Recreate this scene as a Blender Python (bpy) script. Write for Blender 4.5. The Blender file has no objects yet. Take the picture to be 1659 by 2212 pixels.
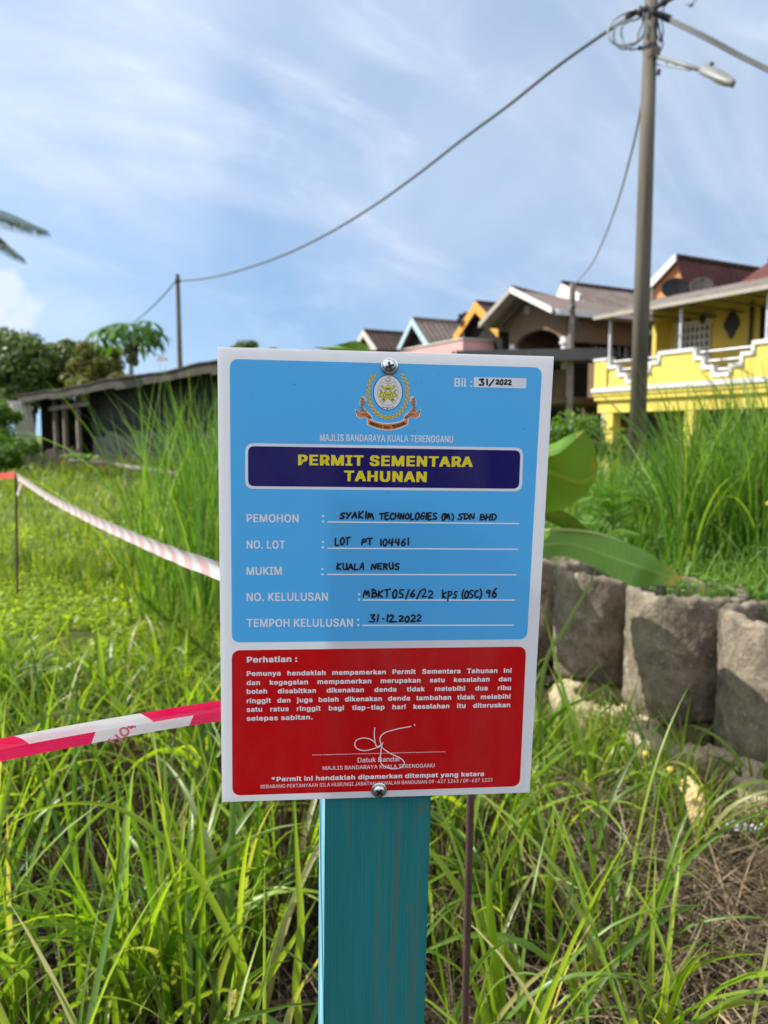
import bpy, bmesh, math, random
import numpy as np
from mathutils import Vector, Matrix

rnd = random.Random(7)
rng = np.random.default_rng(11)
R = math.radians
scene = bpy.context.scene
col = scene.collection

# ------------------------------------------------------------------ camera, sky, sun, exposure
CAM_Z, PITCH, FPX = 1.3, R(5.8), 1661.0
cam_data = bpy.data.cameras.new('camera')
cam = bpy.data.objects.new('camera', cam_data); col.objects.link(cam)
cam.location = (0, 0, CAM_Z); cam.rotation_euler = (R(90) - PITCH, 0, 0)
cam_data.sensor_fit = 'VERTICAL'; cam_data.sensor_height = 36.0; cam_data.sensor_width = 27.0
cam_data.lens = 36.0 * FPX / 2212.0
cam_data.clip_start = 0.02; cam_data.clip_end = 3000
cam_data.dof.use_dof = True; cam_data.dof.focus_distance = 0.71; cam_data.dof.aperture_fstop = 7.6
cam_data.dof.aperture_blades = 0
scene.camera = cam

SUN = Vector((-0.72, 0.10, 0.69)).normalized()
sun_data = bpy.data.lights.new('sun', 'SUN'); sun_data.energy = 5.0; sun_data.angle = R(0.6)
sun_data.color = (1.0, 0.955, 0.88)
sun = bpy.data.objects.new('sun', sun_data); col.objects.link(sun)
sun.rotation_euler = SUN.to_track_quat('Z', 'Y').to_euler()

world = bpy.data.worlds.new('World'); scene.world = world; world.use_nodes = True
wn, wl = world.node_tree.nodes, world.node_tree.links
bg = wn['Background']
sky = wn.new('ShaderNodeTexSky'); sky.sky_type = 'NISHITA'; sky.sun_disc = False
sky.sun_elevation = math.asin(SUN.z); sky.sun_rotation = math.atan2(SUN.x, SUN.y)
sky.air_density = 1.0; sky.dust_density = 0.6; sky.ozone_density = 0.8
SKY_STRENGTH = 0.092
bg.inputs['Strength'].default_value = SKY_STRENGTH
def wnode(t, **kw):
    n = wn.new(t)
    for k, v in kw.items(): setattr(n, k, v)
    return n
def wmath(op, a, b=None, clamp=False):
    n = wn.new('ShaderNodeMath'); n.operation = op; n.use_clamp = clamp
    for i, s in enumerate((a, b)):
        if s is None: continue
        if isinstance(s, (int, float)): n.inputs[i].default_value = s
        else: wl.new(s, n.inputs[i])
    return n.outputs[0]
wtc = wnode('ShaderNodeTexCoord')
wsep = wnode('ShaderNodeSeparateXYZ'); wl.new(wtc.outputs['Generated'], wsep.inputs[0])
lift = wnode('ShaderNodeCombineXYZ'); wl.new(wsep.outputs[0], lift.inputs[0]); wl.new(wsep.outputs[1], lift.inputs[1])   # clear air: little pale band at the horizon
wl.new(wmath('ADD', wmath('MULTIPLY', wsep.outputs[2], 0.75), 0.26), lift.inputs[2])
lnorm = wnode('ShaderNodeVectorMath', operation='NORMALIZE'); wl.new(lift.outputs[0], lnorm.inputs[0]); wl.new(lnorm.outputs[0], sky.inputs[0])
zz = wmath('ADD', wmath('MAXIMUM', wsep.outputs[2], 0.0), 0.42)
wcx = wmath('DIVIDE', wsep.outputs[0], zz); wcy = wmath('DIVIDE', wsep.outputs[1], zz)
wcomb = wnode('ShaderNodeCombineXYZ'); wl.new(wcx, wcomb.inputs[0]); wl.new(wcy, wcomb.inputs[1])
def cloud_noise(scale, rot, stretch, detail, rough, dist, lo, hi, off=(0, 0, 0)):
    m0 = wnode('ShaderNodeMapping'); m0.inputs['Rotation'].default_value = (0, 0, rot); wl.new(wcomb.outputs[0], m0.inputs[0])
    mp = wnode('ShaderNodeMapping'); mp.inputs['Scale'].default_value = stretch; mp.inputs['Location'].default_value = off
    wl.new(m0.outputs[0], mp.inputs[0])
    n = wnode('ShaderNodeTexNoise'); n.inputs['Scale'].default_value = scale; n.inputs['Detail'].default_value = detail
    n.inputs['Roughness'].default_value = rough; n.inputs['Distortion'].default_value = dist
    wl.new(mp.outputs[0], n.inputs['Vector'])
    r = wnode('ShaderNodeMapRange'); r.interpolation_type = 'SMOOTHSTEP'
    r.inputs[1].default_value = lo; r.inputs[2].default_value = hi
    wl.new(n.outputs[0], r.inputs[0])
    return r.outputs[0]
veil = cloud_noise(1.0, R(-60), (0.7, 1.0, 1), 5, 0.52, 0.5, 0.26, 0.70, (3.1, 0.4, 0))
streak = cloud_noise(1.9, R(-40), (0.55, 1.25, 1), 8, 0.56, 0.7, 0.42, 0.74, (0.3, 2.2, 0))
wisp = cloud_noise(4.2, R(-44), (0.5, 1.2, 1), 8, 0.58, 0.9, 0.46, 0.78, (1.7, 5.2, 0))
cov = wmath('ADD', wmath('MULTIPLY', veil, 0.62), wmath('ADD', wmath('MULTIPLY', streak, 0.46), wmath('MULTIPLY', wisp, 0.36)))
low = wnode('ShaderNodeMapRange'); low.interpolation_type = 'SMOOTHSTEP'     # less veil low over the land
low.inputs[1].default_value = 0.06; low.inputs[2].default_value = 0.42
low.inputs[3].default_value = 0.62; low.inputs[4].default_value = 1.0
wl.new(wsep.outputs[2], low.inputs[0])
cov = wmath('ADD', wmath('MULTIPLY', cov, low.outputs[0]), 0.04, clamp=True)
# one small cumulus low in the sky on the left
cdir = Vector((-0.475, 0.86, 0.143)).normalized()
dv = wnode('ShaderNodeVectorMath', operation='SUBTRACT'); wl.new(wtc.outputs['Generated'], dv.inputs[0]); dv.inputs[1].default_value = cdir
ds = wnode('ShaderNodeVectorMath', operation='MULTIPLY'); wl.new(dv.outputs[0], ds.inputs[0]); ds.inputs[1].default_value = (10, 10, 26)
dl = wnode('ShaderNodeVectorMath', operation='LENGTH'); wl.new(ds.outputs[0], dl.inputs[0])
cn = wnode('ShaderNodeTexNoise'); cn.inputs['Scale'].default_value = 26; cn.inputs['Detail'].default_value = 6
wl.new(wtc.outputs['Generated'], cn.inputs['Vector'])
cum = wnode('ShaderNodeMapRange'); cum.interpolation_type = 'SMOOTHSTEP'
cum.inputs[1].default_value = 1.45; cum.inputs[2].default_value = 0.75
wl.new(wmath('ADD', dl.outputs['Value'], wmath('MULTIPLY', wmath('SUBTRACT', cn.outputs[0], 0.5), 2.2)), cum.inputs[0])
cov = wmath('MAXIMUM', cov, wmath('MULTIPLY', cum.outputs[0], 0.9))
# unseen broken cloud behind and above the camera, added to light the sign's front
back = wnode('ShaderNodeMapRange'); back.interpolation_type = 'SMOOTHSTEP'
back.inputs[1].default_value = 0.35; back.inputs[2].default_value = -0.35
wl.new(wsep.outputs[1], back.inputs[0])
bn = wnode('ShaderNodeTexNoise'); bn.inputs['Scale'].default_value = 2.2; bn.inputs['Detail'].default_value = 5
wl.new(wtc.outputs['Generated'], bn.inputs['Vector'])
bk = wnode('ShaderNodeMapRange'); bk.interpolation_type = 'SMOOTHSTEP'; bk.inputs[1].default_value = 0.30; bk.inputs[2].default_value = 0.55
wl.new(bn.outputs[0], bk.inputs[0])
fill_cloud = wmath('MULTIPLY', back.outputs[0], bk.outputs[0])
gain = wnode('ShaderNodeMix', data_type='RGBA', blend_type='MULTIPLY'); gain.inputs[0].default_value = 1.0
wl.new(sky.outputs[0], gain.inputs[6]); gain.inputs[7].default_value = (1.04, 1.22, 1.25, 1)
wmix = wnode('ShaderNodeMix', data_type='RGBA'); wl.new(cov, wmix.inputs[0])
wl.new(gain.outputs[2], wmix.inputs[6]); wmix.inputs[7].default_value = (5.5, 6.15, 7.2, 1)
fill_mix = wnode('ShaderNodeMix', data_type='RGBA'); wl.new(fill_cloud, fill_mix.inputs[0]); wl.new(wmix.outputs[2], fill_mix.inputs[6]); fill_mix.inputs[7].default_value = (10.5, 11.0, 12.2, 1)
wl.new(fill_mix.outputs[2], bg.inputs['Color'])

scene.view_settings.view_transform = 'Standard'; scene.view_settings.look = 'None'
scene.view_settings.gamma = 1.0; scene.view_settings.use_curve_mapping = False
scene.view_settings.exposure = 0.75
scene.render.engine = 'CYCLES'
scene.cycles.max_bounces = 8; scene.cycles.diffuse_bounces = 4; scene.cycles.transmission_bounces = 8
scene.cycles.caustics_reflective = False; scene.cycles.caustics_refractive = False
scene.cycles.sample_clamp_indirect = 6.0
scene.cycles.use_denoising = True

# ------------------------------------------------------------------ helpers
FWD = np.array([0, math.cos(PITCH), -math.sin(PITCH)]); UPV = np.array([0, math.sin(PITCH), math.cos(PITCH)])
RGT = np.array([1.0, 0, 0]); CAMP = np.array([0, 0, CAM_Z])
def ray(px, py): return FWD + RGT * (px - 829.5) / FPX + UPV * (1106 - py) / FPX
def at(px, py, Y):
    """the point of the place that the survey sees at picture point (px, py), Y metres ahead"""
    d = ray(px, py); return Vector(CAMP + d * Y / d[1])

def tag(o, label=None, cat=None, group=None, kind=None):
    if label: o['label'] = label
    if cat: o['category'] = cat
    if group: o['group'] = group
    if kind: o['kind'] = kind
    return o
def empty(name, loc, label, cat, group=None, rz=0.0):
    o = bpy.data.objects.new(name, None); col.objects.link(o)
    o.location = loc; o.rotation_euler = (0, 0, rz); o.empty_display_size = 0.1
    return tag(o, label, cat, group)

class MB:
    """collects vertices and faces; build() links them as one mesh object"""
    def __init__(s): s.v = []; s.f = []; s.m = []; s.cur = 0
    def add(s, vs, fs):
        o = len(s.v); s.v += [tuple(map(float, p)) for p in vs]
        for f in fs: s.f.append(tuple(i + o for i in f)); s.m.append(s.cur)
    def box(s, a, b):
        (x0, y0, z0), (x1, y1, z1) = a, b
        s.add([(x0,y0,z0),(x1,y0,z0),(x1,y1,z0),(x0,y1,z0),(x0,y0,z1),(x1,y0,z1),(x1,y1,z1),(x0,y1,z1)],
              [(0,3,2,1),(4,5,6,7),(0,1,5,4),(1,2,6,5),(2,3,7,6),(3,0,4,7)])
    def prism(s, poly, y0, y1):
        """polygon in x,z pushed along y"""
        n = len(poly)
        s.add([(x, y0, z) for x, z in poly] + [(x, y1, z) for x, z in poly],
              [tuple(range(n)), tuple(range(2*n-1, n-1, -1))] + [(i, i+n, (i+1) % n + n, (i+1) % n) for i in range(n)])
    def slab(s, q, d):
        """quad q thickened by vector d"""
        q = [Vector(p) for p in q]; d = Vector(d); n = len(q)
        s.add(q + [p + d for p in q], [tuple(range(n)), tuple(range(2*n-1, n-1, -1))] + [(i, i+n, (i+1) % n + n, (i+1) % n) for i in range(n)])
    def tube(s, pts, r, n=8, cap=True):
        pts = [Vector(p) for p in pts]; rs = r if isinstance(r, (list, tuple)) else [r] * len(pts)
        up = Vector((0, 0, 1)); rings = []
        prev = None
        for i, p in enumerate(pts):
            t = (pts[min(i+1, len(pts)-1)] - pts[max(i-1, 0)]).normalized()
            if prev is None:
                a = t.cross(up if abs(t.z) < 0.95 else Vector((1, 0, 0))).normalized()
            else:
                a = (prev - t * prev.dot(t)).normalized()
            prev = a; b = t.cross(a)
            rings.append([p + (a * math.cos(k*2*math.pi/n) + b * math.sin(k*2*math.pi/n)) * rs[i] for k in range(n)])
        vs = [q for rg in rings for q in rg]; fs = []
        for i in range(len(pts)-1):
            for k in range(n):
                fs.append((i*n+k, i*n+(k+1) % n, (i+1)*n+(k+1) % n, (i+1)*n+k))
        if cap: fs += [tuple(range(n-1, -1, -1)), tuple(range((len(pts)-1)*n, len(pts)*n))]
        s.add(vs, fs)
    def lathe(s, prof, n=24, c=(0, 0, 0)):
        vs = []; fs = []
        for r, z in prof:
            for k in range(n):
                a = k*2*math.pi/n; vs.append((c[0]+r*math.cos(a), c[1]+r*math.sin(a), c[2]+z))
        for i in range(len(prof)-1):
            for k in range(n): fs.append((i*n+k, i*n+(k+1) % n, (i+1)*n+(k+1) % n, (i+1)*n+k))
        if prof[0][0] > 1e-6: fs.append(tuple(range(n-1, -1, -1)))
        if prof[-1][0] > 1e-6: fs.append(tuple(range((len(prof)-1)*n, len(prof)*n)))
        s.add(vs, fs)
    def ball(s, c, r, sc=(1, 1, 1), n=12):
        prof = [(math.sin(math.pi*i/n), -math.cos(math.pi*i/n)) for i in range(n+1)]
        vs = []; fs = []; m = 2*n
        for a, z in prof:
            for k in range(m):
                t = k*2*math.pi/m; vs.append((c[0]+r*sc[0]*a*math.cos(t), c[1]+r*sc[1]*a*math.sin(t), c[2]+r*sc[2]*z))
        for i in range(n):
            for k in range(m): fs.append((i*m+k, i*m+(k+1) % m, (i+1)*m+(k+1) % m, (i+1)*m+k))
        s.add(vs, fs)
    def build(s, name, mats, parent=None, smooth=False, bevel=0.0, weld=False):
        me = bpy.data.meshes.new(name); me.from_pydata(s.v, [], s.f); me.update()
        mats = mats if isinstance(mats, (list, tuple)) else [mats]
        for m in mats: me.materials.append(m)
        if len(mats) > 1: me.polygons.foreach_set('material_index', s.m)
        bm = bmesh.new(); bm.from_mesh(me)
        if weld: bmesh.ops.remove_doubles(bm, verts=bm.verts, dist=1e-5)
        bmesh.ops.recalc_face_normals(bm, faces=bm.faces)
        if bevel: bmesh.ops.bevel(bm, geom=[e for e in bm.edges if len(e.link_faces) == 2 and e.calc_face_angle(0) > 0.6], offset=bevel, segments=2, affect='EDGES', clamp_overlap=True)
        bm.to_mesh(me); bm.free()
        if smooth: me.polygons.foreach_set('use_smooth', [True] * len(me.polygons))
        o = bpy.data.objects.new(name, me); col.objects.link(o)
        if parent: o.parent = parent
        return o

def np_mesh(name, V, F, mats, parent=None, smooth=True, midx=None, uv=None):
    """V (n,3), F (m,k) numpy -> object"""
    me = bpy.data.meshes.new(name); k = F.shape[1]
    me.vertices.add(len(V)); me.vertices.foreach_set('co', np.ascontiguousarray(V, dtype=np.float32).ravel())
    me.loops.add(F.size); me.loops.foreach_set('vertex_index', np.ascontiguousarray(F, dtype=np.int32).ravel())
    me.polygons.add(len(F)); me.polygons.foreach_set('loop_start', np.arange(0, F.size, k, dtype=np.int32))
    mats = mats if isinstance(mats, (list, tuple)) else [mats]
    for m in mats: me.materials.append(m)
    if midx is not None: me.polygons.foreach_set('material_index', np.ascontiguousarray(midx, dtype=np.int32))
    if smooth: me.polygons.foreach_set('use_smooth', np.ones(len(F), dtype=bool))
    if uv is not None:
        l = me.uv_layers.new(name='uv'); l.data.foreach_set('uv', np.ascontiguousarray(uv[F.ravel()], dtype=np.float32).ravel())
    me.update(calc_edges=True); me.validate()
    o = bpy.data.objects.new(name, me); col.objects.link(o)
    if parent: o.parent = parent
    return o

def smoothstep(a, b, x):
    t = np.clip((x - a) / (b - a), 0, 1); return t * t * (3 - 2 * t)
def spline(pts, n):
    """Catmull-Rom through pts, n samples a span"""
    P = [Vector(p) for p in pts]; P = [P[0]*2 - P[1]] + P + [P[-1]*2 - P[-2]]; out = []
    for i in range(1, len(P)-2):
        for k in range(n):
            t = k / n; a, b, c, d = P[i-1], P[i], P[i+1], P[i+2]
            out.append(0.5 * ((2*b) + (c-a)*t + (2*a-5*b+4*c-d)*t*t + (3*b-a-3*c+d)*t**3))
    out.append(P[-2]); return out

# ------------------------------------------------------------------ materials
class NT:
    def __init__(s, name):
        s.m = bpy.data.materials.new(name); s.m.use_nodes = True; s.n = s.m.node_tree.nodes; s.l = s.m.node_tree.links
        s.bsdf = s.n['Principled BSDF']; s.out = s.n['Material Output']; s.tc = None
    def node(s, t, ins=None, **kw):
        n = s.n.new(t)
        for k, v in kw.items(): setattr(n, k, v)
        for k, v in (ins or {}).items(): s.set(n, k, v)
        return n
    def set(s, n, k, v):
        if hasattr(v, 'is_linked'): s.l.new(v, n.inputs[k])
        else: n.inputs[k].default_value = v
    def coord(s, scale=(1, 1, 1), which='Object', rot=(0, 0, 0)):
        if s.tc is None: s.tc = s.n.new('ShaderNodeTexCoord')
        return s.node('ShaderNodeMapping', {0: s.tc.outputs[which], 'Scale': scale, 'Rotation': rot}).outputs[0]
    def noise(s, scale, detail=4, rough=0.55, stretch=(1, 1, 1), dist=0.0):
        return s.node('ShaderNodeTexNoise', {'Vector': s.coord(stretch), 'Scale': scale, 'Detail': detail, 'Roughness': rough, 'Distortion': dist}).outputs[0]
    def rng(s, x, lo, hi, a=0.0, b=1.0):
        return s.node('ShaderNodeMapRange', {0: x, 1: lo, 2: hi, 3: a, 4: b}).outputs[0]
    def mix(s, f, a, b, blend='MIX'):
        c = lambda q: tuple(q) + (1,) if isinstance(q, tuple) and len(q) == 3 else q
        n = s.node('ShaderNodeMix', data_type='RGBA', blend_type=blend); s.set(n, 0, f); s.set(n, 6, c(a)); s.set(n, 7, c(b)); return n.outputs[2]
    def math(s, op, a, b=0.0):
        n = s.node('ShaderNodeMath', operation=op); s.set(n, 0, a); s.set(n, 1, b); return n.outputs[0]
    def bump(s, h, strength=0.3, dist=0.01):
        s.l.new(s.node('ShaderNodeBump', {'Height': h, 'Strength': strength, 'Distance': dist}).outputs[0], s.bsdf.inputs['Normal'])
    def base(s, c, rough=0.7, spec=0.4, metal=0.0):
        s.set(s.bsdf, 'Base Color', tuple(c) + (1,) if isinstance(c, tuple) and len(c) == 3 else c)
        s.set(s.bsdf, 'Roughness', rough); s.bsdf.inputs['Specular IOR Level'].default_value = spec; s.bsdf.inputs['Metallic'].default_value = metal
        return s
    def translucent(s, c, f):
        t = s.node('ShaderNodeBsdfTranslucent'); s.set(t, 0, tuple(c) + (1,) if isinstance(c, tuple) and len(c) == 3 else c)
        mx = s.node('ShaderNodeMixShader', {0: f, 1: s.bsdf.outputs[0], 2: t.outputs[0]}); s.l.new(mx.outputs[0], s.out.inputs[0]); return s

def plain(name, c, var=0.25, scale=6.0, rough=0.75, spec=0.35, bump=0.15, metal=0.0, stretch=(1, 1, 1), dirt=None, bscale=None):
    """one paint or stone: colour with noise variation, optional dirt colour, fine bump"""
    t = NT(name); c = tuple(c)
    n1 = t.noise(scale, 5, 0.6, stretch)
    lo = tuple(x * (1 - var) for x in c); hi = tuple(min(1, x * (1 + var * 0.6)) for x in c)
    out = t.mix(t.rng(n1, 0.3, 0.7), lo, hi)
    if dirt:
        n2 = t.noise(scale * 0.35, 6, 0.65, (1, 1, 0.35))
        out = t.mix(t.rng(n2, 0.52, 0.72, 0, 0.7), out, dirt)
    t.base(out, rough, spec, metal)
    if bump: t.bump(t.noise(bscale or scale * 8, 4, 0.6, stretch), bump, 0.01)
    return t.m

def leaf_mat(name, cols, trans=0.35, rough=0.45, spec=0.4, var_pos=0.0, tcol=None):
    """foliage: colour picked per leaf or blade, light passes through"""
    t = NT(name)
    g = t.node('ShaderNodeNewGeometry')
    rp = t.node('ShaderNodeValToRGB', {0: g.outputs['Random Per Island']})
    cr = rp.color_ramp; k = len(cols)
    while len(cr.elements) < k: cr.elements.new(0.5)
    for i, c in enumerate(cols): cr.elements[i].position = i / max(1, k - 1); cr.elements[i].color = tuple(c) + (1,)
    c = rp.outputs[0]
    if var_pos: c = t.mix(t.rng(t.noise(var_pos, 3), 0.35, 0.65, 0, 0.55), c, tuple(x * 0.55 for x in cols[len(cols)//2]))
    t.base(c, rough, spec)
    tc = t.mix(1.0, c, tcol or (1.0, 1.0, 0.35), 'MULTIPLY')
    br = t.mix(1.0, tc, (1.9, 1.9, 1.6), 'MULTIPLY')
    t.translucent(br, trans)
    return t.m

# ------------------------------------------------------------------ the ground
WALL_P = np.array([1.38, 3.46]); WALL_N = np.array([0.90, 0.436])
def wall_d(x, y): return (x - WALL_P[0]) * WALL_N[0] + (y - WALL_P[1]) * WALL_N[1]
def hnoise(x, y):
    return (np.sin(x*1.7+y*0.6)*np.cos(y*1.3-x*0.4) * 0.5 + np.sin(x*4.1-y*2.7+1.3)*np.cos(y*3.7+x*1.9) * 0.25 + np.sin(x*9.3+y*7.1)*0.08)
def height(x, y):
    x = np.asarray(x, float); y = np.asarray(y, float)
    d = wall_d(x, y)
    bank = (0.50 + 0.30 * smoothstep(0.2, 3.2, d)) * smoothstep(-0.06, 0.08, d) * (1 - smoothstep(5.0, 11.0, d))
    bank *= 1 - 0.75 * smoothstep(5.5, 10.0, y)
    bank *= smoothstep(-3.0, -0.5, y)
    near = 1 - smoothstep(20, 60, np.hypot(x, y))
    dip = -0.10 * smoothstep(1.2, 0.2, np.abs(d + 0.45)) * (1 - smoothstep(3.8, 5.0, y)) * smoothstep(1.5, 2.5, y)
    return bank + dip + 0.035 * hnoise(x, y) * near * (1 - 0.4 * smoothstep(-0.1, 0.1, d))
xs = np.unique(np.concatenate([np.arange(-5, 9.01, 0.10), np.arange(-20, 24, 0.8), np.array([-600, -400, -250, -160, -110, -80, -60, -45, -35, -27, 30, 38, 50, 70, 100, 150, 240, 400, 600])]))
ys = np.unique(np.concatenate([np.arange(-1, 13.01, 0.10), np.arange(-12, 44, 0.8), np.array([-500, -300, -150, -80, -45, -25, 50, 60, 75, 95, 120, 160, 220, 300, 420, 600])]))
GX, GY = np.meshgrid(xs, ys); GZ = height(GX, GY)
V = np.stack([GX.ravel(), GY.ravel(), GZ.ravel()], 1); nx = len(xs)
ii, jj = np.meshgrid(np.arange(len(xs)-1), np.arange(len(ys)-1)); q = (jj*nx+ii).ravel()
F = np.stack([q, q+1, q+nx+1, q+nx], 1)
t = NT('soil')
n1 = t.noise(1.1, 5, 0.6); n2 = t.noise(14, 6, 0.7); n3 = t.noise(70, 4, 0.7)
soil = t.mix(t.rng(n2, 0.3, 0.7), (0.012, 0.008, 0.005), (0.045, 0.031, 0.020))
soil = t.mix(t.rng(n3, 0.55, 0.75, 0, 0.6), soil, (0.12, 0.09, 0.06))
green = t.mix(t.rng(n2, 0.3, 0.7), (0.07, 0.11, 0.010), (0.15, 0.20, 0.018))
sep = t.node('ShaderNodeSeparateXYZ', {0: t.coord()})
far = t.rng(sep.outputs[1], 3.2, 5.5); leftward = t.rng(sep.outputs[0], 0.8, -0.6)
gf = t.math('MULTIPLY', t.math('MAXIMUM', t.math('MULTIPLY', far, leftward), t.rng(sep.outputs[1], 9, 13)), t.rng(n1, 0.32, 0.5))
t.base(t.mix(gf, soil, green), 0.95, 0.15); t.bump(t.noise(45, 6, 0.7), 0.9, 0.02)
ground = np_mesh('ground', V, F, t.m); ground['kind'] = 'structure'

# ------------------------------------------------------------------ the row of houses
HU = Vector((0.48253, -0.87588, 0)); HV = Vector((0.87588, 0.48253, 0)); HO = Vector((6.80377, 23.77246, 0))
HROT = math.atan2(HU.y, HU.x)
def face(px, py, v=0.0):
    """(u, z) on the plane v metres behind the row's front line"""
    d = Vector(ray(px, py)); o = HO + HV * v - Vector(CAMP)
    k = o.dot(HV) / d.dot(HV); q = Vector(CAMP) + d * k - HO
    return q.dot(HU), q.z
zA = lambda x, y: ((1480 + x/3.7705)/1.15733, (640 + y/3.7705)/1.15733)      # survey crops of the row
zB = lambda x, y: ((1180 + x/4.3658)/1.15733, (690 + y/4.3658)/1.15733)
zC = lambda x, y: ((880 + x/4.4838)/1.15733, (700 + y/4.4838)/1.15733)
class House:
    def __init__(s, name, u0, label, group='terraced houses in the row'):
        s.u0 = u0; s.e = empty(name, HO + HU * u0, label, 'house', group, HROT)
    def part(s, name, mb, mat, **kw): 
        mb.v = [(x - s.u0, y, z) for x, y, z in mb.v]
        return mb.build(name, mat, s.e, **kw)

def tile_mat(name, c, along='y', pitch=0.30, course=0.34):
    t = NT(name)
    sp = t.node('ShaderNodeSeparateXYZ', {0: t.coord()})
    a = sp.outputs[1] if along == 'y' else sp.outputs[0]
    colm = t.math('ABSOLUTE', t.math('SINE', t.math('MULTIPLY', a, math.pi / pitch)))
    row = t.math('FRACT', t.math('MULTIPLY', sp.outputs[2], 1.0 / (course * 0.5)))
    shade = t.math('MULTIPLY', t.rng(colm, 0.0, 0.6, 0.30, 1.0), t.rng(row, 0.0, 0.25, 0.40, 1.0))
    n = t.noise(1.3, 6, 0.65); n2 = t.noise(9, 3)
    base = t.mix(t.rng(n, 0.35, 0.65), tuple(x * 0.6 for x in c), c)
    base = t.mix(t.rng(n2, 0.4, 0.7, 0, 0.5), base, tuple(min(1, x * 1.5) for x in c))
    t.base(base, 0.85, 0.2)
    t.bump(t.math('ADD', colm, t.math('MULTIPLY', row, 0.6)), 0.9, 0.06)
    return t.m
YEL = plain('yellow_paint', (0.64, 0.50, 0.10), 0.10, 1.2, 0.7, 0.3, 0.05, dirt=(0.45, 0.34, 0.06))
WHT = plain('white_paint', (0.60, 0.59, 0.57), 0.08, 2.0, 0.6, 0.3, 0.05, dirt=(0.36, 0.34, 0.30))
BRN = plain('brown_render', (0.165, 0.108, 0.070), 0.15, 1.2, 0.85, 0.2, 0.08)
TAN = plain('terracotta_render', (0.46, 0.21, 0.09), 0.12, 1.2, 0.85, 0.2, 0.08)
PNK = plain('pink_paint', (0.52, 0.30, 0.29), 0.10, 1.2, 0.75, 0.3, 0.06, dirt=(0.42, 0.28, 0.26))
SKYB = plain('pale_blue_paint', (0.34, 0.46, 0.52), 0.10, 1.2, 0.75, 0.3, 0.06)
ORG = plain('orange_paint', (0.56, 0.28, 0.045), 0.12, 1.2, 0.75, 0.3, 0.06)
CRM = plain('cream_paint', (0.5, 0.45, 0.38), 0.1, 1.2, 0.75, 0.3, 0.06)
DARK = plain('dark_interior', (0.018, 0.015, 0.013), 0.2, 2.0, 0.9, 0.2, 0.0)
GREY = plain('grey_sheet', (0.085, 0.08, 0.08), 0.25, 2.5, 0.6, 0.4, 0.1, stretch=(0.3, 1, 1))
PIPE = plain('galvanised_pipe', (0.48, 0.48, 0.52), 0.12, 5, 0.4, 0.5, 0.0, metal=0.3)
AWN = plain('weathered_awning', (0.17, 0.145, 0.12), 0.45, 3.0, 0.8, 0.2, 0.2, stretch=(3, 0.6, 1), dirt=(0.09, 0.075, 0.06))
SOF = plain('soffit_board', (0.33, 0.30, 0.26), 0.12, 2, 0.85, 0.2, 0.05)
DSH = plain('dull_dish', (0.016, 0.016, 0.018), 0.2, 8, 1.0, 0.05, 0.0); DSG = plain('dusty_dish', (0.05, 0.042, 0.04), 0.2, 8, 1.0, 0.05, 0.0)
BLK = plain('black_metal', (0.022, 0.022, 0.024), 0.2, 8, 0.45, 0.4, 0.05)
GLS = NT('dark_glass').base((0.02, 0.025, 0.03), 0.08, 0.6).m
T_BR = tile_mat('brown_roof_tiles', (0.20, 0.155, 0.13)); T_DK = tile_mat('dark_roof_tiles', (0.075, 0.048, 0.042))
T_RED = tile_mat('red_roof_tiles', (0.105, 0.036, 0.030), 'x'); T_MAR = tile_mat('maroon_roof_tiles', (0.085, 0.034, 0.030))

def window(h, u0, u1, z0, z1, v, nu, nz, mat_frame=WHT, name='window'):
    w = MB(); w.box((u0, v-0.03, z0), (u1, v+0.02, z1)); g = h.part(name, w, GLS)
    f = MB(); k = 0.05
    for a in np.linspace(u0, u1, nu+1): f.box((a-k/2, v-0.075, z0-k/2), (a+k/2, v-0.033, z1+k/2))
    for a in np.linspace(z0, z1, nz+1): f.box((u0-k/2-.002, v-0.082, a-k/2), (u1+k/2+.002, v-0.031, a+k/2))
    f.v = [(x - h.u0, y, z) for x, y, z in f.v]
    f.build('window_frame', mat_frame, g); return g

def gable(h, apex, left, right, v0, depth, wall_mat, roof_mat, barge_mat, over=0.45, thick=0.14, base=None, barge=0.22, wname='gable_wall'):
    """front gable in the plane v0 with two roof slopes running back"""
    (ua, za), (ul, zl), (ur, zr) = apex, left, right
    zb = base if base is not None else min(zl, zr) - 0.4
    w = MB(); w.prism([(ul+.25, zb), (ur-.25, zb), (ur-.25, zr-.05), (ua, za-thick-.1), (ul+.25, zl-.05)], v0, v0+0.2); h.part(wname, w, wall_mat)
    for nm, (ue, ze) in (('left', (ul, zl)), ('right', (ur, zr))):
        r = MB(); r.slab([(ua, v0-over, za), (ue, v0-over, ze), (ue, v0+depth, ze), (ua, v0+depth, za)], (0, 0, -thick)); h.part('roof_slope', r, roof_mat)
        b = MB(); b.slab([(ua, v0-over-.06, za+.05), (ue, v0-over-.06, ze+.05), (ue, v0-over-.06, ze+.05-barge), (ua, v0-over-.06, za+.05-barge)], (0, .056, 0)); h.part('bargeboard', b, barge_mat)
    c = MB(); c.tube([(ua, v0-over, za+.02), (ua, v0+depth, za+.02)], 0.09, 8); h.part('ridge_cap', c, roof_mat)

# --- yellow house
yh = House('yellow_house', 0.0, 'bright yellow two storey house with stepped white trimmed balcony')
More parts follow.
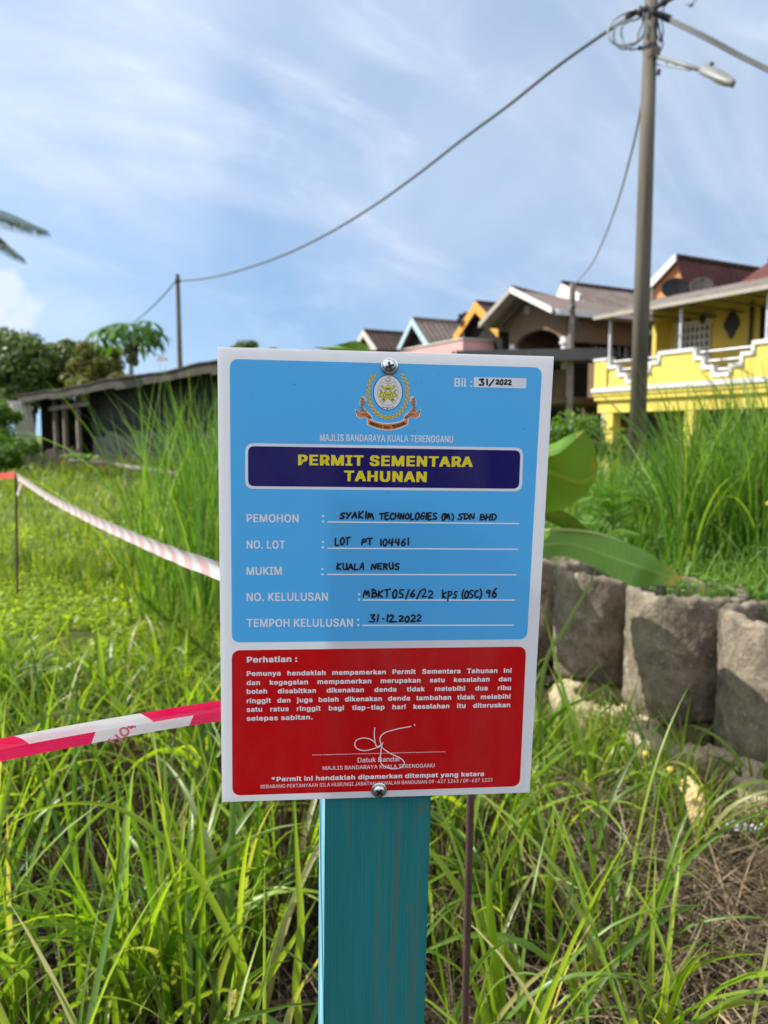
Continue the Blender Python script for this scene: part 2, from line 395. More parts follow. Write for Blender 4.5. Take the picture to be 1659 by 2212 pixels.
# stepped balcony parapet: one bay of steps repeated
zt, zb0 = 3.34, 2.62
def fz(x, y, v=0.0): return face(*zA(x, y), v)
stepA = [fz(165, 975), fz(165, 1045), fz(250, 1045), fz(250, 1115), fz(330, 1115), fz(330, 1180), fz(470, 1165), fz(470, 1100), fz(550, 1100), fz(550, 1005), fz(640, 1000), fz(640, 915),
         fz(975, 880), fz(975, 975), fz(1050, 965), fz(1050, 1060), fz(1140, 1050), fz(1140, 1130), fz(1310, 1115), fz(1310, 1035), fz(1420, 1025), fz(1420, 930), fz(1530, 920), fz(1530, 815)]
lv = sorted(z for _, z in stepA)
levels = [3.34, 3.14, 2.95, 2.76]
def snap(z): return min([3.56, 3.31, 3.05, 2.84], key=lambda q: abs(q - z))
st = [(u, snap(z)) for u, z in stepA]
u_end = st[-1][0] + 2.2
# continue the pattern past the frame
st += [(u_end, st[-1][1]), (u_end, 3.31), (u_end+.35, 3.31), (u_end+.35, 3.05), (u_end+.7, 3.05), (u_end+.7, 2.84), (u_end+1.6, 2.84), (u_end+1.6, 3.56), (u_end+2.6, 3.56)]
fixed = [st[0]]
for a in st[1:]:
    p = fixed[-1]
    if abs(a[0]-p[0]) > 1e-4 and abs(a[1]-p[1]) > 1e-4: fixed.append((a[0], p[1]))
    fixed.append(a)
st = fixed
pw = MB(); pw.prism([(st[0][0], 2.70)] + st + [(st[-1][0], 2.70)], 0.0, 0.14); yh.part('balcony_parapet', pw, YEL)
cp = MB()
for (a, b) in zip(st[:-1], st[1:]):
    (u0, z0), (u1, z1) = a, b
    if abs(u0-u1) < 1e-4 and abs(z0-z1) < 1e-4: continue
    if abs(z0-z1) < 1e-4: cp.box((min(u0, u1)-.035, -.05, z0-.055), (max(u0, u1)+.035, .19, z0+.05))
    else: cp.box((u0-.05, -.047, min(z0, z1)), (u0+.045, .187, max(z0, z1)))
yh.part('parapet_coping', cp, WHT)
ep = MB(); ep.box((-0.47, -0.06, 2.70), (st[0][0]-.06, 0.16, 3.52)); ep.box((-0.47, 0.16, 2.70), (-0.33, 2.4, 3.52)); yh.part('balcony_end_panel', ep, YEL)
ec = MB(); ec.box((-0.50, -0.09, 3.52), (st[0][0]-.03, 0.19, 3.60)); ec.box((-0.50, 0.19, 3.52), (-0.30, 2.4, 3.60)); yh.part('end_panel_coping', ec, WHT)
mo = MB(); mo.box((-0.52, -.14, 2.57), (9, .3, 2.70)); yh.part('white_moulding', mo, WHT)
m2 = MB(); m2.box((-0.5, -.09, 2.46), (9, .3, 2.57)); m2.box((-0.46, -.05, 2.32), (9, 2.6, 2.46)); yh.part('balcony_slab', m2, YEL)
bm_ = MB(); bm_.box((-0.40, 0.05, 1.95), (9, 0.30, 2.32)); yh.part('ground_beam', bm_, YEL)
for uc, vv, wd in ((0.05, 0.1, 0.34), (3.05, 0.1, 0.36), (6.4, 0.1, 0.36), (2.2, 2.6, 0.4)):
    c = MB(); c.box((uc-wd/2, vv-.03, -0.2), (uc+wd/2, vv+wd-.03, 1.95)); yh.part('column', c, YEL)
dp = MB(); dp.tube([(-.30, .12, 2.3), (-.27, .12, 2.1), (-.2, .10, 1.9), (-.2, .10, 0.0)], .05); yh.part('downpipe', dp, WHT)
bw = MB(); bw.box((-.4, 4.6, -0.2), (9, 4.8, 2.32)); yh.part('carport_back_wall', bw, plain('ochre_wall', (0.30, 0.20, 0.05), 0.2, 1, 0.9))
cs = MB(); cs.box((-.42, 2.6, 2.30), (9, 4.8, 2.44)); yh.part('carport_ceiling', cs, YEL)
# upper wall
vW = 2.3
uL = fz(725, 700, vW)[0]
uw = MB(); uw.box((uL, vW, 2.44), (9, vW+.2, 5.5)); yh.part('upper_wall', uw, YEL)
sw = MB(); sw.box((uL-.16, vW-.55, 2.44), (uL, vW+.2, 5.35)); yh.part('party_wall_fin', sw, YEL)
wa, wb = fz(815, 700, vW), fz(1112, 930, vW)
window(yh, wa[0], wb[0], wb[1], wa[1]+.05, vW, 7, 4)
wt = MB(); wt.box((wa[0]-.1, vW-.12, wb[1]-.12), (wb[0]+.1, vW-.001, wb[1]-.03)); yh.part('window_sill', wt, WHT)
wt = MB(); wt.box((wa[0]-.1, vW-.13, wa[1]+.09), (wb[0]+.1, vW-.002, wa[1]+.2)); yh.part('window_lintel', wt, WHT)
o1 = fz(1322, 640, vW)
pat = [(0.0, .42), (.05, .42), (.05, .32), (.12, .32), (.12, .2), (.19, .2), (.19, .1), (.25, .1), (.25, 0)]
poly = [(x, z) for x, z in pat] + [(x, -z) for x, z in pat[::-1][1:]]
poly = [(o1[0]+x, o1[1]+z) for x, z in poly] + [(o1[0]-x, o1[1]+z) for x, z in [(a, -b) for a, b in pat][1:] + [(a, b) for a, b in pat[::-1]][1:-1]]
om = MB(); om.prism(poly, vW-.05, vW-.003); yh.part('wall_ornament', om, BLK)
l0 = fz(1072, 595, vW); lm = MB(); lm.ball((l0[0], vW-.12, l0[1]), .1, (1, 1, 1.5), 8); lm.box((l0[0]-.03, vW-.1, l0[1]-.05), (l0[0]+.03, vW, l0[1]+.18)); yh.part('wall_lamp', lm, BLK)
d0, d1 = fz(1600, 470, vW), fz(1645, 800, vW)
dd = MB(); dd.box((d0[0], vW-.04, 2.45), (d0[0]+.95, vW-.002, d0[1])); yh.part('balcony_door', dd, DARK)
dp2 = MB(); u_ = fz(1515, 600, vW)[0]; dp2.tube([(u_, vW-.06, 2.5), (u_, vW-.06, 5.0)], .05); yh.part('drain_pipe', dp2, BLK)
# rails in the gaps
rl = MB()
for z in (2.98, 3.22, 3.47): rl.tube([(st[0][0], .07, z), (u_end+2, .07, z)], .028, 6)
yh.part('balcony_rail', rl, PIPE)
# awning with its posts
aw = MB(); zE = 4.78
n_ = 90
us = np.linspace(-.22, 9, n_)
for i in range(n_-1):
    k0, k1 = .025*(i % 2), .025*((i+1) % 2)
    aw.slab([(us[i], -.25, zE+.08+k0), (us[i+1], -.25, zE+.08+k1), (us[i+1], 2.6, zE+.86+k1), (us[i], 2.6, zE+.86+k0)], (0, 0, -.02))
yh.part('awning', aw, AWN)
gt = MB(); gt.box((-.3, -.34, zE-.03), (9, -.22, zE+.07)); yh.part('awning_gutter', gt, SOF)
for uc in np.arange(0.2, 9, .9):
    b = MB(); b.box((uc-.03, -.2, zE-.05), (uc+.03, 2.4, zE+.0)); yh.part('awning_rafter', b, AWN)
for px_ in ((170, 750), (835, 700), (1655, 600)):
    u_ = fz(px_[0], px_[1], 0.05)[0]; b = MB(); b.box((u_-.035, .03, 2.6), (u_+.035, .10, zE-.02)); yh.part('awning_post', b, PIPE)
# upper roof: front gable and main ridge
vG = 3.6
ap, lf, rt_ = fz(812, 18, vG), fz(575, 300, vG), fz(948, 395, vG)
apx = ap[0]
gw = MB(); gw.prism([(lf[0]-.0, 4.6), (rt_[0]+.5, 4.6), (rt_[0]+.02, rt_[1]), (apx, ap[1]-.12), (lf[0], lf[1])], vG, vG+.2); yh.part('gable_wall', gw, TAN)
r1 = MB(); slope = (ap[1]-rt_[1])/(rt_[0]-apx); ue = rt_[0]+.9
r1.slab([(apx, vG-.12, ap[1]), (ue, vG-.12, ap[1]-slope*(ue-apx)), (ue, vG+4.2, ap[1]-slope*(ue-apx)), (apx, vG+4.2, ap[1])], (0, 0, -.12)); yh.part('gable_roof', r1, T_MAR)
r2 = MB(); r2.slab([(apx, vG-.12, ap[1]), (lf[0]-.1, vG-.12, lf[1]), (lf[0]-.1, vG+4.2, lf[1]), (apx, vG+4.2, ap[1])], (0, 0, -.12)); yh.part('gable_roof', r2, T_MAR)
bg_ = MB(); bg_.slab([(apx+.05, vG-.2, ap[1]+.12), (lf[0]-.12, vG-.2, lf[1]+.12), (lf[0]-.12, vG-.2, lf[1]-.16), (apx+.05, vG-.2, ap[1]-.14)], (0, .078, 0)); bg_.box((lf[0]-.16, vG-.19, 4.7), (lf[0]+.04, vG-.01, lf[1]+.05)); yh.part('bargeboard', bg_, WHT)
zr2 = ap[1]-.02; vr = vG+3.0
mr = MB(); mr.slab([(apx+1.2, vr, zr2), (10.5, vr, zr2), (10.5, vG-.9, zr2-1.75), (apx+2.2, vG-.9, zr2-1.75)], (0, 0, -.12)); yh.part('main_roof', mr, T_RED)
mb_ = MB(); mb_.slab([(apx+1.2, vr, zr2), (10.5, vr, zr2), (10.5, vr+4, zr2-1.9), (apx+1.2, vr+4, zr2-1.9)], (0, 0, -.12)); yh.part('main_roof', mb_, T_RED)
cpz = MB()
for k in range(24): cpz.tube([(apx, vG-.1+k*.18, ap[1]+.03), (apx, vG+.06+k*.18, ap[1]+.06)], [.1, .085], 7)
yh.part('ridge_cap', cpz, T_DK)
cpz = MB()
for k in range(40): cpz.tube([(apx+1.2+k*.2, vr, zr2+.03), (apx+1.38+k*.2, vr, zr2+.06)], [.1, .085], 7)
yh.part('ridge_cap', cpz, T_DK)
ub = MB(); ub.box((lf[0]+.1, vG+.22, 3.0), (10, vG+6, 4.9)); yh.part('rear_block', ub, TAN)

def dish(c, r, aim, label, mat=DSH, stalk=0.5, group='satellite dishes on the house roofs'):
    e = empty('satellite_dish', c - Vector((0, 0, stalk)), label, 'satellite dish', group)
    m = MB(); prof = [(r*k/6, .22*r*(k/6)**2) for k in range(7)]; m.lathe(prof + [(r, .22*r+.015)] + [(r*k/6, .22*r*(k/6)**2 + .015) for k in range(5, -1, -1)], 24)
    q = Vector(aim).to_track_quat('Z', 'Y').to_matrix().to_4x4()
    o = m.build('reflector', mat, e, smooth=True); o.matrix_local = Matrix.Translation((0, 0, stalk)) @ q
    a = MB(); d = Vector(aim).normalized(); a.tube([(0, 0, stalk), Vector((0, 0, stalk-.02)) + d*r*.9], .015, 6); a.tube([Vector((0, 0, stalk)) + d*r*.8 - Vector((0,0,r)), Vector((0, 0, stalk)) + d*r*.9], .012, 6); a.ball(Vector((0, 0, stalk)) + d*r*.9, .05, n=6); a.build('feed_arm', mat, e)
    s = MB(); s.tube([(0, 0, -.35), (0, 0, stalk)], .025, 8); s.build('mast', PIPE, e)
p_ = fz(780, 322, vG-.9); dish(HO + HU*p_[0] + HV*(vG-.9) + Vector((0, 0, p_[1])), .42, (-.25, -.85, .55), 'black satellite dish in front of the terracotta gable of the yellow house')
p_ = fz(1030, 300, vG-.9); dish(HO + HU*p_[0] + HV*(vG-.9) + Vector((0, 0, p_[1])), .36, (-.3, -.8, .7), 'grey satellite dish against the maroon roof tiles of the yellow house', DSG)

# --- brown house with the wide porch gable
u_b = face(1110, 625)[0]
bh = House('brown_house', u_b, 'brown house with wide porch gable, white bargeboards and white columns')
fb = lambda x, y, v=0.0: face(*zB(x, y), v)
ov = 0.9
A_ = fb(430, 140, -ov); Lp = fb(85, 535, -ov); Rp = fb(880, 360, -ov)
zE_ = (Lp[1] + Rp[1]) / 2; sl_l = (A_[1]-zE_)/(A_[0]-Lp[0]); 
hw = (Rp[0]-Lp[0])/2; ac = A_[0]
def zroof(u): return A_[1] - (A_[1]-zE_) * abs(u-ac) / ((ac-Lp[0]) if u < ac else (Rp[0]-ac))
for nm, ue in (('l', Lp[0]), ('r', Rp[0])):
    r = MB(); r.slab([(ac, -ov, A_[1]), (ue, -ov, zE_), (ue, 7.5, zE_), (ac, 7.5, A_[1]-.95)], (0, 0, -.10)); bh.part('porch_roof', r, T_BR)
    b = MB(); b.slab([(ac, -ov-.06, A_[1]+.06), (ue, -ov-.06, zE_+.06), (ue, -ov-.06, zE_-.12), (ac, -ov-.06, A_[1]-.13)], (0, .056, 0)); bh.part('bargeboard', b, WHT if nm == 'r' else SOF)
    s = MB(); s.slab([(ac, -ov+.002, A_[1]-.105), (ue*.97+ac*.03, -ov+.002, zroof(ue*.97+ac*.03)-.105), (ue*.97+ac*.03, .0, zroof(ue*.97+ac*.03)-.105), (ac, 0, A_[1]-.105)], (0, 0, -.03)); bh.part('soffit', s, SOF)
rc = MB()
for k in range(40): rc.tube([(ac, -ov+k*.2, A_[1]+.03-.0226*k), (ac, -ov+.18+k*.2, A_[1]+.04-.0226*k)], [.1, .085], 7)
bh.part('ridge_cap', rc, T_BR)
uL_, uR_ = Lp[0]+.55, Rp[0]-.35
# gable wall with an arched opening
zs, zarc = 4.40, 4.82
a0, a1 = uL_+.35, uR_-.30
arch = [(a0 + (a1-a0)*k/14, zs + (zarc-zs)*math.sin(math.pi*k/14)**.6) for k in range(15)]
gm = MB()
for k in range(14):
    (u0, z0), (u1, z1) = arch[k], arch[k+1]
    gm.prism([(u0, z0), (u1, z1), (u1, zroof(u1)-.14), (u0, zroof(u0)-.14)], 0, .2)
gm.prism([(uL_, 4.3), (a0, 4.3), (a0, zroof(a0)-.14), (uL_, zroof(uL_)-.14)], 0, .2); gm.prism([(a1, 4.3), (uR_, 4.3), (uR_, zroof(uR_)-.14), (a1, zroof(a1)-.14)], 0, .2)
bh.part('gable_wall', gm, BRN, weld=True)
vt = MB(); cc = fb(610, 370); vt.lathe([(0, 0), (.16, 0), (.16, .05), (0, .05)], 20); vt.v = [(x+cc[0], -z-.0, y+cc[1]) for x, y, z in vt.v]; bh.part('round_vent', vt, SOF)
for uc in (uL_+.18, uR_-.12):
    c = MB(); c.lathe([(.13, 2.4), (.13, 3.2), (.15, 4.05), (.15, 4.2), (.21, 4.22), (.21, 4.3), (.17, 4.31), (.17, 4.45)], 16, (uc, .1, 0)); bh.part('porch_column', c, WHT, smooth=False)
si = MB(); si.prism([(uR_-.2, 4.3), (uR_, 4.3), (uR_, zroof(uR_)-.14), (uR_-.2, zroof(uR_-.2)-.14)], .2, 4); si.prism([(uL_, 4.3), (uL_+.2, 4.3), (uL_+.2, zroof(uL_+.2)-.14), (uL_, zroof(uL_)-.14)], .2, 4); bh.part('porch_side_beam', si, BRN)
bwv = 4.0
bb = MB(); bb.box((uL_-.2, bwv, 2.4), (uR_+3.2, bwv+.2, 5.6)); bh.part('upper_wall', bb, BRN)
bf = MB(); bf.box((uL_-.1, -.1, 2.3), (uR_+.1, bwv, 2.5)); bf.box((uL_, -.05, 2.5), (uR_, .1, 3.4)); bh.part('porch_floor', bf, BRN)
g0, g1 = fb(1262, 605, bwv), fb(1480, 795, bwv); window(bh, g0[0], g1[0], g1[1], g0[1], bwv, 4, 3)
g0, g1 = fb(935, 680, bwv), fb(1030, 790, bwv); window(bh, g0[0], g1[0], g1[1], g0[1], bwv, 3, 3)
gu = MB(); gu.box((Rp[0]-.02, -ov+.1, zE_-.16), (Rp[0]+.14, 7.5, zE_+.02)); bh.part('gutter', gu, PIPE)
dk = MB(); dk.box((uL_+.3, bwv-.06, 2.5), (uR_-1.4, bwv-.01, 4.6)); bh.part('porch_door', dk, DARK)
# higher roof behind: white gable end and long ridge
vw = 4.2
wA, wL, wR = fb(975, 78, vw), fb(935, 215, vw), fb(1110, 215, vw)
ug = MB(); ug.prism([(wL[0]-.1, 5.0), (wR[0]+.3, 5.0), (wR[0]+.3, wR[1]), (wA[0], wA[1]), (wL[0]-.1, wL[1])], vw, vw+.15); bh.part('upper_gable', ug, WHT)
ur = MB(); e2 = wR[0]+1.9; sl = (wA[1]-wR[1])/(wR[0]-wA[0]); z2 = wA[1]-.62*(e2-wA[0])
ur.slab([(wA[0]+.05, vw+.05, wA[1]-.02), (e2, vw+.05, z2), (e2, vw+7, z2), (wA[0]+.05, vw+7, wA[1]-.02)], (0, 0, -.1)); bh.part('upper_roof', ur, T_BR)
rc = MB()
for k in range(36): rc.tube([(wA[0]+.05, vw+k*.2, wA[1]+.0), (wA[0]+.05, vw+.18+k*.2, wA[1]+.03)], [.1, .085], 7)
bh.part('ridge_cap', rc, T_DK)
# connecting dark balcony between brown and yellow houses
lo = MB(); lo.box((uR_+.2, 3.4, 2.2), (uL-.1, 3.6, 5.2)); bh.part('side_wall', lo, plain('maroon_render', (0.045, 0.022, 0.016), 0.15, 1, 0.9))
for zx0, zx1, zy0, zy1 in ((255, 330, 760, 1010), (525, 625, 705, 960), (690, 715, 700, 950)):
    q0, q1 = fz(zx0, zy0, 3.35), fz(zx1, zy1, 3.35)
    w = MB(); w.box((q0[0], 3.32, 2.5), (q1[0], 3.395, q0[1])); dr = bh.part('side_door', w, WHT)
    w = MB(); w.box((q0[0]+.12-bh.u0, 3.30, 3.35), (q1[0]-.12-bh.u0, 3.318, q0[1]-.15))
    if q1[0]-q0[0] > .35: w.build('door_pane', GLS, dr)
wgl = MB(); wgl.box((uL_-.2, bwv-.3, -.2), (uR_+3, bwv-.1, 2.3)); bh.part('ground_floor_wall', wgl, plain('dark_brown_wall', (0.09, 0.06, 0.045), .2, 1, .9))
for k in range(3):
    w = MB(); w.box((uR_-.9+k*1.15, bwv-.36, -.2), (uR_-.2+k*1.15, bwv-.302, 2.05)); bh.part('ground_floor_door', w, [plain('timber_door', (0.22, 0.10, 0.05), .25, 3, .7), GREY][k % 2])
# flat metal canopy across the fronts
cn0 = at(985, 757, 25.0); cn1 = at(1326, 753.5, 24.4)
cb0 = at(985, 790, 25.0)
ce = empty('canopy', (cn1.x, cn1.y, 0), 'long flat dark grey metal canopy on posts in front of the brown house', 'canopy')
m = MB(); zt_ = cn1.z; th = .36
m.slab([Vector((cn0.x, cn0.y, zt_-.02)), Vector((cn1.x, cn1.y, zt_)), Vector((cn1.x+1.2, cn1.y+3, zt_-.1)), Vector((cn0.x+1.2, cn0.y+3, zt_-.12))], (0, 0, -.06))
m.slab([Vector((cn0.x, cn0.y-.05, zt_+.01)), Vector((cn1.x, cn1.y-.05, zt_+.03)), Vector((cn1.x, cn1.y-.05, zt_+.03-th)), Vector((cn0.x, cn0.y-.05, zt_+.01-th))], (0, .048, 0))
m.v = [(x-cn1.x, y-cn1.y, z) for x, y, z in m.v]; m.build('canopy_roof', GREY, ce)
for k in (0.15, 2.6, 5.0):
    m = MB(); m.box((-k-.04, .1, 0), (-k+.04, .18, zt_-.06)); m.build('canopy_post', GREY, ce)

# --- pink balcony house, orange, pale blue and cream houses farther down the row
fc = lambda x, y, v=0.0: face(*zC(x, y), v)
pk1, pk0 = fc(1243, 640), fc(480, 765)
ph = House('pink_house', pk1[0], 'low pink walled house with plain parapet beside the brown porch')
m = MB(); m.box((pk0[0]-3, 0, 2.2), (pk1[0], .2, pk1[1]-.08)); m.box((pk1[0]-.2, .2, 2.2), (pk1[0], 5, pk1[1]-.08)); ph.part('parapet', m, PNK)
m = MB(); m.box((pk0[0]-3.05, -.05, pk1[1]-.08), (pk1[0]+.05, .25, pk1[1]-.02)); m.box((pk1[0]-.25, .25, pk1[1]-.08), (pk1[0]+.05, 5, pk1[1]-.02)); ph.part('parapet_coping', m, CRM)
m = MB(); m.box((pk0[0]-3, .3, -.2), (pk1[0]-.3, 4.8, 2.3)); ph.part('lower_wall', m, PNK)
def row_house(name, label, apx_, lft, rgt, v0, depth, wallm, roofm, bargem, barge=.3, over=.35, rest=None):
    h = House(name, apx_[0], label)
    gable(h, apx_, lft, rgt, v0, depth, wallm, roofm, bargem, over=over, barge=barge, base=2.6)
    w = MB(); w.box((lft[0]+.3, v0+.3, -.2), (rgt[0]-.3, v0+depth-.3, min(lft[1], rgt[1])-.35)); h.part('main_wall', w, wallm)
    for k in range(2):
        uu = apx_[0] - .9 + k*1.0
        window(h, uu, uu+.75, 3.2, 4.2, v0+.29, 2, 2)
    return h
vo = 1.5
def sym(a, e): return (2*a[0]-e[0], e[1])
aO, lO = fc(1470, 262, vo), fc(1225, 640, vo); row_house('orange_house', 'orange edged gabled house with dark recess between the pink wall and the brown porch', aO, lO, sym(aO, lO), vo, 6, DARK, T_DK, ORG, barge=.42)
vb = 2.0
aB, lB, rB = fc(750, 440, vb), fc(660, 735, vb), fc(915, 690, vb)
zB_ = (lB[1]+rB[1])/2; hw_ = (rB[0]-lB[0])/2
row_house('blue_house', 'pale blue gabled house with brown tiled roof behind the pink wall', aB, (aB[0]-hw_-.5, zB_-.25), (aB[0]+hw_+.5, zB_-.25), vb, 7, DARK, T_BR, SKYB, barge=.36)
aC, lC = fc(195, 572, vb), fc(130, 725, vb)
row_house('cream_house', 'cream gabled house with dark roof, farthest of the row', aC, (aC[0]-1.5, aC[1]-1.15), (aC[0]+1.5, aC[1]-1.15), vb, 8, CRM, T_DK, CRM, barge=.34)
p_ = fc(1250, 440, 1.2); dish(HO + HU*p_[0] + HV*1.2 + Vector((0, 0, p_[1])), .32, (-.7, -.5, .6), 'small dark satellite dish on a mast beside the orange gable', DSH, stalk=.75)

# ------------------------------------------------------------------ the old shed
SA, SB = Vector((-14.9, 32.0, 0)), Vector((-2.6, 17.6, 0))
SD = (SB - SA).normalized(); SN = Vector((-SD.y, SD.x, 0)); SN = SN if SN.y > 0 else -SN     # SN points away from the field
she = empty('old_shed', SA, 'long dilapidated dark shed with sagging grey eave', 'shed', None, math.atan2(SD.y, SD.x))
flip = 1 if (Matrix.Rotation(math.atan2(SD.y, SD.x), 3, 'Z') @ Vector((0, 1, 0))).dot(SN) > 0 else -1
LS = (SB - SA).length
t = NT('black_netting'); n = t.noise(2.2, 5, .6, (.5, 1, 3)); n2 = t.noise(7, 3, .6, (.15, 1, 6))
t.base(t.mix(t.rng(n2, .45, .7, 0, .6), t.mix(t.rng(n, .3, .7), (.005, .005, .006), (.014, .014, .017)), (.04, .04, .047)), .75, .2); t.bump(n2, .4, .03); NET = t.m
OLD = plain('weathered_wood', (0.20, 0.17, 0.14), .4, 3, .9, .2, .3, stretch=(.3, 2, 2), dirt=(.07, .06, .05))
EAV = plain('rotten_eave', (0.055, 0.049, 0.041), .4, 2, .9, .2, .3, stretch=(.5, 2, 2), dirt=(.05, .045, .04))
CORR = plain('pale_corrugated_iron', (0.62, 0.62, 0.54), .2, 4, .6, .3, .1, dirt=(.26, .22, .15))
m = MB()
seg = 26
for i in range(seg):                                   # hanging netting wall, slightly wavy
    a, b = LS*(.28+.72*i/seg), LS*(.28+.72*(i+1)/seg)
    w0, w1 = .08*math.sin(i*1.3), .08*math.sin((i+1)*1.3)
    m.slab([(a, .9+w0, -.1), (b, .9+w1, -.1), (b, .9+w1*.3, 3.12), (a, .9+w0*.3, 3.06)], (0, .03, 0))
m.build('netting_wall', NET, she)
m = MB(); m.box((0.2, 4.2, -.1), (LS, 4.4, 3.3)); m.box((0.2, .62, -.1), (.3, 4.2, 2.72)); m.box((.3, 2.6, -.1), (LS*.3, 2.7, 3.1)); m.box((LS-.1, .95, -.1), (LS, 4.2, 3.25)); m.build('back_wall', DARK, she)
m = MB()
for i in range(30):                                    # roof sheets with a sagging edge
    a, b = LS*i/30-.6, LS*(i+1)/30-.6+.02
    s0, s1 = .03*math.sin(i*.5)+.02*math.sin(i*1.3), .03*math.sin((i+1)*.5)+.02*math.sin((i+1)*1.3)
    tilt = 0
    m.slab([(a, -.1, 2.83+s0+tilt*.3+.26*i/30), (b, -.1, 2.83+s1+tilt*.2+.26*(i+1)/30), (b, 4.9, 3.55), (a, 4.9, 3.55)], (0, 0, .035+.008*(i % 2)))
m.build('roof_sheeting', EAV, she)
m = MB()
for i in range(9):
    a, b = LS*i/9-.5, LS*(i+1)/9-.5
    s0 = .05*math.sin(i*2.1)
    m.slab([(a, -.05, 2.56+s0*.5+.26*i/9), (b, -.05, 2.56+s0+.26*(i+1)/9), (b, -.05, 2.84+s0+.26*(i+1)/9), (a, -.05, 2.84+s0*.5+.26*i/9)], (0, .05, 0))
m.build('eave_board', EAV, she)
for k, (px, lean) in enumerate(((120, .0), (152, .05), (196, -.03))):
    s = (px - 55) / 165 * LS * .30
    m = MB(); m.slab([(s-.08, .5, -.2), (s+.08, .5, -.2), (s+.08+lean, .5, 2.7), (s-.08+lean, .5, 2.7)], (0, .14, 0)); m.build('shed_post', OLD, she)
m = MB(); m.slab([(1.9, .42, 2.35), (6.3, .42, 2.45), (6.3, .42, 2.30), (1.9, .42, 2.2)], (0, .06, 0)); m.build('cross_beam', OLD, she)
m = MB(); n_ = 12                                       # leaning corrugated sheet at the far end
for i in range(n_):
    a, b = i/n_, (i+1)/n_
    f = lambda q, z: (-.15 + (.25 if z < 1 else 0) + (.05 if int(q*n_+.01) % 2 else 0), (-.60+.95*q) if z > 1 else (-.02+.60*q), z)
    m.slab([f(a, -.1), f(b, -.1), f(b, 2.62), f(a, 2.66)], (.02, 0, 0))
m.build('leaning_sheet', CORR, she)
for nm, P0, P1, Y, r, lb in (('wooden_rail', (150, 995), (270, 1006), 22.5, .05, 'weathered timber rail lying low in front of the black shed netting'),
                             ('wooden_plank', (262, 1008), (410, 1030), 17.5, .06, 'grey timber plank resting along the edge of the grass bank'),
                             ('fence_stump', (276, 1052), (274, 1010), 15.0, .05, 'short pale wooden stump standing under the plank by the shed')):
    a, b = at(*P0, Y), at(*P1, Y - (1.5 if nm != 'fence_stump' else 0))
    o = MB(); o.tube([a, (a+b)/2 + Vector((0, 0, .02)), b], [r, r*1.15, r*.9], 7); ob = o.build(nm, OLD); tag(ob, lb, 'timber')
o = MB(); c0 = at(100, 985, 26)
for k in range(7): o.slab([c0+Vector((-.9+.25*k, .1*(k % 3), -.5)), c0+Vector((-.7+.25*k, .1*(k % 3), -.5)), c0+Vector((-.4+.25*k, .1*(k % 3), .25+.1*(k % 2))), c0+Vector((-.6+.25*k, .1*(k % 3), .2))], (0, .06, 0))
tag(o.build('scrap_pile', OLD), 'heap of old boards and brush below the leaning corrugated sheet', 'scrap')

# ------------------------------------------------------------------ poles, lamp, cables
CONC = NT('concrete_pole'); n = CONC.noise(1.5, 6, .65, (3, 3, .35)); n2 = CONC.noise(30, 4)
CONC.base(CONC.mix(CONC.rng(n, .35, .7), (.075, .064, .050), (.150, .130, .104)), .85, .25); CONC.bump(n2, .3, .01); CONC = CONC.m
POLEY = 13.0
pt, pb = at(1407, 0, POLEY), at(1379, 885, POLEY); pb0 = Vector((pb.x, POLEY, float(height(pb.x, POLEY))))
upole = empty('utility_pole', pb0, 'tall grey utility pole with cable loops, in front of the yellow house', 'utility pole')
def rel(o, pts): return [Vector(p) - o.location for p in pts]
topz = pt.z + .55
m = MB(); prof = [(0, 0, -.3)]
m.tube(rel(upole, [(pb0.x, POLEY, pb0.z-.3), (pt.x*.5+pb.x*.5, POLEY, 5), (pt.x, POLEY, topz)]), [.145, .125, .100], 24); m.build('pole', CONC, upole, smooth=False)
for p in upole.children[0].data.polygons: p.use_smooth = len(p.vertices) == 4
def pp(px, py, dy=0.0): return at(px, py, POLEY + dy)
for y in (38, 103):
    m = MB(); c = pp(1404, y) - upole.location; m.lathe([(.115, -.03), (.125, -.03), (.125, .03), (.115, .03)], 20, c); m.build('pole_band', BLK, upole)
m = MB(); 
m.tube(rel(upole, [pp(1398, 20, -.15), pp(1362, 28, -.12)]), .035, 8); m.tube(rel(upole, [pp(1372, 22, -.12), pp(1352, 42, -.05)]), [.05, .03], 8)
m.ball(pp(1383, 24, -.15) - upole.location, .06, (1, 1, 1.3), 6); m.ball(pp(1357, 36, -.1) - upole.location, .05, n=6)
m.build('dead_end_clamp', BLK, upole)
m = MB(); m.tube(rel(upole, [pp(1412, 25, -.12), pp(1428, 33, -.12), pp(1448, 42, -.12)]), [.03, .055, .06], 8); m.tube(rel(upole, [pp(1410, 20, -.1), pp(1440, 2, -.1), pp(1462, -10, -.1)]), .04, 8); m.ball(pp(1435, 3, -.1) - upole.location, .07, n=6); m.build('cable_bracket', BLK, upole)
m = MB(); m.box(pp(1411, 118, -.1) - upole.location - Vector((.04, .06, .04)), pp(1424, 106, -.1) - upole.location + Vector((0, .06, .02))); m.build('clamp_box', plain('rust', (.12, .085, .06), .3, 8), upole)
WIRE = NT('pale_wire').base((0.27, 0.30, 0.29), .5, .4).m
WIRED = NT('black_cable').base((0.045, 0.046, 0.048), .5, .4).m
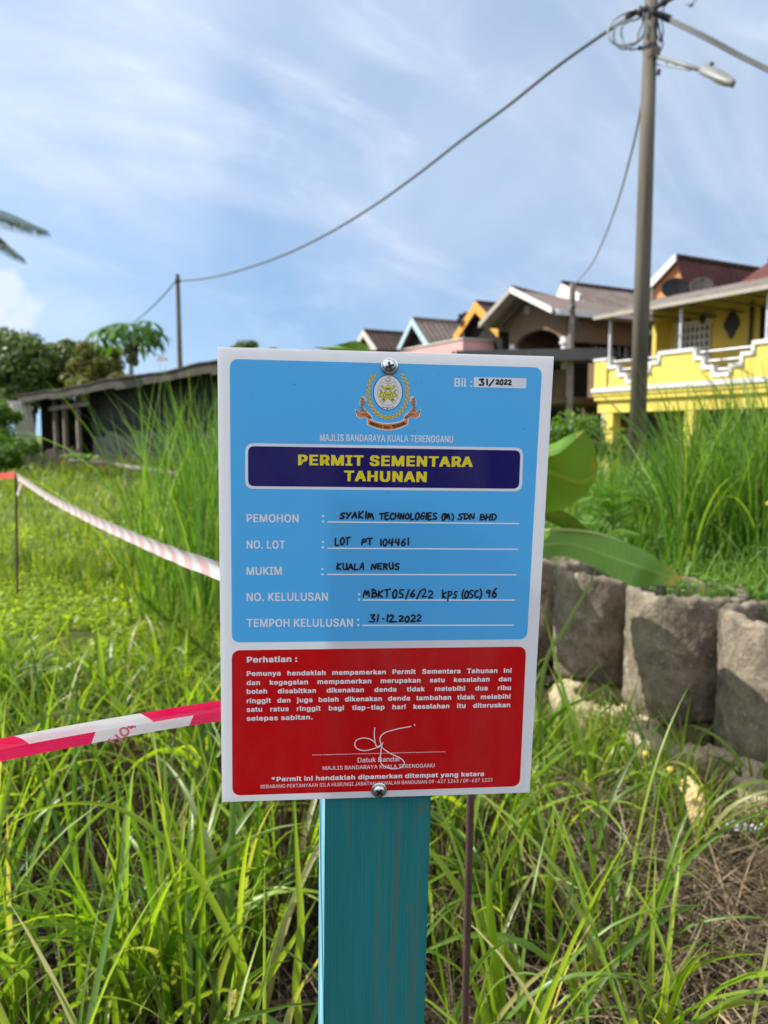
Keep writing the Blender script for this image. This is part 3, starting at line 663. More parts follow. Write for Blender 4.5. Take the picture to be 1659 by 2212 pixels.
loops = [[(1380, 22), (1352, 28), (1325, 45), (1313, 72), (1325, 93), (1350, 98), (1382, 85), (1398, 50)],
         [(1350, 45), (1330, 60), (1326, 84), (1340, 104), (1362, 102), (1388, 80), (1399, 62)],
         [(1362, 38), (1344, 58), (1344, 84), (1358, 106), (1380, 104), (1398, 96)],
         [(1399, 36), (1386, 56), (1374, 92), (1394, 74), (1400, 58)],
         [(1396, 30), (1375, 42), (1358, 46), (1350, 52)],
         [(1412, 48), (1418, 72), (1427, 92), (1424, 60), (1420, 38)], [(1416, 40), (1428, 75), (1432, 95), (1422, 120), (1416, 130)], [(1438, 8), (1432, 24), (1430, 45), (1433, 70), (1428, 90)]]
for i, lp in enumerate(loops):
    m = MB(); m.tube(spline(rel(upole, [pp(x, y, -.12 + .03*math.sin(3*k+i)) for k, (x, y) in enumerate(lp)]), 6), .017 if i < 5 else .011, 6); m.build('cable_loop', WIRE if i < 5 else WIRED, upole, smooth=True)
m = MB(); m.ball(pp(1382, 104, -.12) - upole.location, .035, n=6); m.tube(rel(upole, [pp(1424, 150, -.1), pp(1422, 162, -.1)]), .03, 6); m.build('wire_splice', BLK, upole)
# street lamp on its arm
LG = plain('lamp_grey', (.16, .165, .15), .15, 8, .5, .5, .03); LENS = NT('lamp_cover').base((.30, .25, .15), .35, .5).m
a0, a1 = pp(1413, 121, -.1), at(1520, 154, POLEY - 1.2)
lamp = empty('street_lamp', a0, 'street lamp head on a thin arm fixed to the tall pole', 'street lamp')
m = MB(); m.tube(rel(lamp, [a0, (a0+a1)/2 + Vector((0, 0, .01)), a1]), .03, 8)
m.build('lamp_arm', LG, lamp, smooth=True)
m = MB(); b0, b1 = pp(1413, 138, -.1), at(1492, 152, POLEY - .9); m.tube(rel(lamp, [b0, b1]), .014, 6)
for f in (.35, .6, .85): m.tube(rel(lamp, [a0.lerp(a1, f*.8), b0.lerp(b1, f)]), .010, 6)
m.build('arm_brace', LG, lamp)
hd = (at(1587, 182, POLEY - 1.9) - a1); hl = hd.length; q = hd.to_track_quat('X', 'Z').to_matrix().to_4x4()
m = MB(); n_ = 14; ring = 20; vs = []; fs = []
for i in range(n_+1):
    s = i/n_; w = .13*max(.02, math.sin(math.pi*min(1, .16+s*.84))**.55) if s < 1 else .004; hh = (.10 if s < .3 else .10*(1-.55*((s-.3)/.7)**1.5))
    for k in range(ring):
        a = 2*math.pi*k/ring; y = w*math.cos(a); z = math.sin(a); z = z*hh if z > 0 else z*.05
        vs.append((s*hl, y, z))
for i in range(n_):
    for k in range(ring): fs.append((i*ring+k, i*ring+(k+1) % ring, (i+1)*ring+(k+1) % ring, (i+1)*ring+k))
fs += [tuple(range(ring-1, -1, -1)), tuple(range(n_*ring, (n_+1)*ring))]
m.add(vs, fs); o = m.build('lamp_housing', LG, lamp, smooth=True); o.matrix_local = Matrix.Translation(a1-a0) @ q
m = MB(); vs = []; fs = []
for i in range(n_+1):
    s = .32+.62*i/n_; w = .105*max(.05, math.sin(math.pi*i/n_)**.5)
    for k in range(9):
        a = math.pi*k/8; vs.append((s*hl, w*math.cos(a), -.03-.045*math.sin(a)*math.sin(math.pi*i/n_)**.5))
for i in range(n_):
    for k in range(8): fs.append((i*9+k, i*9+k+1, (i+1)*9+k+1, (i+1)*9+k))
m.add(vs, fs); m.build('lamp_cover', LENS, lamp, smooth=True).matrix_local = Matrix.Translation(a1-a0) @ q
m = MB(); m.lathe([(.04, 0), (.04, .05), (.02, .06), (0, .06)], 12); m.build('photocell', LG, lamp).matrix_local = Matrix.Translation(a1-a0) @ q @ Matrix.Translation((.13, 0, .09))

fp_t, fp_b = at(383.5, 593, 35.0), at(389.5, 800, 35.0)
fpole = empty('utility_pole', (fp_b.x, 35, 0), 'thin bare distant pole rising behind the shed roof', 'utility pole')
m = MB(); m.tube([(0, 0, -.3), (fp_t.x-fp_b.x, 0, fp_t.z)], [.14, .09], 14); m.build('pole', CONC, fpole)
m = MB(); m.lathe([(.1, -.05), (.13, -.05), (.13, .05), (.1, .05)], 14, (fp_t.x-fp_b.x, 0, fp_t.z-.28)); m.build('pole_band', BLK, fpole)
def cable(name, pts, r, mat, label, n=10):
    m = MB(); m.tube(spline(pts, n), r, 7); return tag(m.build(name, mat, smooth=True), label, 'cable')
mainp = [(1397, 14, 12.9), (1300, 75, 14.1), (1200, 146, 15.4), (1100, 226, 16.9), (1000, 300, 18.6), (900, 378, 20.6), (800, 449, 22.8), (700, 509, 25.3), (600, 556, 28.0), (500, 589, 31.0), (440, 602, 33.2), (389, 607, 35.0)]
CAB = NT('weathered_cable').base((0.075, 0.085, 0.08), .5, .35).m
cable('overhead_cable', [at(*p) for p in mainp], .034, CAB, 'thick overhead cable sagging across the sky between the two poles')
cable('overhead_cable', [at(379, 609, 35.2), at(340, 652, 40), at(300, 688, 48), at(262, 716, 60), at(225, 738, 80)], .035, CAB, 'cable running on from the distant pole down behind the papaya tree')
for k, (dy, lb) in enumerate(((0, 'upper of the twin cables leaving the tall pole past the street lamp'), (5.5, 'lower of the twin cables leaving the tall pole past the street lamp'))):
    cable('service_cable', [at(1446, 40+dy, 12.85), at(1520, 75+dy*1.3, 12.3), at(1590, 113+dy*1.2, 11.9), at(1659, 148+dy, 11.5), at(1900, 268+dy, 10.3), Vector((11.5, 9.2, 6.9)), Vector((20, 5.5, 7.6)), Vector((32, .5, 8.4))], .024, [WIRED, CAB][k], lb)
cable('drop_wire', [at(1393, 168, 12.95), at(1380, 258, 14), at(1360, 345, 15.5), at(1336, 430, 17.5), at(1306, 512, 20), at(1278, 570, 22.5), at(1240, 616, 24.9)], .022, WIRE, 'thin pale wire dropping from the tall pole to the short wooden post')
sp0 = at(1237, 612, 24.9); spo = empty('service_post', (sp0.x, 24.9, 0), 'short weathered wooden service post in front of the brown house', 'post')
m = MB(); m.tube([(0, 0, -.2), (0, 0, sp0.z)], [.12, .09], 12); m.build('post', OLD, spo)
m = MB(); m.tube([(0, -.1, sp0.z-.5), (0, -.14, sp0.z-.9)], .05, 8); m.ball((0, -.12, sp0.z-.75), .09, n=6); m.build('insulator', BLK, spo)
for dx in (.0, .08): 
    m = MB(); m.tube(spline([(.05, -.1, sp0.z-.9), (.25+dx, -.1, sp0.z-1.5), (.62+dx, -.1, sp0.z-1.9), (.8+dx, -.05, sp0.z-2.1)], 6), .012, 5); m.build('hanging_wire', WIRED, spo)
bc = at(1493, 13, 14); bird = empty('bird', bc, 'tiny dark bird flying in the sky beside the pole top', 'bird')
m = MB(); m.tube(spline([(-.08, 0, .0), (-.03, 0, .01), (.04, 0, .01), (.09, 0, .03)], 4), [.004, .012, .017, .02, .022, .023, .022, .022, .02, .018, .018, .014, .004], 8)
for s in (-1, 1): m.add([(.03, .01*s, .02), (-.02, .01*s, .02), (-.035, .09*s, .06), (-.02, .13*s, .05), (.01, .09*s, .07)], [(0, 1, 2, 3, 4)])
m.add([(-.07, -.01, 0), (-.07, .01, 0), (-.12, .025, 0), (-.12, -.025, 0)], [(0, 1, 2, 3)])
m.build('body', BLK, bird); bird.rotation_euler = (0, R(-25), R(40))

# ------------------------------------------------------------------ trees and larger plants
BARK = plain('bark', (.11, .085, .06), .4, 6, .95, .15, .5, stretch=(1, 1, .3))
def leaf_cloud(n, centres, rads, size, rnd_up=.5, squash=1.0):
    """small leaf faces scattered in clumps; returns V, F (rhombus leaves)"""
    k = rng.integers(0, len(centres), n); c = np.asarray(centres)[k]; r = np.asarray(rads)[k]
    d = rng.normal(size=(n, 3)); d /= np.linalg.norm(d, axis=1)[:, None]
    rad = r * rng.random(n) ** (1/2.6); p = c + d * rad[:, None] * np.array([1, 1, squash])
    nr = d * .7 + rng.normal(size=(n, 3)) * .6 + np.array([0, 0, rnd_up]); nr /= np.linalg.norm(nr, axis=1)[:, None]
    a = np.cross(nr, rng.normal(size=(n, 3))); a /= np.linalg.norm(a, axis=1)[:, None]; b = np.cross(nr, a)
    s = size * (0.6 + .8 * rng.random(n))[:, None]
    V = np.stack([p - a*s*.5, p + b*s*.26 - a*s*.05, p + a*s*.5 - nr*s*.12, p - b*s*.26 - a*s*.05], 1).reshape(-1, 3)
    return V, np.arange(4*n).reshape(-1, 4)
def tree(name, base, height_, crown_c, crown_r, nclump, nleaf, size, mat, label, cat='tree', trunk_r=.16, squash=.8, group=None, clump=.42):
    e = empty(name, base, label, cat, group); B = np.array(base)
    cen = []; rad = []
    cr = np.array(crown_r)
    for i in range(nclump):
        while True:
            d = rng.uniform(-1, 1, 3)
            if .25 < np.linalg.norm(d) < 1: break
        if rng.random() < .75: d = d / np.linalg.norm(d) * rng.uniform(.62, .92)
        cen.append(np.array(crown_c) + d * cr); rad.append(clump * cr.mean() * rng.uniform(.5, 1.1))
    V, F = leaf_cloud(nleaf, cen, rad, size, .4, squash)
    np_mesh('crown', V - B, F, mat, e, smooth=False)
    m = MB(); cc = Vector(crown_c) - Vector(base)
    m.tube(spline([(0, 0, -.2), (.05, .03, cc.z*.3), (cc.x*.6-.05, cc.y*.6, cc.z*.65), (cc.x, cc.y, cc.z)], 4), [trunk_r*(1-.055*i) for i in range(13)], 9)
    for i in range(min(8, nclump)):
        c = Vector(cen[i]) - Vector(base); m.tube(spline([Vector((cc.x*.55, cc.y*.55, cc.z*(.5+.02*i))), Vector((cc.x*.6, cc.y*.6, cc.z*.62)).lerp(c, .5) + Vector((0, 0, .15)), c], 4), [trunk_r*.5*(1-.09*k) for k in range(9)], 6)
    m.build('trunk', BARK, e, smooth=True); return e
LF_DK = leaf_mat('dark_leaves', [(.028, .050, .010), (.052, .09, .016), (.09, .135, .026), (.14, .18, .05)], .25)
LF_OL = leaf_mat('olive_leaves', [(.05, .07, .012), (.085, .10, .015), (.13, .13, .02), (.16, .15, .03)], .3)
LF_GR = leaf_mat('fresh_leaves', [(.05, .11, .012), (.08, .16, .018), (.12, .21, .025)], .35)
def C3(px, py, Y): return tuple(at(px, py, Y))
def on_ground(px, Y): x = at(px, 937, Y).x; return (x, Y, float(height(x, Y)))
tree('mango_tree', on_ground(70, 44), 6, C3(85, 800, 44), (2.9, 2.2, 2.2), 46, 24000, .26, LF_DK, 'large dark mango tree at the left behind the shed', clump=.46)
tree('mango_tree', on_ground(-60, 42), 6, C3(-45, 850, 42), (2.6, 2.2, 2.0), 24, 12000, .26, LF_DK, 'dark tree half out of the picture at the far left edge', clump=.45)
tree('olive_tree', on_ground(200, 41), 6, C3(200, 800, 41), (1.6, 1.5, 1.35), 26, 11000, .22, LF_OL, 'yellowish olive green tree between the mango and the papaya', clump=.45)
tree('olive_tree', on_ground(225, 38), 5, C3(225, 838, 38), (1.6, 1.5, .9), 18, 7000, .20, LF_OL, 'low olive green tree just above the shed roof under the papaya', clump=.45)
tree('shrub', on_ground(-30, 30), 2, C3(-30, 905, 30), (1.6, 1.2, .85), 22, 7000, .14, LF_GR, 'bright green shrub beside the left end of the shed', 'shrub', .06)
tree('shrub', on_ground(0, 24), 2, C3(0, 978, 24), (1.35, 1.0, .5), 18, 6000, .12, LF_GR, 'low leafy shrub at the left edge in front of the taller shrub', 'shrub', .05)
tree('distant_tree', on_ground(555, 90), 6, C3(550, 768, 90), (2.9, 2.0, 1.8), 16, 4000, .35, LF_DK, 'distant dark tree top just above the sign', 'tree', .2)
tree('distant_tree', on_ground(465, 80), 6, C3(478, 805, 80), (1.9, 1.6, 1.2), 10, 1600, .35, LF_DK, 'distant tree top beside the upper corner of the sign, over the shed roof', 'tree', .2)
tree('hedge', on_ground(1150, 16.5), 1, C3(1205, 950, 16.5), (1.7, .9, .40), 22, 5000, .11, LF_GR, 'green hedge between the sign and the utility pole', 'hedge', .04)

# papaya
pb_ = on_ground(284, 26.5); pc = Vector(C3(283, 742, 26.5)); pap = empty('papaya_tree', pb_, 'papaya tree with drooping lobed leaves above the shed roof', 'tree')
m = MB(); cr = pc - Vector(pb_); m.tube(spline([(0, 0, -.2), (.04, 0, cr.z*.4), (cr.x, cr.y, cr.z+.25)], 6), [.10-.003*i for i in range(13)], 10); m.build('trunk', plain('papaya_bark', (.22, .21, .17), .2, 8, .85), pap, smooth=True)
PAPL = leaf_mat('papaya_leaf', [(.035, .105, .018), (.05, .12, .022), (.065, .145, .028)], .3, .6, .15)
PAPY = leaf_mat('papaya_yellow_leaf', [(.42, .26, .02), (.36, .24, .02)], .4)
def lobed(size, droop):
    vs = [(0, 0, 0)]; fs = []; lobes = 7
    for i in range(lobes):
        a = R(-140 + 280*i/(lobes-1)); L = size*(1 - .30*abs(i-3)/3)
        da = R(17)
        prof = [(.0, .32, 0), (-1, .5, 0), (-.75, .75, 0), (0, 1.0, 0), (.75, .75, 0), (1, .5, 0)]
        o = len(vs)
        for (s, f, _) in ((-1, .42, 0), (-1.15, .62, 0), (-.55, .80, 0), (0, 1, 0), (.55, .80, 0), (1.15, .62, 0), (1, .42, 0)):
            aa = a + s*da*(.55 if f > .7 else .75 if f > .5 else .9); rr = L*f
            vs.append((rr*math.cos(aa), rr*math.sin(aa), -droop*size*f*f*(1+.2*math.sin(i*2))+ .05*size*abs(s)))
        fs.append((0,) + tuple(range(o, o+7)))
    return vs, fs
for i in range(20):
    a = i*2.399963 + .3; el = [.5, .15, -.2][i % 3] + .1*rnd.random(); L = rnd.uniform(.7, 1.05)
    tip = pc + Vector((math.cos(a)*L*math.cos(el), math.sin(a)*L*math.cos(el), .25 + math.sin(el)*L*.75))
    if i == 19: tip = Vector(C3(350, 772, 26.3))
    base_ = pc + Vector((0, 0, .15 - .02*i)) - Vector(pb_)
    vs, fs = lobed(rnd.uniform(.62, .82) if i < 19 else .28, rnd.uniform(.35, .7))
    d = Vector((math.cos(a), math.sin(a), -.35)).normalized(); q = d.to_track_quat('X', 'Z').to_matrix()
    m = MB(); m.add([q @ Vector(v) + tip - Vector(pb_) for v in vs], fs)
    m.tube(spline([base_, base_.lerp(tip-Vector(pb_), .55)+Vector((0, 0, .1)), tip-Vector(pb_)], 4), .016, 5)
    me = m.build('leaf', PAPY if i == 19 else PAPL, pap)
FRU = plain('papaya_fruit', (.055, .075, .025), .35, 5, .5, .4, .03, dirt=(.16, .07, .03))
for i in range(9):
    a = i*2.4; z = -.05 - .075*i; rr = .17 if i < 7 else .12
    m = MB(); m.ball((0, 0, 0), .12, (1, 1, 1.45), 8); o = m.build('fruit', FRU, pap, smooth=True); o.location = cr + Vector((math.cos(a)*rr, math.sin(a)*rr, z+.05))

# coconut palm at the left edge
pcx = Vector(C3(-175, 470, 22)); pbx = Vector((pcx.x-.6, 22.5, 0)); palm = empty('coconut_palm', pbx, 'coconut palm whose frond tips reach in at the left edge', 'palm tree')
m = MB(); m.tube(spline([(0, 0, -.2), (.15, -.1, 2.4), pcx - pbx], 8), [.17-.004*i for i in range(17)], 12); m.build('trunk', BARK, palm, smooth=True)
PALM = leaf_mat('palm_leaflet', [(.030, .045, .008), (.05, .07, .012), (.08, .10, .02)], .15, .9, .03)
def frond(base_, tip, sag):
    base_, tip = Vector(base_), Vector(tip); mid = base_.lerp(tip, .55) + Vector((0, 0, sag)); sp = spline([base_, mid, tip], 24)
    m = MB(); m.tube(sp, [.03*(1-.02*i) for i in range(len(sp))], 6)
    n = len(sp)
    for i in range(3, n):
        t = (sp[i]-sp[i-1]).normalized(); side = t.cross(Vector((0, 0, 1))).normalized(); f = i/n
        for s in (-1, 1):
            L = .52*math.sin(math.pi*min(.97, .12+f*.9))**.6 + .06
            d = (side*s*.50 + t*.35 + Vector((0, 0, -1.0 - .3*rnd.random()))).normalized(); w = t*.024
            p = sp[i]; q1 = p + d*L*.5 + side*s*.05; q2 = p + d*L + Vector((0, 0, -.06))
            m.add([p-w*.5, p+w*.5, q1+w, q1-w], [(0, 1, 2, 3)]); m.add([q1-w, q1+w, q2], [(0, 1, 2)])
    return m
tips = [C3(101, 497, 21.6), C3(50, 556, 21.6)]
for i, tp in enumerate(tips): frond(pcx-pbx, Vector(tp)-pbx, [.42, .45][i]).build('frond', PALM, palm)
for i in range(11):
    a = R(70 + i*24); el = [.2, .5, -.2, .8][i % 4]
    frond(pcx-pbx, pcx-pbx + Vector((math.cos(a)*3.0*math.cos(el), math.sin(a)*3.0*math.cos(el), math.sin(el)*2.2-.4)), .6).build('frond', PALM, palm)

# ------------------------------------------------------------------ concrete rings of the bank wall
t = NT('rough_concrete'); n = t.noise(7, 8, .68); n2 = t.noise(40, 5, .7); n3 = t.noise(2.2, 4)
n4 = t.noise(6, 6, .65, (1, 1, .22)); c = t.mix(t.rng(n, .35, .68), (.085, .070, .050), (.32, .265, .195)); c = t.mix(t.rng(n2, .58, .72, 0, .75), c, (.52, .47, .40)); c = t.mix(t.rng(n3, .42, .62, 0, .5), c, (.045, .038, .028)); c = t.mix(t.rng(n4, .52, .70, 0, .8), c, (.026, .022, .017))
t.base(c, .95, .15); t.bump(t.math('ADD', n, t.math('MULTIPLY', n2, .6)), .9, .025); RINGM = t.m
SAND = plain('sandy_concrete', (.38, .31, .20), .25, 12, .95, .15, .5)
def ring(cx, cy, z0, z1, ro, ri, label, mat=RINGM, seed=0, group='concrete rings of the bank wall'):
    r_ = np.random.default_rng(seed); n = 72; prof = []
    for k in range(5): a = math.pi/2*k/4; prof.append((ro-.035+.035*math.sin(a), z0+.035-.035*math.cos(a)))
    for k in range(1, 14): prof.append((ro, z0+.035+(z1-z0-.06)*k/14))
    for k in range(5): a = math.pi/2*k/4; prof.append((ro-.025+.025*math.cos(a), z1-.025+.025*math.sin(a)))
    for k in range(5): a = math.pi/2*k/4; prof.append((ri+.02-.02*math.sin(a), z1-.02+.02*math.cos(a)))
    prof += [(ri, z1-.1), (ri, z1-.25), (ri*.6, z1-.27), (0, z1-.27)]
    ph = r_.uniform(0, 6.28, 8)
    m = MB(); m.lathe(prof, n)
    vv = []
    for x, y, z in m.v:
        a = math.atan2(y, x); rr = math.hypot(x, y)
        d = .003*math.sin(3*a+ph[0])+.003*math.sin(5*a+z*9+ph[1])+.003*math.sin(11*a-z*17+ph[2])+.004*math.sin(23*a+z*31+ph[3])+.0035*math.sin(37*a-z*53+ph[4])
        dz = (.006*math.sin(4*a+ph[5])+.006*math.sin(13*a+ph[6])+.005*math.sin(29*a+ph[7])) if z > z1-.15 else .018*math.sin(3*a+ph[1])
        k = 1 + (d/ro if rr > 1e-6 else 0)
        vv.append((x*k, y*k, z+dz-z0))
    m.v = vv; o = m.build('concrete_ring', mat, smooth=True); o.location = (cx, cy, z0); tag(o, label, 'concrete ring', group); return o
WD = Vector((-.436, .90, 0)); M0 = Vector((1.385, 3.47, 0))
ring(M0.x, M0.y, .03, .60, .262, .205, 'middle weathered concrete ring under the tip of the lower banana leaf', seed=1)
p = M0 + WD*.53 + Vector((.0, .0, 0)); ring(p.x, p.y, .05, .60, .258, .20, 'shaded concrete ring beside the sign edge under the banana leaf', seed=2)
p = M0 - WD*.50 + Vector((.03, .0, 0)); ring(p.x, p.y, .00, .585, .262, .205, 'concrete ring cut by the right picture edge', seed=3)
p = M0 + WD*1.06; ring(p.x, p.y, .05, .60, .25, .185, 'concrete ring mostly behind the sign, next to the shaded ring', seed=4)
p = M0 - WD*.98 + Vector((.05, 0, 0)); ring(p.x, p.y, .0, .58, .25, .185, 'nearest concrete ring of the bank wall, out at the right', seed=8)
for k, lb in ((-.25, 'sandy half buried ring below the middle and right rings'), (.28, 'brown half buried ring below the middle and shaded rings'), (-.78, 'half buried ring low at the right picture edge')):
    p = M0 + WD*k - Vector((WALL_N[0], WALL_N[1], 0))*.20; ring(p.x, p.y, -.32, .045, .27, .15, lb, SAND, seed=int(20+k*10))

# banana plant behind the sign
t = NT('banana_leaf'); g = t.coord(which='UV'); sp_ = t.node('ShaderNodeSeparateXYZ', {0: g})
vein = t.math('SINE', t.math('MULTIPLY', sp_.outputs[0], 260)); rib = t.rng(t.math('ABSOLUTE', t.math('SUBTRACT', sp_.outputs[1], .5)), .0, .05, 1, 0)
nb = t.noise(5, 4); cb = t.mix(t.rng(nb, .3, .7), (.085, .185, .022), (.13, .25, .034)); cb = t.mix(t.rng(vein, -1, 1, 0, .10), cb, (.04, .10, .012))
edge = t.math('MULTIPLY', t.rng(sp_.outputs[0], .80, .97), t.rng(t.noise(14, 3), .42, .6)); cb = t.mix(edge, cb, (.45, .26, .02)); cb = t.mix(rib, cb, (.20, .28, .06))
t.base(cb, .5, .22); t.bump(vein, .05, .002); t.translucent(t.mix(1.0, cb, (1.0, .9, .18), 'MULTIPLY'), .16); BAN = t.m
bz = float(height(.62, 3.35)); ban = empty('banana_plant', (.50, 3.0, bz), 'young banana plant behind the sign with two broad leaves beside it', 'banana plant')
m = MB(); m.tube(spline([(0, 0, -.1), (.02, .0, .3), (.03, -.02, .62)], 6), [.055, .053, .05, .048, .046, .044, .042, .04, .038, .035, .032, .03, .026], 12); m.build('stem', plain('banana_stem', (.16, .19, .06), .25, 8, .6), ban, smooth=True)
def leaf_grid(top, mid, bot, n, name='leaf', fold=0.0, ripple=0.0, rfreq=9):
    """surface through three curves of 3-D points"""
    T, Mi, B = (spline([Vector(p) for p in c], n) for c in (top, mid, bot)); k = min(len(T), len(Mi), len(B)); V = []; UVs = []; rows = 13
    for i in range(k):
        for j in range(rows):
            f = j/(rows-1)
            p = T[i].lerp(Mi[i], f*2) if f <= .5 else Mi[i].lerp(B[i], f*2-1)
            off = ripple*math.sin(i/k*rfreq*math.pi*1.3 + 1.5*math.sin(i/k*7))*abs(f)**.8 * (1-(i/k)**4)
            V.append(tuple(Vector(p) + Vector((0, 1, 0))*off - ban.location)); UVs.append((i/(k-1), f))
    q = [(i*rows+j, i*rows+j+1, (i+1)*rows+j+1, (i+1)*rows+j) for i in range(k-1) for j in range(rows-1)]
    return np_mesh(name, np.array(V), np.array(q), BAN, ban, True, uv=np.array(UVs))
P = lambda *a: at(*a)
leaf_grid([P(960, 1010, 2.52), P(1090, 975, 2.52), P(1180, 962, 2.53), P(1222, 944, 2.54), P(1257, 929, 2.56), P(1283, 962, 2.60), P(1291, 1008, 2.63)],
          [P(960, 1032, 2.62), P(1090, 1020, 2.62), P(1180, 1019, 2.62), P(1215, 1030, 2.63), P(1249, 1044, 2.65), P(1276, 1034, 2.65), P(1292, 1014, 2.64)],
          [P(960, 1050, 2.72), P(1090, 1095, 2.74), P(1172, 1106, 2.76), P(1222, 1097, 2.76), P(1260, 1071, 2.74), P(1284, 1040, 2.68), P(1292, 1018, 2.645)], 8)
leaf_grid([P(1090, 972, 2.50), P(1185, 961, 2.52), P(1225, 942, 2.53), P(1259, 928, 2.555)],
          [P(1090, 988, 2.45), P(1188, 974, 2.48), P(1225, 956, 2.51), P(1260, 930, 2.553)],
          [P(1090, 1004, 2.44), P(1190, 985, 2.46), P(1220, 970, 2.49), P(1261, 932, 2.55)], 6)
leaf_grid([P(1040, 1210, 2.85), P(1110, 1160, 2.80), P(1180, 1147, 2.75), P(1250, 1150, 2.72), P(1320, 1163, 2.70), P(1390, 1188, 2.70), P(1445, 1225, 2.72), P(1476, 1250, 2.74)],
          [P(1040, 1225, 2.82), P(1110, 1183, 2.76), P(1180, 1178, 2.70), P(1248, 1180, 2.67), P(1318, 1202, 2.65), P(1385, 1224, 2.66), P(1442, 1245, 2.70), P(1476, 1252, 2.74)],
          [P(1040, 1240, 2.82), P(1110, 1208, 2.74), P(1180, 1208, 2.68), P(1238, 1210, 2.64), P(1308, 1238, 2.63), P(1370, 1265, 2.64), P(1436, 1266, 2.68), P(1476, 1254, 2.74)], 14, ripple=.062, rfreq=4.6)
leaf_grid([(-.05, 3.10, 1.20), (.20, 3.14, 1.28), (.44, 3.22, 1.20), (.62, 3.28, 1.04)], [(-.10, 3.27, 1.16), (.20, 3.34, 1.26), (.44, 3.38, 1.17), (.64, 3.34, 1.02)], [(-.12, 3.42, 1.14), (.16, 3.52, 1.24), (.40, 3.54, 1.14), (.62, 3.42, 1.0)], 8)
leaf_grid([(.15, 2.80, .98), (.45, 2.85, 1.06), (.70, 2.92, 1.00), (.86, 3.00, .86)], [(.10, 3.0, .95), (.45, 3.06, 1.03), (.70, 3.10, .97), (.87, 3.06, .85)], [(.10, 3.15, .93), (.40, 3.24, 1.0), (.65, 3.26, .95), (.86, 3.12, .84)], 8)
leaf_grid([(-.06, 3.75, 1.10), (.22, 3.80, 1.18), (.44, 3.88, 1.10), (.58, 3.95, .98)], [(-.08, 3.90, 1.08), (.22, 3.95, 1.16), (.44, 3.98, 1.08), (.59, 4.0, .97)], [(-.08, 4.04, 1.06), (.18, 4.10, 1.14), (.40, 4.10, 1.05), (.58, 4.05, .96)], 8)
leaf_grid([P(1080, 1142, 2.9), P(1180, 1140, 2.86), P(1320, 1158, 2.84), P(1476, 1248, 2.75)], [P(1080, 1150, 2.86), P(1180, 1143, 2.82), P(1320, 1160, 2.78), P(1476, 1249, 2.745)], [P(1080, 1158, 2.81), P(1180, 1148, 2.755), P(1320, 1164, 2.705), P(1476, 1250, 2.74)], 8)
leaf_grid([P(830, 900, 3.0), P(760, 790, 3.1), P(700, 752, 3.15), P(672, 752, 3.2)], [P(835, 900, 3.0), P(780, 780, 3.05), P(740, 748, 3.1), P(690, 752, 3.2)], [P(850, 900, 3.0), P(812, 800, 3.0), P(778, 738, 3.0), P(700, 755, 3.2)], 8)
m = MB(); m.tube(spline([p - ban.location for p in (P(1108, 1420, 2.98), P(1112, 1290, 2.9), P(1090, 1190, 2.84), P(1180, 1148, 2.755), P(1320, 1163, 2.705), P(1470, 1249, 2.74))], 8), [.016*(1-.018*i) for i in range(41)], 8); m.build('midrib', leaf_mat('midrib', [(.22, .30, .07), (.24, .32, .08)], .2), ban, smooth=True)
for pts in ([P(1120, 1410, 2.98), P(1085, 1200, 2.9), P(1000, 1040, 2.8), P(960, 1030, 2.78)], [P(1110, 1420, 3.0), P(980, 1150, 3.0), P(850, 900, 3.0)]):
    m = MB(); m.tube(spline([p - ban.location for p in pts], 8), .012, 8); m.build('leaf_stalk', BAN, ban, smooth=True)

# fern leaved weeds
FERN = leaf_mat('feathery_leaf', [(.075, .17, .015), (.10, .22, .02), (.14, .27, .03)], .4)
FERN2 = leaf_mat('feathery_leaf_dim', [(.07, .13, .012), (.10, .17, .02), (.13, .20, .025)], .4)
def feathery(px, py, Y, size, nfr, label, mat=FERN):
    c = at(px, py, Y); b = Vector((c.x, c.y, float(height(c.x, c.y)))); e = empty('feathery_weed', b, label, 'weed', 'feathery weeds in the long grass')
    hgt = max(.15, c.z - b.z); m = MB(); st_ = MB()
    for i in range(nfr):
        a = rnd.uniform(0, 6.28); z0 = hgt*rnd.uniform(.45, 1.0); p0 = Vector((0, 0, z0)); L = size*rnd.uniform(.6, 1.1); el = rnd.uniform(-.2, .6)
        tip = p0 + Vector((math.cos(a)*math.cos(el), math.sin(a)*math.cos(el), math.sin(el)))*L; sp = spline([p0, p0.lerp(tip, .5)+Vector((0, 0, L*.13)), tip], 7)
        st_.tube(sp, .0025*max(1, size*3), 4)
        for k in range(2, len(sp)):
            t = (sp[k]-sp[k-1]).normalized(); sd = t.cross(Vector((0, 0, 1))).normalized(); l = L*.34*(1-.55*k/len(sp))
            for s in (-1, 1):
                d = (sd*s+t*.35).normalized()
                for w in range(5):
                    q = sp[k] + d*l*(w+1)/5; r_ = l*.15
                    for s2 in (-1, 1):
                        tt = t*s2; m.add([q, q+tt*r_*.8+d*r_*.5, q+tt*r_*1.7+Vector((0, 0, rnd.uniform(-.01, .01))), q+tt*r_*.8-d*r_*.4], [(0, 1, 2, 3)])
    st_.tube([(0, 0, -.05), (0, 0, hgt*.98)], [.008, .004], 5)
    m.build('foliage', mat, e); st_.build('stem', mat, e)
feathery(400, 1062, 8.0, .42, 22, 'bright feathery weed in front of the black shed netting', FERN2)
feathery(1325, 1070, 4.6, .22, 16, 'feathery green weed right of the upper banana leaf')
feathery(1395, 1050, 5.2, .24, 16, 'light feathery weed between the banana leaf and tall grass')
feathery(1610, 1135, 4.4, .20, 14, 'small feathery weed at the right above the concrete rings')
feathery(1650, 1180, 4.1, .18, 12, 'feathery weed at the right edge above the last ring')
feathery(1300, 1150, 4.3, .18, 12, 'feathery weed just above the lower banana leaf')
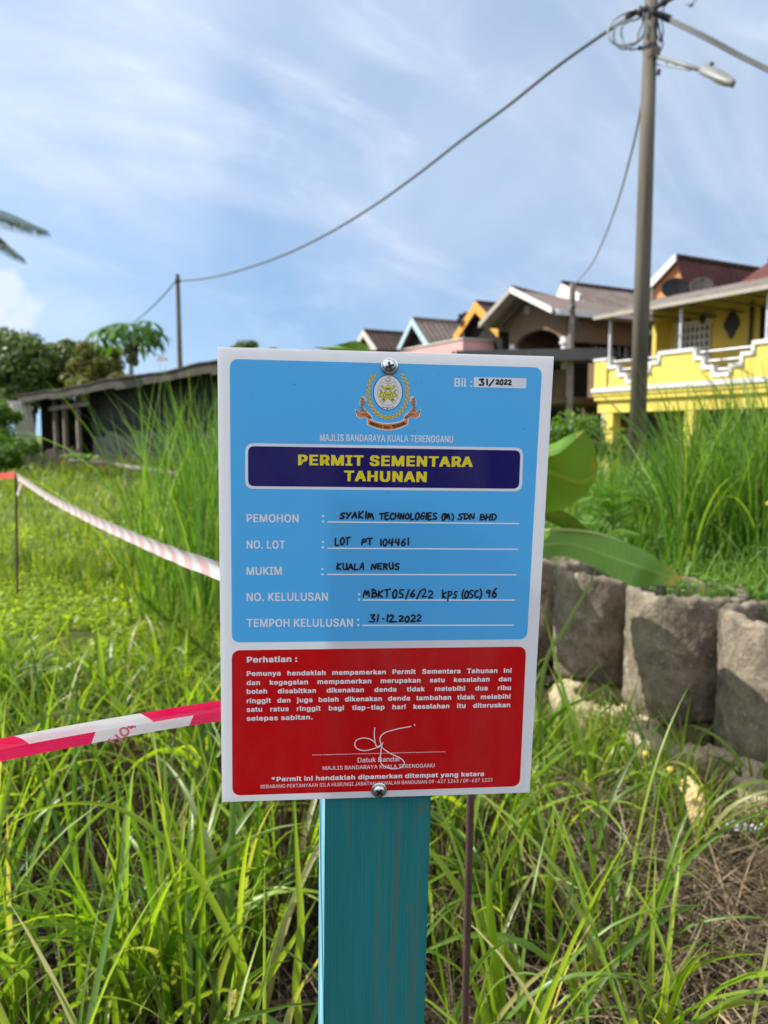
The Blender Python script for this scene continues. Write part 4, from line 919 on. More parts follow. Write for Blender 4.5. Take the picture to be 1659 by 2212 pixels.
# small round leaved plants growing in the rings
CLOV = leaf_mat('clover_leaf', [(.07, .16, .02), (.10, .21, .03), (.13, .25, .045)], .4)
def leafy(px, py, Y, n, spread, size, label):
    c = at(px, py, Y); b = Vector((c.x, c.y, c.z-.12)); e = empty('leafy_weed', b, label, 'weed', 'small round leaved weeds'); m = MB(); st_ = MB()
    for i in range(n):
        p = Vector((rnd.gauss(0, spread), rnd.gauss(0, spread*.7), rnd.uniform(.07, .17))); q = Vector((rnd.uniform(-.5, .5), rnd.uniform(-.8, .3), 1)).normalized().to_track_quat('Z', 'Y'); s = size*rnd.uniform(.6, 1.2)
        m.add([q @ Vector((s*math.cos(k*math.pi/4)*(1 if k else 1.25), s*math.sin(k*math.pi/4)*.8, -.15*s*(k % 2))) + p for k in range(8)], [tuple(range(8))])
        st_.tube([(p.x*.3, p.y*.3, -.05), p], .0016, 4)
    m.build('foliage', CLOV, e); st_.build('stem', CLOV, e)
leafy(1510, 1263, 3.42, 26, .07, .019, 'small clover like weed growing out of the middle ring')
leafy(1450, 1268, 3.5, 14, .05, .015, 'little weed at the back rim of the middle ring')
leafy(1560, 1282, 3.35, 16, .05, .017, 'round leaved weed between the middle and right rings')
leafy(1640, 1275, 3.4, 18, .07, .017, 'round leaved weed at the right picture edge')
leafy(1230, 1130, 3.9, 22, .10, .03, 'leafy weed between the two banana leaves')
leafy(175, 985, 22, 40, .25, .10, 'pale leaved weed by the dark opening of the shed')

# ------------------------------------------------------------------ litter
lc = at(1500, 1755, 2.35); x_, y_ = 1.17, 2.42
HUSK = plain('dry_husk', (.55, .40, .19), .3, 20, .8, .2, .3, stretch=(1, 6, 1))
a, b = at(1478, 1690, 2.62), at(1512, 1790, 2.42)
m = MB(); sp = spline([a, a.lerp(b, .5)+Vector((0, -.02, .03)), b], 8)
for s in range(4):
    off = Vector((.012*(s-1.5), .004*s, .004*(s % 2)))
    vs = []; 
    for i, p in enumerate(sp):
        w = .016*math.sin(math.pi*(.12+.8*i/len(sp))); vs += [p+off+Vector((-w, 0, .004*s)), p+off+Vector((0, -.006, .006+.004*s)), p+off+Vector((w, 0, .004*s))]
    m.add(vs, [(3*i+j, 3*i+j+1, 3*i+j+4, 3*i+j+3) for i in range(len(sp)-1) for j in range(2)])
ob = m.build('dry_leaf', HUSK, smooth=True); tag(ob, 'curled straw coloured dry leaf hanging in the grass below the concrete rings', 'dry leaf')
a = at(1598, 1842, 2.45); m = MB(); n = 9; vs = []
for i in range(n):
    for j in range(5): vs.append((a.x-.05+.125*i/(n-1), a.y+.035-.03*i/(n-1)+.045*(j/4-.5), float(height(a.x, a.y))+.075+.016*math.sin(i*2.1+j*1.7)+.01*math.sin(j*3+i)))
m.add(vs, [(i*5+j, i*5+j+1, (i+1)*5+j+1, (i+1)*5+j) for i in range(n-1) for j in range(4)])
tag(m.build('plastic_scrap', plain('crumpled_film', (.62, .66, .68), .15, 30, .3, .5, .2)), 'crumpled whitish plastic scrap lying on the dry ground at the right', 'litter')

# ------------------------------------------------------------------ the permit sign on its post
def cam2w(v): return Vector(RGT*v[0] + UPV*v[1] - FWD*v[2])
sx = cam2w((0.9945, -0.007, -0.102)).normalized(); sn = sx.cross(cam2w((0.023, 0.989, 0.154))).normalized(); sy = sn.cross(sx)
SC = Vector(CAMP) + cam2w((0.0, -0.0669, -0.7067))
SM = Matrix((sx, sy, sn)).transposed().to_4x4(); SM.translation = SC
def sp_xy(px, py, off=0.0):
    d = Vector(ray(px, py)); o = SC + sn*off; k = (o - Vector(CAMP)).dot(sn) / d.dot(sn); q = Vector(CAMP) + d*k - o
    return q.dot(sx), q.dot(sy)
r1 = lambda x, y: sp_xy((540 + x/1.9291)/1.15733, (860 + y/1.9291)/1.15733)
r2 = lambda x, y: sp_xy((540 + x/1.9291)/1.15733, (1400 + y/1.9291)/1.15733)
r3 = lambda x, y: sp_xy((860 + x/7.541)/1.15733, (890 + y/7.541)/1.15733)
r5 = lambda x, y, off=0.0: sp_xy((700 + x/2.765)/1.15733, (1940 + y/2.765)/1.15733, off)
W2, H2, TH = .1485, .210, .0035
# post: its front face lies on the back of the board
pTL, pTR, pBL, pBR = r5(312, 200, -TH), r5(1050, 200, -TH), r5(301, 1700, -TH), r5(1007, 1700, -TH)
pang = math.atan2(((pBL[0]+pBR[0]) - (pTL[0]+pTR[0])) / 2, pTL[1] - pBL[1])
PWH = (pTR[0]-pTL[0])/2
pw_ = ((pTR[0]-pTL[0]) + (pBR[0]-pBL[0])) / 2; pcx_ = (pTL[0]+pTR[0]) / 2 - math.tan(pang)*(0 - pTL[1])*-1
PM = SM @ Matrix.Translation((0, 0, -TH - .0003)) @ Matrix.Translation(((pTL[0]+pTR[0])/2, pTL[1], 0)) @ Matrix.Rotation(pang, 4, 'Z') @ Matrix.Translation((-PWH, 0, 0)) @ Matrix.Rotation(R(3.0), 4, 'Y') @ Matrix.Translation((PWH, 0, 0))
foot = PM @ Vector((0, -(PM.translation.z + .02) / (PM.to_3x3() @ Vector((0, 1, 0))).z, -.02))
sign = empty('permit_sign', (foot.x, foot.y, float(height(foot.x, foot.y))), 'blue and red permit notice board screwed to a teal wooden post', 'sign')
def put(o, M, parent=sign):
    o.parent = parent; base = Matrix.Translation(sign.location)
    o.matrix_local = (base.inverted() @ M) if parent is sign else M
    return o
t = NT('teal_painted_wood')
g1 = t.noise(60, 3, .5, (5.0, .10, 5.0)); g2 = t.noise(7, 6, .6, (2.5, .35, 2.5)); g3 = t.noise(9, 5, .65, (9, .22, 9)); g4 = t.noise(90, 3, .6, (1, .6, 1)); g5 = t.noise(28, 4, .6, (1.2, .8, 1.2))
wv = t.node('ShaderNodeTexWave', {'Vector': t.coord((1, .01, 1)), 'Scale': 95, 'Distortion': 5.0, 'Detail': 3, 'Detail Scale': 1.5}, wave_type='BANDS', bands_direction='X').outputs[0]
c = t.mix(t.rng(g2, .3, .7), (.004, .105, .112), (.010, .155, .152))
c = t.mix(t.math('MULTIPLY', wv, .18), c, (.03, .20, .205))
c = t.mix(t.rng(g3, .54, .70, 0, .60), c, (.085, .085, .065))
c = t.mix(t.rng(g5, .60, .76, 0, .6), c, (.10, .085, .05))
c = t.mix(t.rng(g4, .76, .84, 0, .6), c, (.25, .33, .33))
t.base(c, .72, .25); t.bump(t.math('ADD', wv, t.math('MULTIPLY', g1, .6)), .35, .0012); TEAL = t.m
t = NT('teal_sunlit_side'); g2 = t.noise(24, 5, .65, (3, .25, 1.2)); c = t.mix(t.rng(g2, .32, .68), (.03, .17, .26), (.20, .40, .46)); t.base(c, .75, .2); t.bump(g2, .4, .0015); TEAL_LIT = t.m  # sunlight on the post's left face put into the colour as paler teal
m = MB(); L = PM.translation.z / .99 + .30
m.cur = 0; hw_ = pw_/2
m.add([(-hw_, .30, 0), (hw_, .30, 0), (hw_, -L, 0), (-hw_, -L, 0), (-hw_, .30, -.078), (hw_, .30, -.078), (hw_, -L, -.078), (-hw_, -L, -.078)], [(0, 3, 2, 1), (4, 5, 6, 7), (1, 2, 6, 5), (0, 1, 5, 4), (3, 7, 6, 2)])
m.cur = 1; m.add([(-hw_, .30, 0), (-hw_, -L, 0), (-hw_, -L, -.078), (-hw_, .30, -.078)], [(0, 1, 2, 3)])
post = m.build('wooden_post', [TEAL, TEAL_LIT], weld=True, bevel=.0012); put(post, PM)

def sheet_mat(name, c, tr, rough=.35, spec=.35):
    t = NT(name); d1 = t.noise(14, 6, .65, (1, .5, 1)); d2 = t.noise(120, 3, .6)
    cc = t.mix(t.rng(d1, .45, .75, 0, .07), tuple(c), (.42, .40, .36)); cc = t.mix(t.rng(d2, .68, .80, 0, .10), cc, (.35, .33, .28))
    t.base(cc, t.rng(d1, .3, .7, rough-.10, rough+.12), spec); t.translucent(tuple(c), tr); return t.m
TR = .42
S_WHITE = sheet_mat('white_plastic', (.82, .82, .83), TR); S_BLUE = sheet_mat('blue_print', (.105, .50, .88), TR); S_RED = sheet_mat('red_print', (.61, .006, .008), TR); S_NAVY = sheet_mat('navy_print', (.013, .007, .15), TR)
m = MB(); m.box((-W2, -H2, -TH), (W2, H2, 0)); board = m.build('board', S_WHITE, bevel=.0004); put(board, SM)
LAY = .00012
def rounded(pts, r, n=7):
    out = []; k = len(pts)
    for i in range(k):
        p, a, b = Vector(pts[i]), Vector(pts[i-1]), Vector(pts[(i+1) % k]); u, v = (a-p).normalized(), (b-p).normalized()
        for j in range(n+1):
            f = j/n; q0, q1 = p+u*r, p+v*r
            out.append(q0*(1-f)**2 + p*2*f*(1-f) + q1*f*f)
    return [(q.x, q.y) for q in out]
def flat(name, polys, mat, lay, parent=board):
    m = MB()
    for i, pl in enumerate(polys): m.add([(x, y, lay*LAY) for x, y in pl], [tuple(range(len(pl)))])
    o = m.build(name, mat); o.parent = parent; return o
blue = flat('blue_panel', [rounded([r1(66, 72), r1(1573, 113), r2(1500, 382), r2(77, 398)], .008)], S_BLUE, 1)
red = flat('red_panel', [rounded([r2(76, 435), r2(1496, 417), r2(1465, 1091), r2(79, 1136)], .0085)], S_RED, 1)
W_INK = sheet_mat('white_ink', (.80, .80, .82), .25); Y_INK = sheet_mat('yellow_ink', (.80, .68, .015), .25); K_INK = NT('marker_ink').base((.006, .006, .008), .35, .4).m
flat('title_border', [rounded([r1(142, 478), r1(1482, 500), r1(1475, 711), r1(140, 698)], .0075)], W_INK, 2)
flat('title_banner', [rounded([r1(155, 492), r1(1468, 513), r1(1461, 698), r1(155, 685)], .0058)], S_NAVY, 3)
flat('number_box', [[r1(1244, 160), r1(1497, 165), r1(1495, 214), r1(1243, 208)]], W_INK, 2)
FONT_SPACE = 188
GLYPHS = {
'*': (453, [[201, 223, 206, 331, 114, 272, 89, 315, 186, 365, 89, 415, 114, 459, 206, 400, 201, 509, 250, 509, 246, 400, 337, 459, 362, 415, 266, 365, 362, 315, 337, 272, 246, 331, 250, 223]], []),
'-': (453, [[337, 244, 337, 188, 114, 188, 114, 244]], []),
'.': (188, [[95, -4, 83, -3, 73, 1, 63, 9, 55, 18, 51, 29, 50, 41, 51, 53, 55, 64, 63, 73, 73, 81, 83, 85, 95, 87, 107, 85, 118, 81, 128, 73, 135, 64, 140, 53, 141, 41, 140, 29, 135, 18, 128, 9, 118, 1, 107, -3]], []),
'/': (249, [[235, 533, 71, -76, 14, -76, 178, 533]], []),
'0': (453, [[227, -7, 191, -3, 158, 7, 130, 24, 105, 48, 85, 77, 69, 113, 57, 155, 50, 202, 48, 254, 50, 306, 57, 353, 69, 395, 85, 431, 106, 461, 130, 484, 159, 502, 191, 512, 227, 516, 262, 512, 295, 502, 323, 484, 348, 461, 368, 431, 384, 395, 396, 353, 403, 306, 405, 254, 403, 202, 396, 155, 384, 113, 368, 77, 348, 48, 323, 24, 295, 7, 263, -3], [227, 50, 250, 52, 271, 60, 290, 74, 306, 92, 320, 116, 330, 144, 338, 176, 342, 213, 344, 254, 342, 295, 338, 332, 330, 365, 320, 393, 306, 416, 290, 435, 271, 449, 250, 457, 227, 460, 203, 457, 182, 449, 163, 435, 147, 416, 134, 393, 123, 365, 115, 332, 111, 295, 109, 254, 111, 213, 115, 176, 123, 144, 134, 116, 147, 92, 163, 74, 182, 60, 203, 52]], []),
'1': (453, [[76, 0, 76, 55, 391, 55, 391, 0]], [[276, 509, 276, 0, 212, 0, 212, 448, 209, 448, 86, 358, 86, 427, 198, 509]]),
'2': (453, [[64, 0, 64, 47, 234, 229, 252, 248, 268, 266, 282, 282, 294, 298, 303, 312, 311, 327, 316, 341, 319, 356, 320, 371, 319, 389, 315, 405, 308, 419, 298, 431, 287, 441, 273, 449, 258, 455, 241, 458, 224, 460, 205, 458, 188, 454, 172, 447, 159, 438, 148, 427, 139, 413, 132, 398, 128, 381, 127, 362, 66, 362, 68, 391, 75, 418, 86, 442, 102, 464, 121, 482, 143, 496, 168, 507, 196, 513, 225, 516, 254, 513, 281, 507, 306, 497, 328, 482, 346, 465, 361, 445, 372, 423, 379, 398, 381, 372, 380, 354, 377, 336, 371, 318, 363, 299, 351, 280, 336, 259, 317, 235, 294, 209, 267, 180, 153, 60, 153, 57, 389, 57, 389, 0]], []),
'3': (453, [[218, -7, 188, -5, 159, 1, 133, 10, 108, 22, 88, 38, 70, 57, 57, 79, 48, 104, 44, 132, 109, 132, 112, 115, 118, 100, 126, 87, 137, 76, 150, 66, 165, 59, 182, 54, 200, 51, 219, 50, 239, 51, 258, 55, 275, 61, 291, 69, 304, 80, 315, 93, 323, 108, 328, 125, 329, 145, 328, 163, 323, 180, 316, 196, 306, 211, 292, 223, 275, 234, 254, 241, 229, 246, 201, 248, 157, 248, 157, 299, 288, 448, 288, 452, 70, 452, 70, 509, 372, 509, 372, 461, 211, 278, 211, 289, 247, 290, 279, 286, 308, 276, 333, 262, 354, 244, 371, 222, 383, 198, 391, 173, 393, 145, 390, 116, 383, 90, 370, 66, 354, 45, 333, 27, 309, 12, 281, 2, 251, -5]], []),
'4': (453, [[40, 105, 40, 158, 247, 509, 311, 509, 109, 166, 109, 163, 413, 163, 413, 105]], [[282, 0, 282, 121, 282, 146, 282, 318, 343, 318, 343, 0]]),
'6': (453, [[226, -7, 196, -4, 168, 3, 142, 15, 119, 31, 100, 51, 84, 74, 73, 101, 66, 130, 64, 162, 65, 187, 71, 212, 80, 239, 93, 268, 112, 302, 137, 340, 252, 509, 322, 509, 151, 261, 145, 261, 151, 270, 157, 279, 165, 288, 174, 295, 184, 302, 196, 307, 208, 311, 221, 313, 235, 314, 265, 312, 291, 305, 316, 295, 337, 280, 355, 262, 370, 240, 380, 215, 387, 187, 389, 157, 387, 127, 379, 98, 368, 73, 352, 50, 333, 30, 310, 14, 284, 3, 257, -4], [226, 48, 245, 50, 263, 55, 279, 63, 293, 73, 304, 86, 314, 101, 322, 119, 326, 137, 327, 157, 326, 178, 322, 196, 314, 213, 304, 228, 293, 241, 279, 251, 263, 259, 245, 264, 226, 265, 207, 264, 190, 259, 174, 252, 160, 241, 148, 229, 138, 214, 131, 197, 126, 179, 125, 158, 126, 138, 131, 119, 138, 102, 148, 86, 160, 73, 174, 63, 190, 55, 207, 50]], []),
'7': (453, [[97, 0, 323, 448, 323, 452, 62, 452, 62, 509, 391, 509, 391, 449, 165, 0]], []),
'9': (453, [[226, 516, 256, 513, 285, 506, 310, 494, 333, 478, 352, 458, 368, 434, 380, 408, 387, 378, 389, 347, 387, 322, 382, 296, 373, 270, 359, 240, 340, 207, 315, 168, 200, 0, 130, 0, 301, 248, 307, 248, 302, 238, 295, 229, 287, 221, 278, 214, 268, 207, 257, 202, 245, 198, 232, 195, 218, 195, 188, 197, 161, 203, 137, 214, 116, 229, 98, 247, 83, 269, 72, 294, 66, 321, 64, 352, 66, 382, 73, 411, 85, 436, 101, 459, 120, 479, 143, 494, 168, 506, 196, 513], [226, 460, 207, 459, 190, 454, 174, 446, 160, 435, 148, 423, 138, 407, 131, 390, 127, 372, 125, 352, 127, 331, 131, 313, 138, 295, 148, 280, 160, 268, 174, 257, 190, 250, 207, 245, 226, 243, 245, 245, 263, 249, 279, 257, 293, 267, 305, 280, 314, 295, 322, 312, 326, 330, 327, 350, 326, 371, 322, 390, 314, 407, 305, 422, 293, 435, 279, 446, 263, 454, 245, 459]], []),
':': (188, [[95, -4, 83, -3, 73, 1, 63, 9, 55, 18, 51, 29, 50, 41, 51, 53, 55, 64, 63, 73, 73, 81, 83, 85, 95, 87, 107, 85, 118, 81, 128, 73, 135, 64, 140, 53, 141, 41, 140, 29, 135, 18, 128, 9, 118, 1, 107, -3], [95, 271, 83, 272, 73, 277, 63, 284, 55, 294, 51, 304, 50, 316, 51, 328, 55, 339, 63, 349, 73, 356, 83, 360, 95, 362, 107, 360, 118, 356, 128, 349, 135, 339, 140, 328, 141, 316, 140, 304, 135, 294, 128, 284, 118, 277, 107, 272]], []),
'A': (480, [[16, 0, 201, 509, 276, 509, 463, 0, 395, 0, 287, 302, 280, 323, 272, 346, 264, 372, 255, 402, 244, 438, 232, 478, 245, 478, 233, 437, 222, 402, 213, 371, 204, 345, 197, 322, 191, 302, 85, 0]], [[110, 142, 110, 199, 370, 199, 370, 142]]),
'B': (456, [[60, 0, 60, 509, 241, 509, 274, 507, 304, 501, 329, 491, 350, 477, 367, 461, 381, 442, 390, 421, 396, 398, 398, 374, 397, 353, 393, 336, 387, 320, 378, 307, 368, 295, 356, 286, 343, 278, 329, 272, 315, 267, 315, 262, 331, 260, 347, 254, 363, 245, 378, 234, 391, 220, 402, 203, 411, 184, 416, 161, 418, 136, 416, 111, 410, 88, 400, 67, 386, 48, 368, 31, 344, 18, 317, 8, 284, 2, 247, 0], [125, 57, 245, 57, 281, 60, 309, 67, 330, 80, 344, 96, 353, 115, 355, 137, 354, 153, 350, 169, 342, 184, 333, 197, 320, 209, 306, 218, 289, 225, 269, 229, 248, 231, 125, 231], [125, 285, 238, 285, 256, 287, 273, 290, 288, 296, 302, 304, 314, 314, 323, 326, 330, 340, 335, 355, 336, 372, 333, 393, 326, 412, 313, 429, 294, 442, 270, 449, 240, 452, 125, 452]], []),
'D': (502, [[219, 0, 96, 0, 96, 57, 215, 57, 254, 60, 288, 68, 318, 81, 343, 99, 363, 122, 379, 149, 390, 181, 397, 216, 399, 255, 397, 294, 390, 329, 379, 361, 364, 388, 344, 410, 320, 428, 291, 441, 258, 449, 221, 452, 93, 452, 93, 509, 225, 509, 273, 505, 315, 495, 353, 478, 385, 455, 412, 426, 433, 391, 449, 351, 458, 306, 462, 255, 458, 205, 449, 159, 433, 119, 411, 83, 384, 54, 351, 31, 312, 14, 268, 3]], [[125, 509, 125, 0, 60, 0, 60, 509]]),
'E': (419, [[60, 0, 60, 509, 372, 509, 372, 452, 125, 452, 125, 286, 355, 286, 355, 229, 125, 229, 125, 57, 375, 57, 375, 0]], []),
'G': (520, [[269, -7, 225, -3, 185, 7, 149, 25, 118, 49, 91, 79, 69, 116, 53, 157, 43, 203, 40, 254, 43, 305, 53, 352, 69, 393, 91, 429, 117, 459, 149, 484, 184, 501, 223, 512, 265, 516, 291, 514, 316, 510, 340, 504, 363, 494, 384, 483, 403, 469, 421, 453, 436, 436, 449, 416, 460, 395, 468, 373, 474, 349, 408, 349, 402, 365, 395, 379, 387, 393, 378, 406, 368, 417, 356, 427, 344, 436, 330, 443, 315, 448, 300, 453, 283, 455, 265, 456, 236, 453, 209, 445, 183, 432, 160, 414, 141, 392, 125, 364, 113, 332, 106, 295, 103, 254, 106, 213, 113, 177, 125, 145, 141, 117, 161, 95, 184, 76, 210, 63, 238, 56, 269, 53, 296, 55, 322, 61, 345, 71, 365, 85, 382, 102, 396, 123, 407, 147, 413, 173, 415, 202, 434, 199, 283, 199, 283, 256, 478, 256, 478, 200, 475, 160, 466, 124, 451, 91, 431, 62, 406, 38, 377, 19, 344, 5, 308, -4]], []),
'H': (517, [[60, 0, 60, 509, 125, 509, 125, 289, 392, 289, 392, 509, 457, 509, 457, 0, 392, 0, 392, 232, 125, 232, 125, 0]], []),
'I': (300, [[31, 0, 31, 57, 118, 57, 118, 452, 31, 452, 31, 509, 269, 509, 269, 452, 183, 452, 183, 57, 269, 57, 269, 0]], []),
'J': (396, [[185, -7, 143, -2, 106, 11, 75, 33, 52, 63, 38, 100, 33, 145, 33, 173, 98, 173, 98, 145, 100, 117, 108, 93, 122, 74, 139, 61, 160, 53, 185, 50, 209, 53, 230, 61, 248, 74, 261, 93, 269, 117, 272, 145, 272, 509, 336, 509, 336, 145, 332, 100, 318, 63, 294, 33, 263, 11, 227, -2]], []),
'K': (467, [[104, 145, 104, 216, 116, 231, 128, 246, 139, 261, 151, 275, 162, 289, 174, 303, 187, 317, 199, 331, 212, 344, 364, 509, 448, 509, 231, 276, 228, 276]], [[60, 0, 60, 509, 125, 509, 125, 334, 124, 225, 125, 193, 125, 0], [372, 0, 188, 259, 228, 309, 449, 0]]),
'L': (393, [[60, 0, 60, 509, 125, 509, 125, 57, 361, 57, 361, 0]], []),
'M': (628, [[60, 0, 60, 509, 152, 509, 277, 187, 280, 179, 284, 170, 287, 159, 299, 123, 303, 110, 307, 97, 311, 84, 322, 49, 307, 49, 318, 83, 330, 121, 334, 134, 338, 146, 342, 158, 346, 169, 349, 179, 352, 187, 476, 509, 568, 509, 568, 0, 504, 0, 504, 291, 504, 327, 505, 340, 505, 354, 505, 369, 506, 413, 507, 457, 513, 457, 508, 441, 503, 425, 498, 409, 482, 363, 477, 348, 472, 335, 467, 322, 456, 291, 342, 0, 286, 0, 170, 291, 167, 300, 163, 310, 159, 321, 145, 361, 140, 376, 134, 392, 129, 408, 124, 424, 118, 441, 112, 457, 119, 457, 120, 416, 121, 372, 122, 328, 122, 291, 122, 0]], []),
'N': (523, [[60, 0, 60, 509, 136, 509, 343, 183, 349, 174, 355, 163, 363, 151, 371, 137, 379, 122, 388, 107, 396, 90, 405, 73, 414, 55, 405, 54, 403, 72, 402, 90, 401, 108, 400, 126, 399, 142, 399, 157, 399, 195, 399, 509, 463, 509, 463, 0, 387, 0, 202, 290, 194, 303, 186, 317, 177, 331, 168, 346, 159, 363, 148, 381, 108, 452, 119, 454, 122, 384, 123, 363, 124, 345, 124, 328, 125, 313, 125, 301, 125, 291, 125, 0]], []),
'O': (533, [[267, -7, 225, -3, 186, 7, 150, 25, 119, 49, 92, 79, 70, 115, 53, 157, 44, 203, 40, 254, 44, 305, 53, 352, 70, 393, 92, 429, 119, 459, 150, 484, 186, 501, 225, 512, 267, 516, 309, 512, 348, 501, 384, 484, 415, 459, 442, 429, 464, 393, 480, 352, 490, 305, 493, 254, 490, 203, 480, 157, 464, 115, 442, 79, 415, 49, 384, 25, 348, 7, 309, -3], [267, 53, 296, 55, 324, 63, 349, 76, 372, 94, 392, 116, 408, 144, 420, 176, 428, 213, 430, 254, 428, 295, 420, 332, 408, 365, 392, 392, 372, 415, 349, 433, 324, 446, 296, 453, 267, 456, 237, 453, 210, 445, 184, 433, 161, 415, 142, 392, 125, 364, 113, 332, 106, 295, 103, 254, 106, 213, 113, 176, 125, 144, 142, 117, 161, 94, 184, 76, 210, 63, 237, 55]], []),
'P': (445, [[60, 0, 60, 509, 235, 509, 272, 506, 305, 499, 332, 487, 356, 471, 375, 452, 390, 430, 400, 404, 407, 377, 409, 348, 407, 318, 400, 291, 390, 265, 375, 243, 356, 223, 332, 207, 305, 195, 272, 188, 235, 186, 109, 186, 109, 242, 233, 242, 257, 244, 279, 248, 297, 256, 312, 266, 324, 279, 333, 294, 339, 310, 343, 328, 344, 348, 343, 367, 339, 385, 333, 402, 324, 416, 312, 428, 297, 439, 279, 446, 257, 451, 232, 452, 125, 452, 125, 0]], []),
'R': (449, [[60, 0, 60, 509, 236, 509, 273, 506, 305, 500, 333, 489, 356, 473, 376, 455, 390, 433, 401, 408, 407, 381, 409, 352, 407, 323, 401, 296, 390, 271, 376, 250, 356, 232, 333, 217, 305, 206, 273, 200, 236, 198, 96, 198, 96, 255, 234, 255, 258, 256, 280, 260, 298, 267, 313, 276, 325, 287, 334, 300, 340, 316, 344, 333, 345, 352, 344, 371, 340, 389, 334, 405, 325, 419, 313, 430, 298, 440, 279, 446, 258, 451, 233, 452, 125, 452, 125, 0]], [[353, 0, 230, 229, 303, 229, 428, 0]]),
'S': (447, [[224, -9, 188, -7, 156, -1, 128, 9, 102, 23, 81, 40, 64, 60, 51, 83, 42, 109, 38, 137, 104, 137, 108, 118, 114, 102, 123, 88, 136, 76, 150, 66, 166, 59, 185, 53, 204, 50, 224, 49, 246, 50, 267, 54, 286, 60, 303, 69, 317, 79, 329, 92, 338, 106, 344, 122, 346, 139, 344, 154, 340, 168, 332, 179, 322, 189, 310, 197, 296, 205, 280, 211, 263, 217, 245, 222, 184, 239, 145, 253, 112, 269, 86, 289, 67, 313, 56, 341, 52, 372, 54, 400, 62, 425, 75, 448, 92, 468, 113, 484, 138, 498, 165, 508, 195, 514, 227, 516, 259, 514, 289, 508, 316, 498, 340, 484, 360, 468, 377, 449, 390, 427, 398, 403, 401, 378, 337, 378, 332, 402, 320, 421, 302, 437, 280, 449, 254, 456, 225, 459, 204, 457, 185, 454, 167, 448, 152, 440, 139, 430, 129, 418, 121, 405, 117, 391, 115, 376, 117, 359, 122, 345, 131, 334, 142, 324, 155, 315, 169, 308, 184, 302, 198, 297, 212, 293, 264, 279, 279, 275, 295, 270, 312, 264, 328, 256, 344, 248, 359, 238, 372, 226, 384, 213, 395, 198, 402, 180, 407, 161, 408, 139, 406, 112, 399, 87, 386, 64, 370, 43, 349, 25, 323, 11, 294, 0, 261, -7]], []),
'T': (449, [[32, 452, 32, 509, 417, 509, 417, 452, 257, 452, 257, 0, 193, 0, 193, 452]], []),
'U': (517, [[259, -8, 220, -6, 186, 2, 154, 15, 126, 33, 103, 55, 85, 80, 71, 108, 63, 140, 60, 173, 60, 509, 124, 509, 124, 178, 126, 155, 132, 133, 141, 113, 153, 95, 169, 80, 187, 68, 208, 59, 232, 53, 259, 52, 285, 53, 309, 59, 331, 68, 349, 80, 364, 95, 377, 113, 385, 133, 391, 155, 393, 178, 393, 509, 457, 509, 457, 173, 454, 140, 446, 108, 433, 80, 414, 55, 391, 33, 363, 15, 332, 2, 297, -6]], []),
'W': (686, [[155, 0, 16, 509, 82, 509, 163, 196, 167, 179, 172, 162, 175, 145, 179, 128, 183, 111, 187, 94, 190, 76, 194, 58, 197, 40, 189, 40, 193, 58, 196, 76, 200, 94, 203, 111, 207, 128, 211, 145, 215, 162, 220, 179, 224, 196, 306, 509, 380, 509, 462, 196, 466, 179, 470, 162, 474, 145, 478, 128, 482, 111, 486, 94, 490, 76, 494, 58, 497, 40, 488, 40, 492, 58, 495, 76, 499, 94, 503, 111, 506, 128, 510, 145, 523, 196, 603, 509, 670, 509, 530, 0, 455, 0, 368, 323, 362, 345, 357, 368, 351, 391, 346, 417, 341, 445, 336, 475, 350, 475, 345, 446, 340, 420, 335, 395, 330, 371, 324, 347, 318, 323, 230, 0]], []),
'Y': (472, [[203, 0, 203, 208, 16, 509, 91, 509, 192, 344, 203, 327, 213, 309, 222, 292, 231, 274, 240, 254, 250, 230, 224, 230, 233, 254, 242, 275, 251, 293, 260, 310, 270, 327, 280, 344, 381, 509, 455, 509, 268, 208, 268, 0]], []),
'a': (389, [[160, -9, 137, -7, 115, -3, 94, 5, 76, 15, 60, 29, 48, 45, 38, 63, 32, 84, 30, 108, 32, 128, 36, 146, 43, 161, 53, 174, 64, 184, 78, 193, 92, 200, 108, 206, 125, 211, 143, 214, 161, 217, 178, 220, 200, 223, 218, 225, 234, 227, 247, 229, 257, 231, 265, 235, 271, 240, 274, 246, 276, 255, 276, 257, 275, 272, 272, 285, 267, 297, 260, 307, 251, 315, 240, 322, 227, 327, 212, 330, 196, 331, 178, 330, 163, 327, 149, 322, 137, 316, 127, 309, 118, 301, 110, 292, 104, 283, 100, 274, 41, 291, 51, 313, 64, 331, 79, 346, 95, 358, 114, 368, 133, 375, 153, 380, 173, 383, 194, 384, 208, 384, 223, 382, 239, 379, 255, 375, 271, 369, 286, 360, 300, 350, 312, 336, 322, 320, 330, 301, 335, 278, 337, 251, 337, 0, 277, 0, 277, 52, 272, 52, 267, 43, 260, 34, 252, 25, 242, 16, 229, 8, 215, 1, 199, -4, 181, -7], [170, 45, 192, 47, 211, 51, 228, 59, 242, 68, 254, 80, 263, 93, 270, 108, 274, 122, 276, 138, 276, 190, 272, 187, 267, 184, 259, 182, 251, 180, 241, 178, 231, 176, 221, 174, 210, 173, 200, 171, 175, 168, 161, 166, 147, 163, 134, 159, 122, 153, 112, 147, 103, 139, 97, 130, 93, 118, 92, 105, 93, 93, 96, 82, 102, 72, 109, 64, 119, 57, 130, 52, 142, 48, 156, 46]], []),
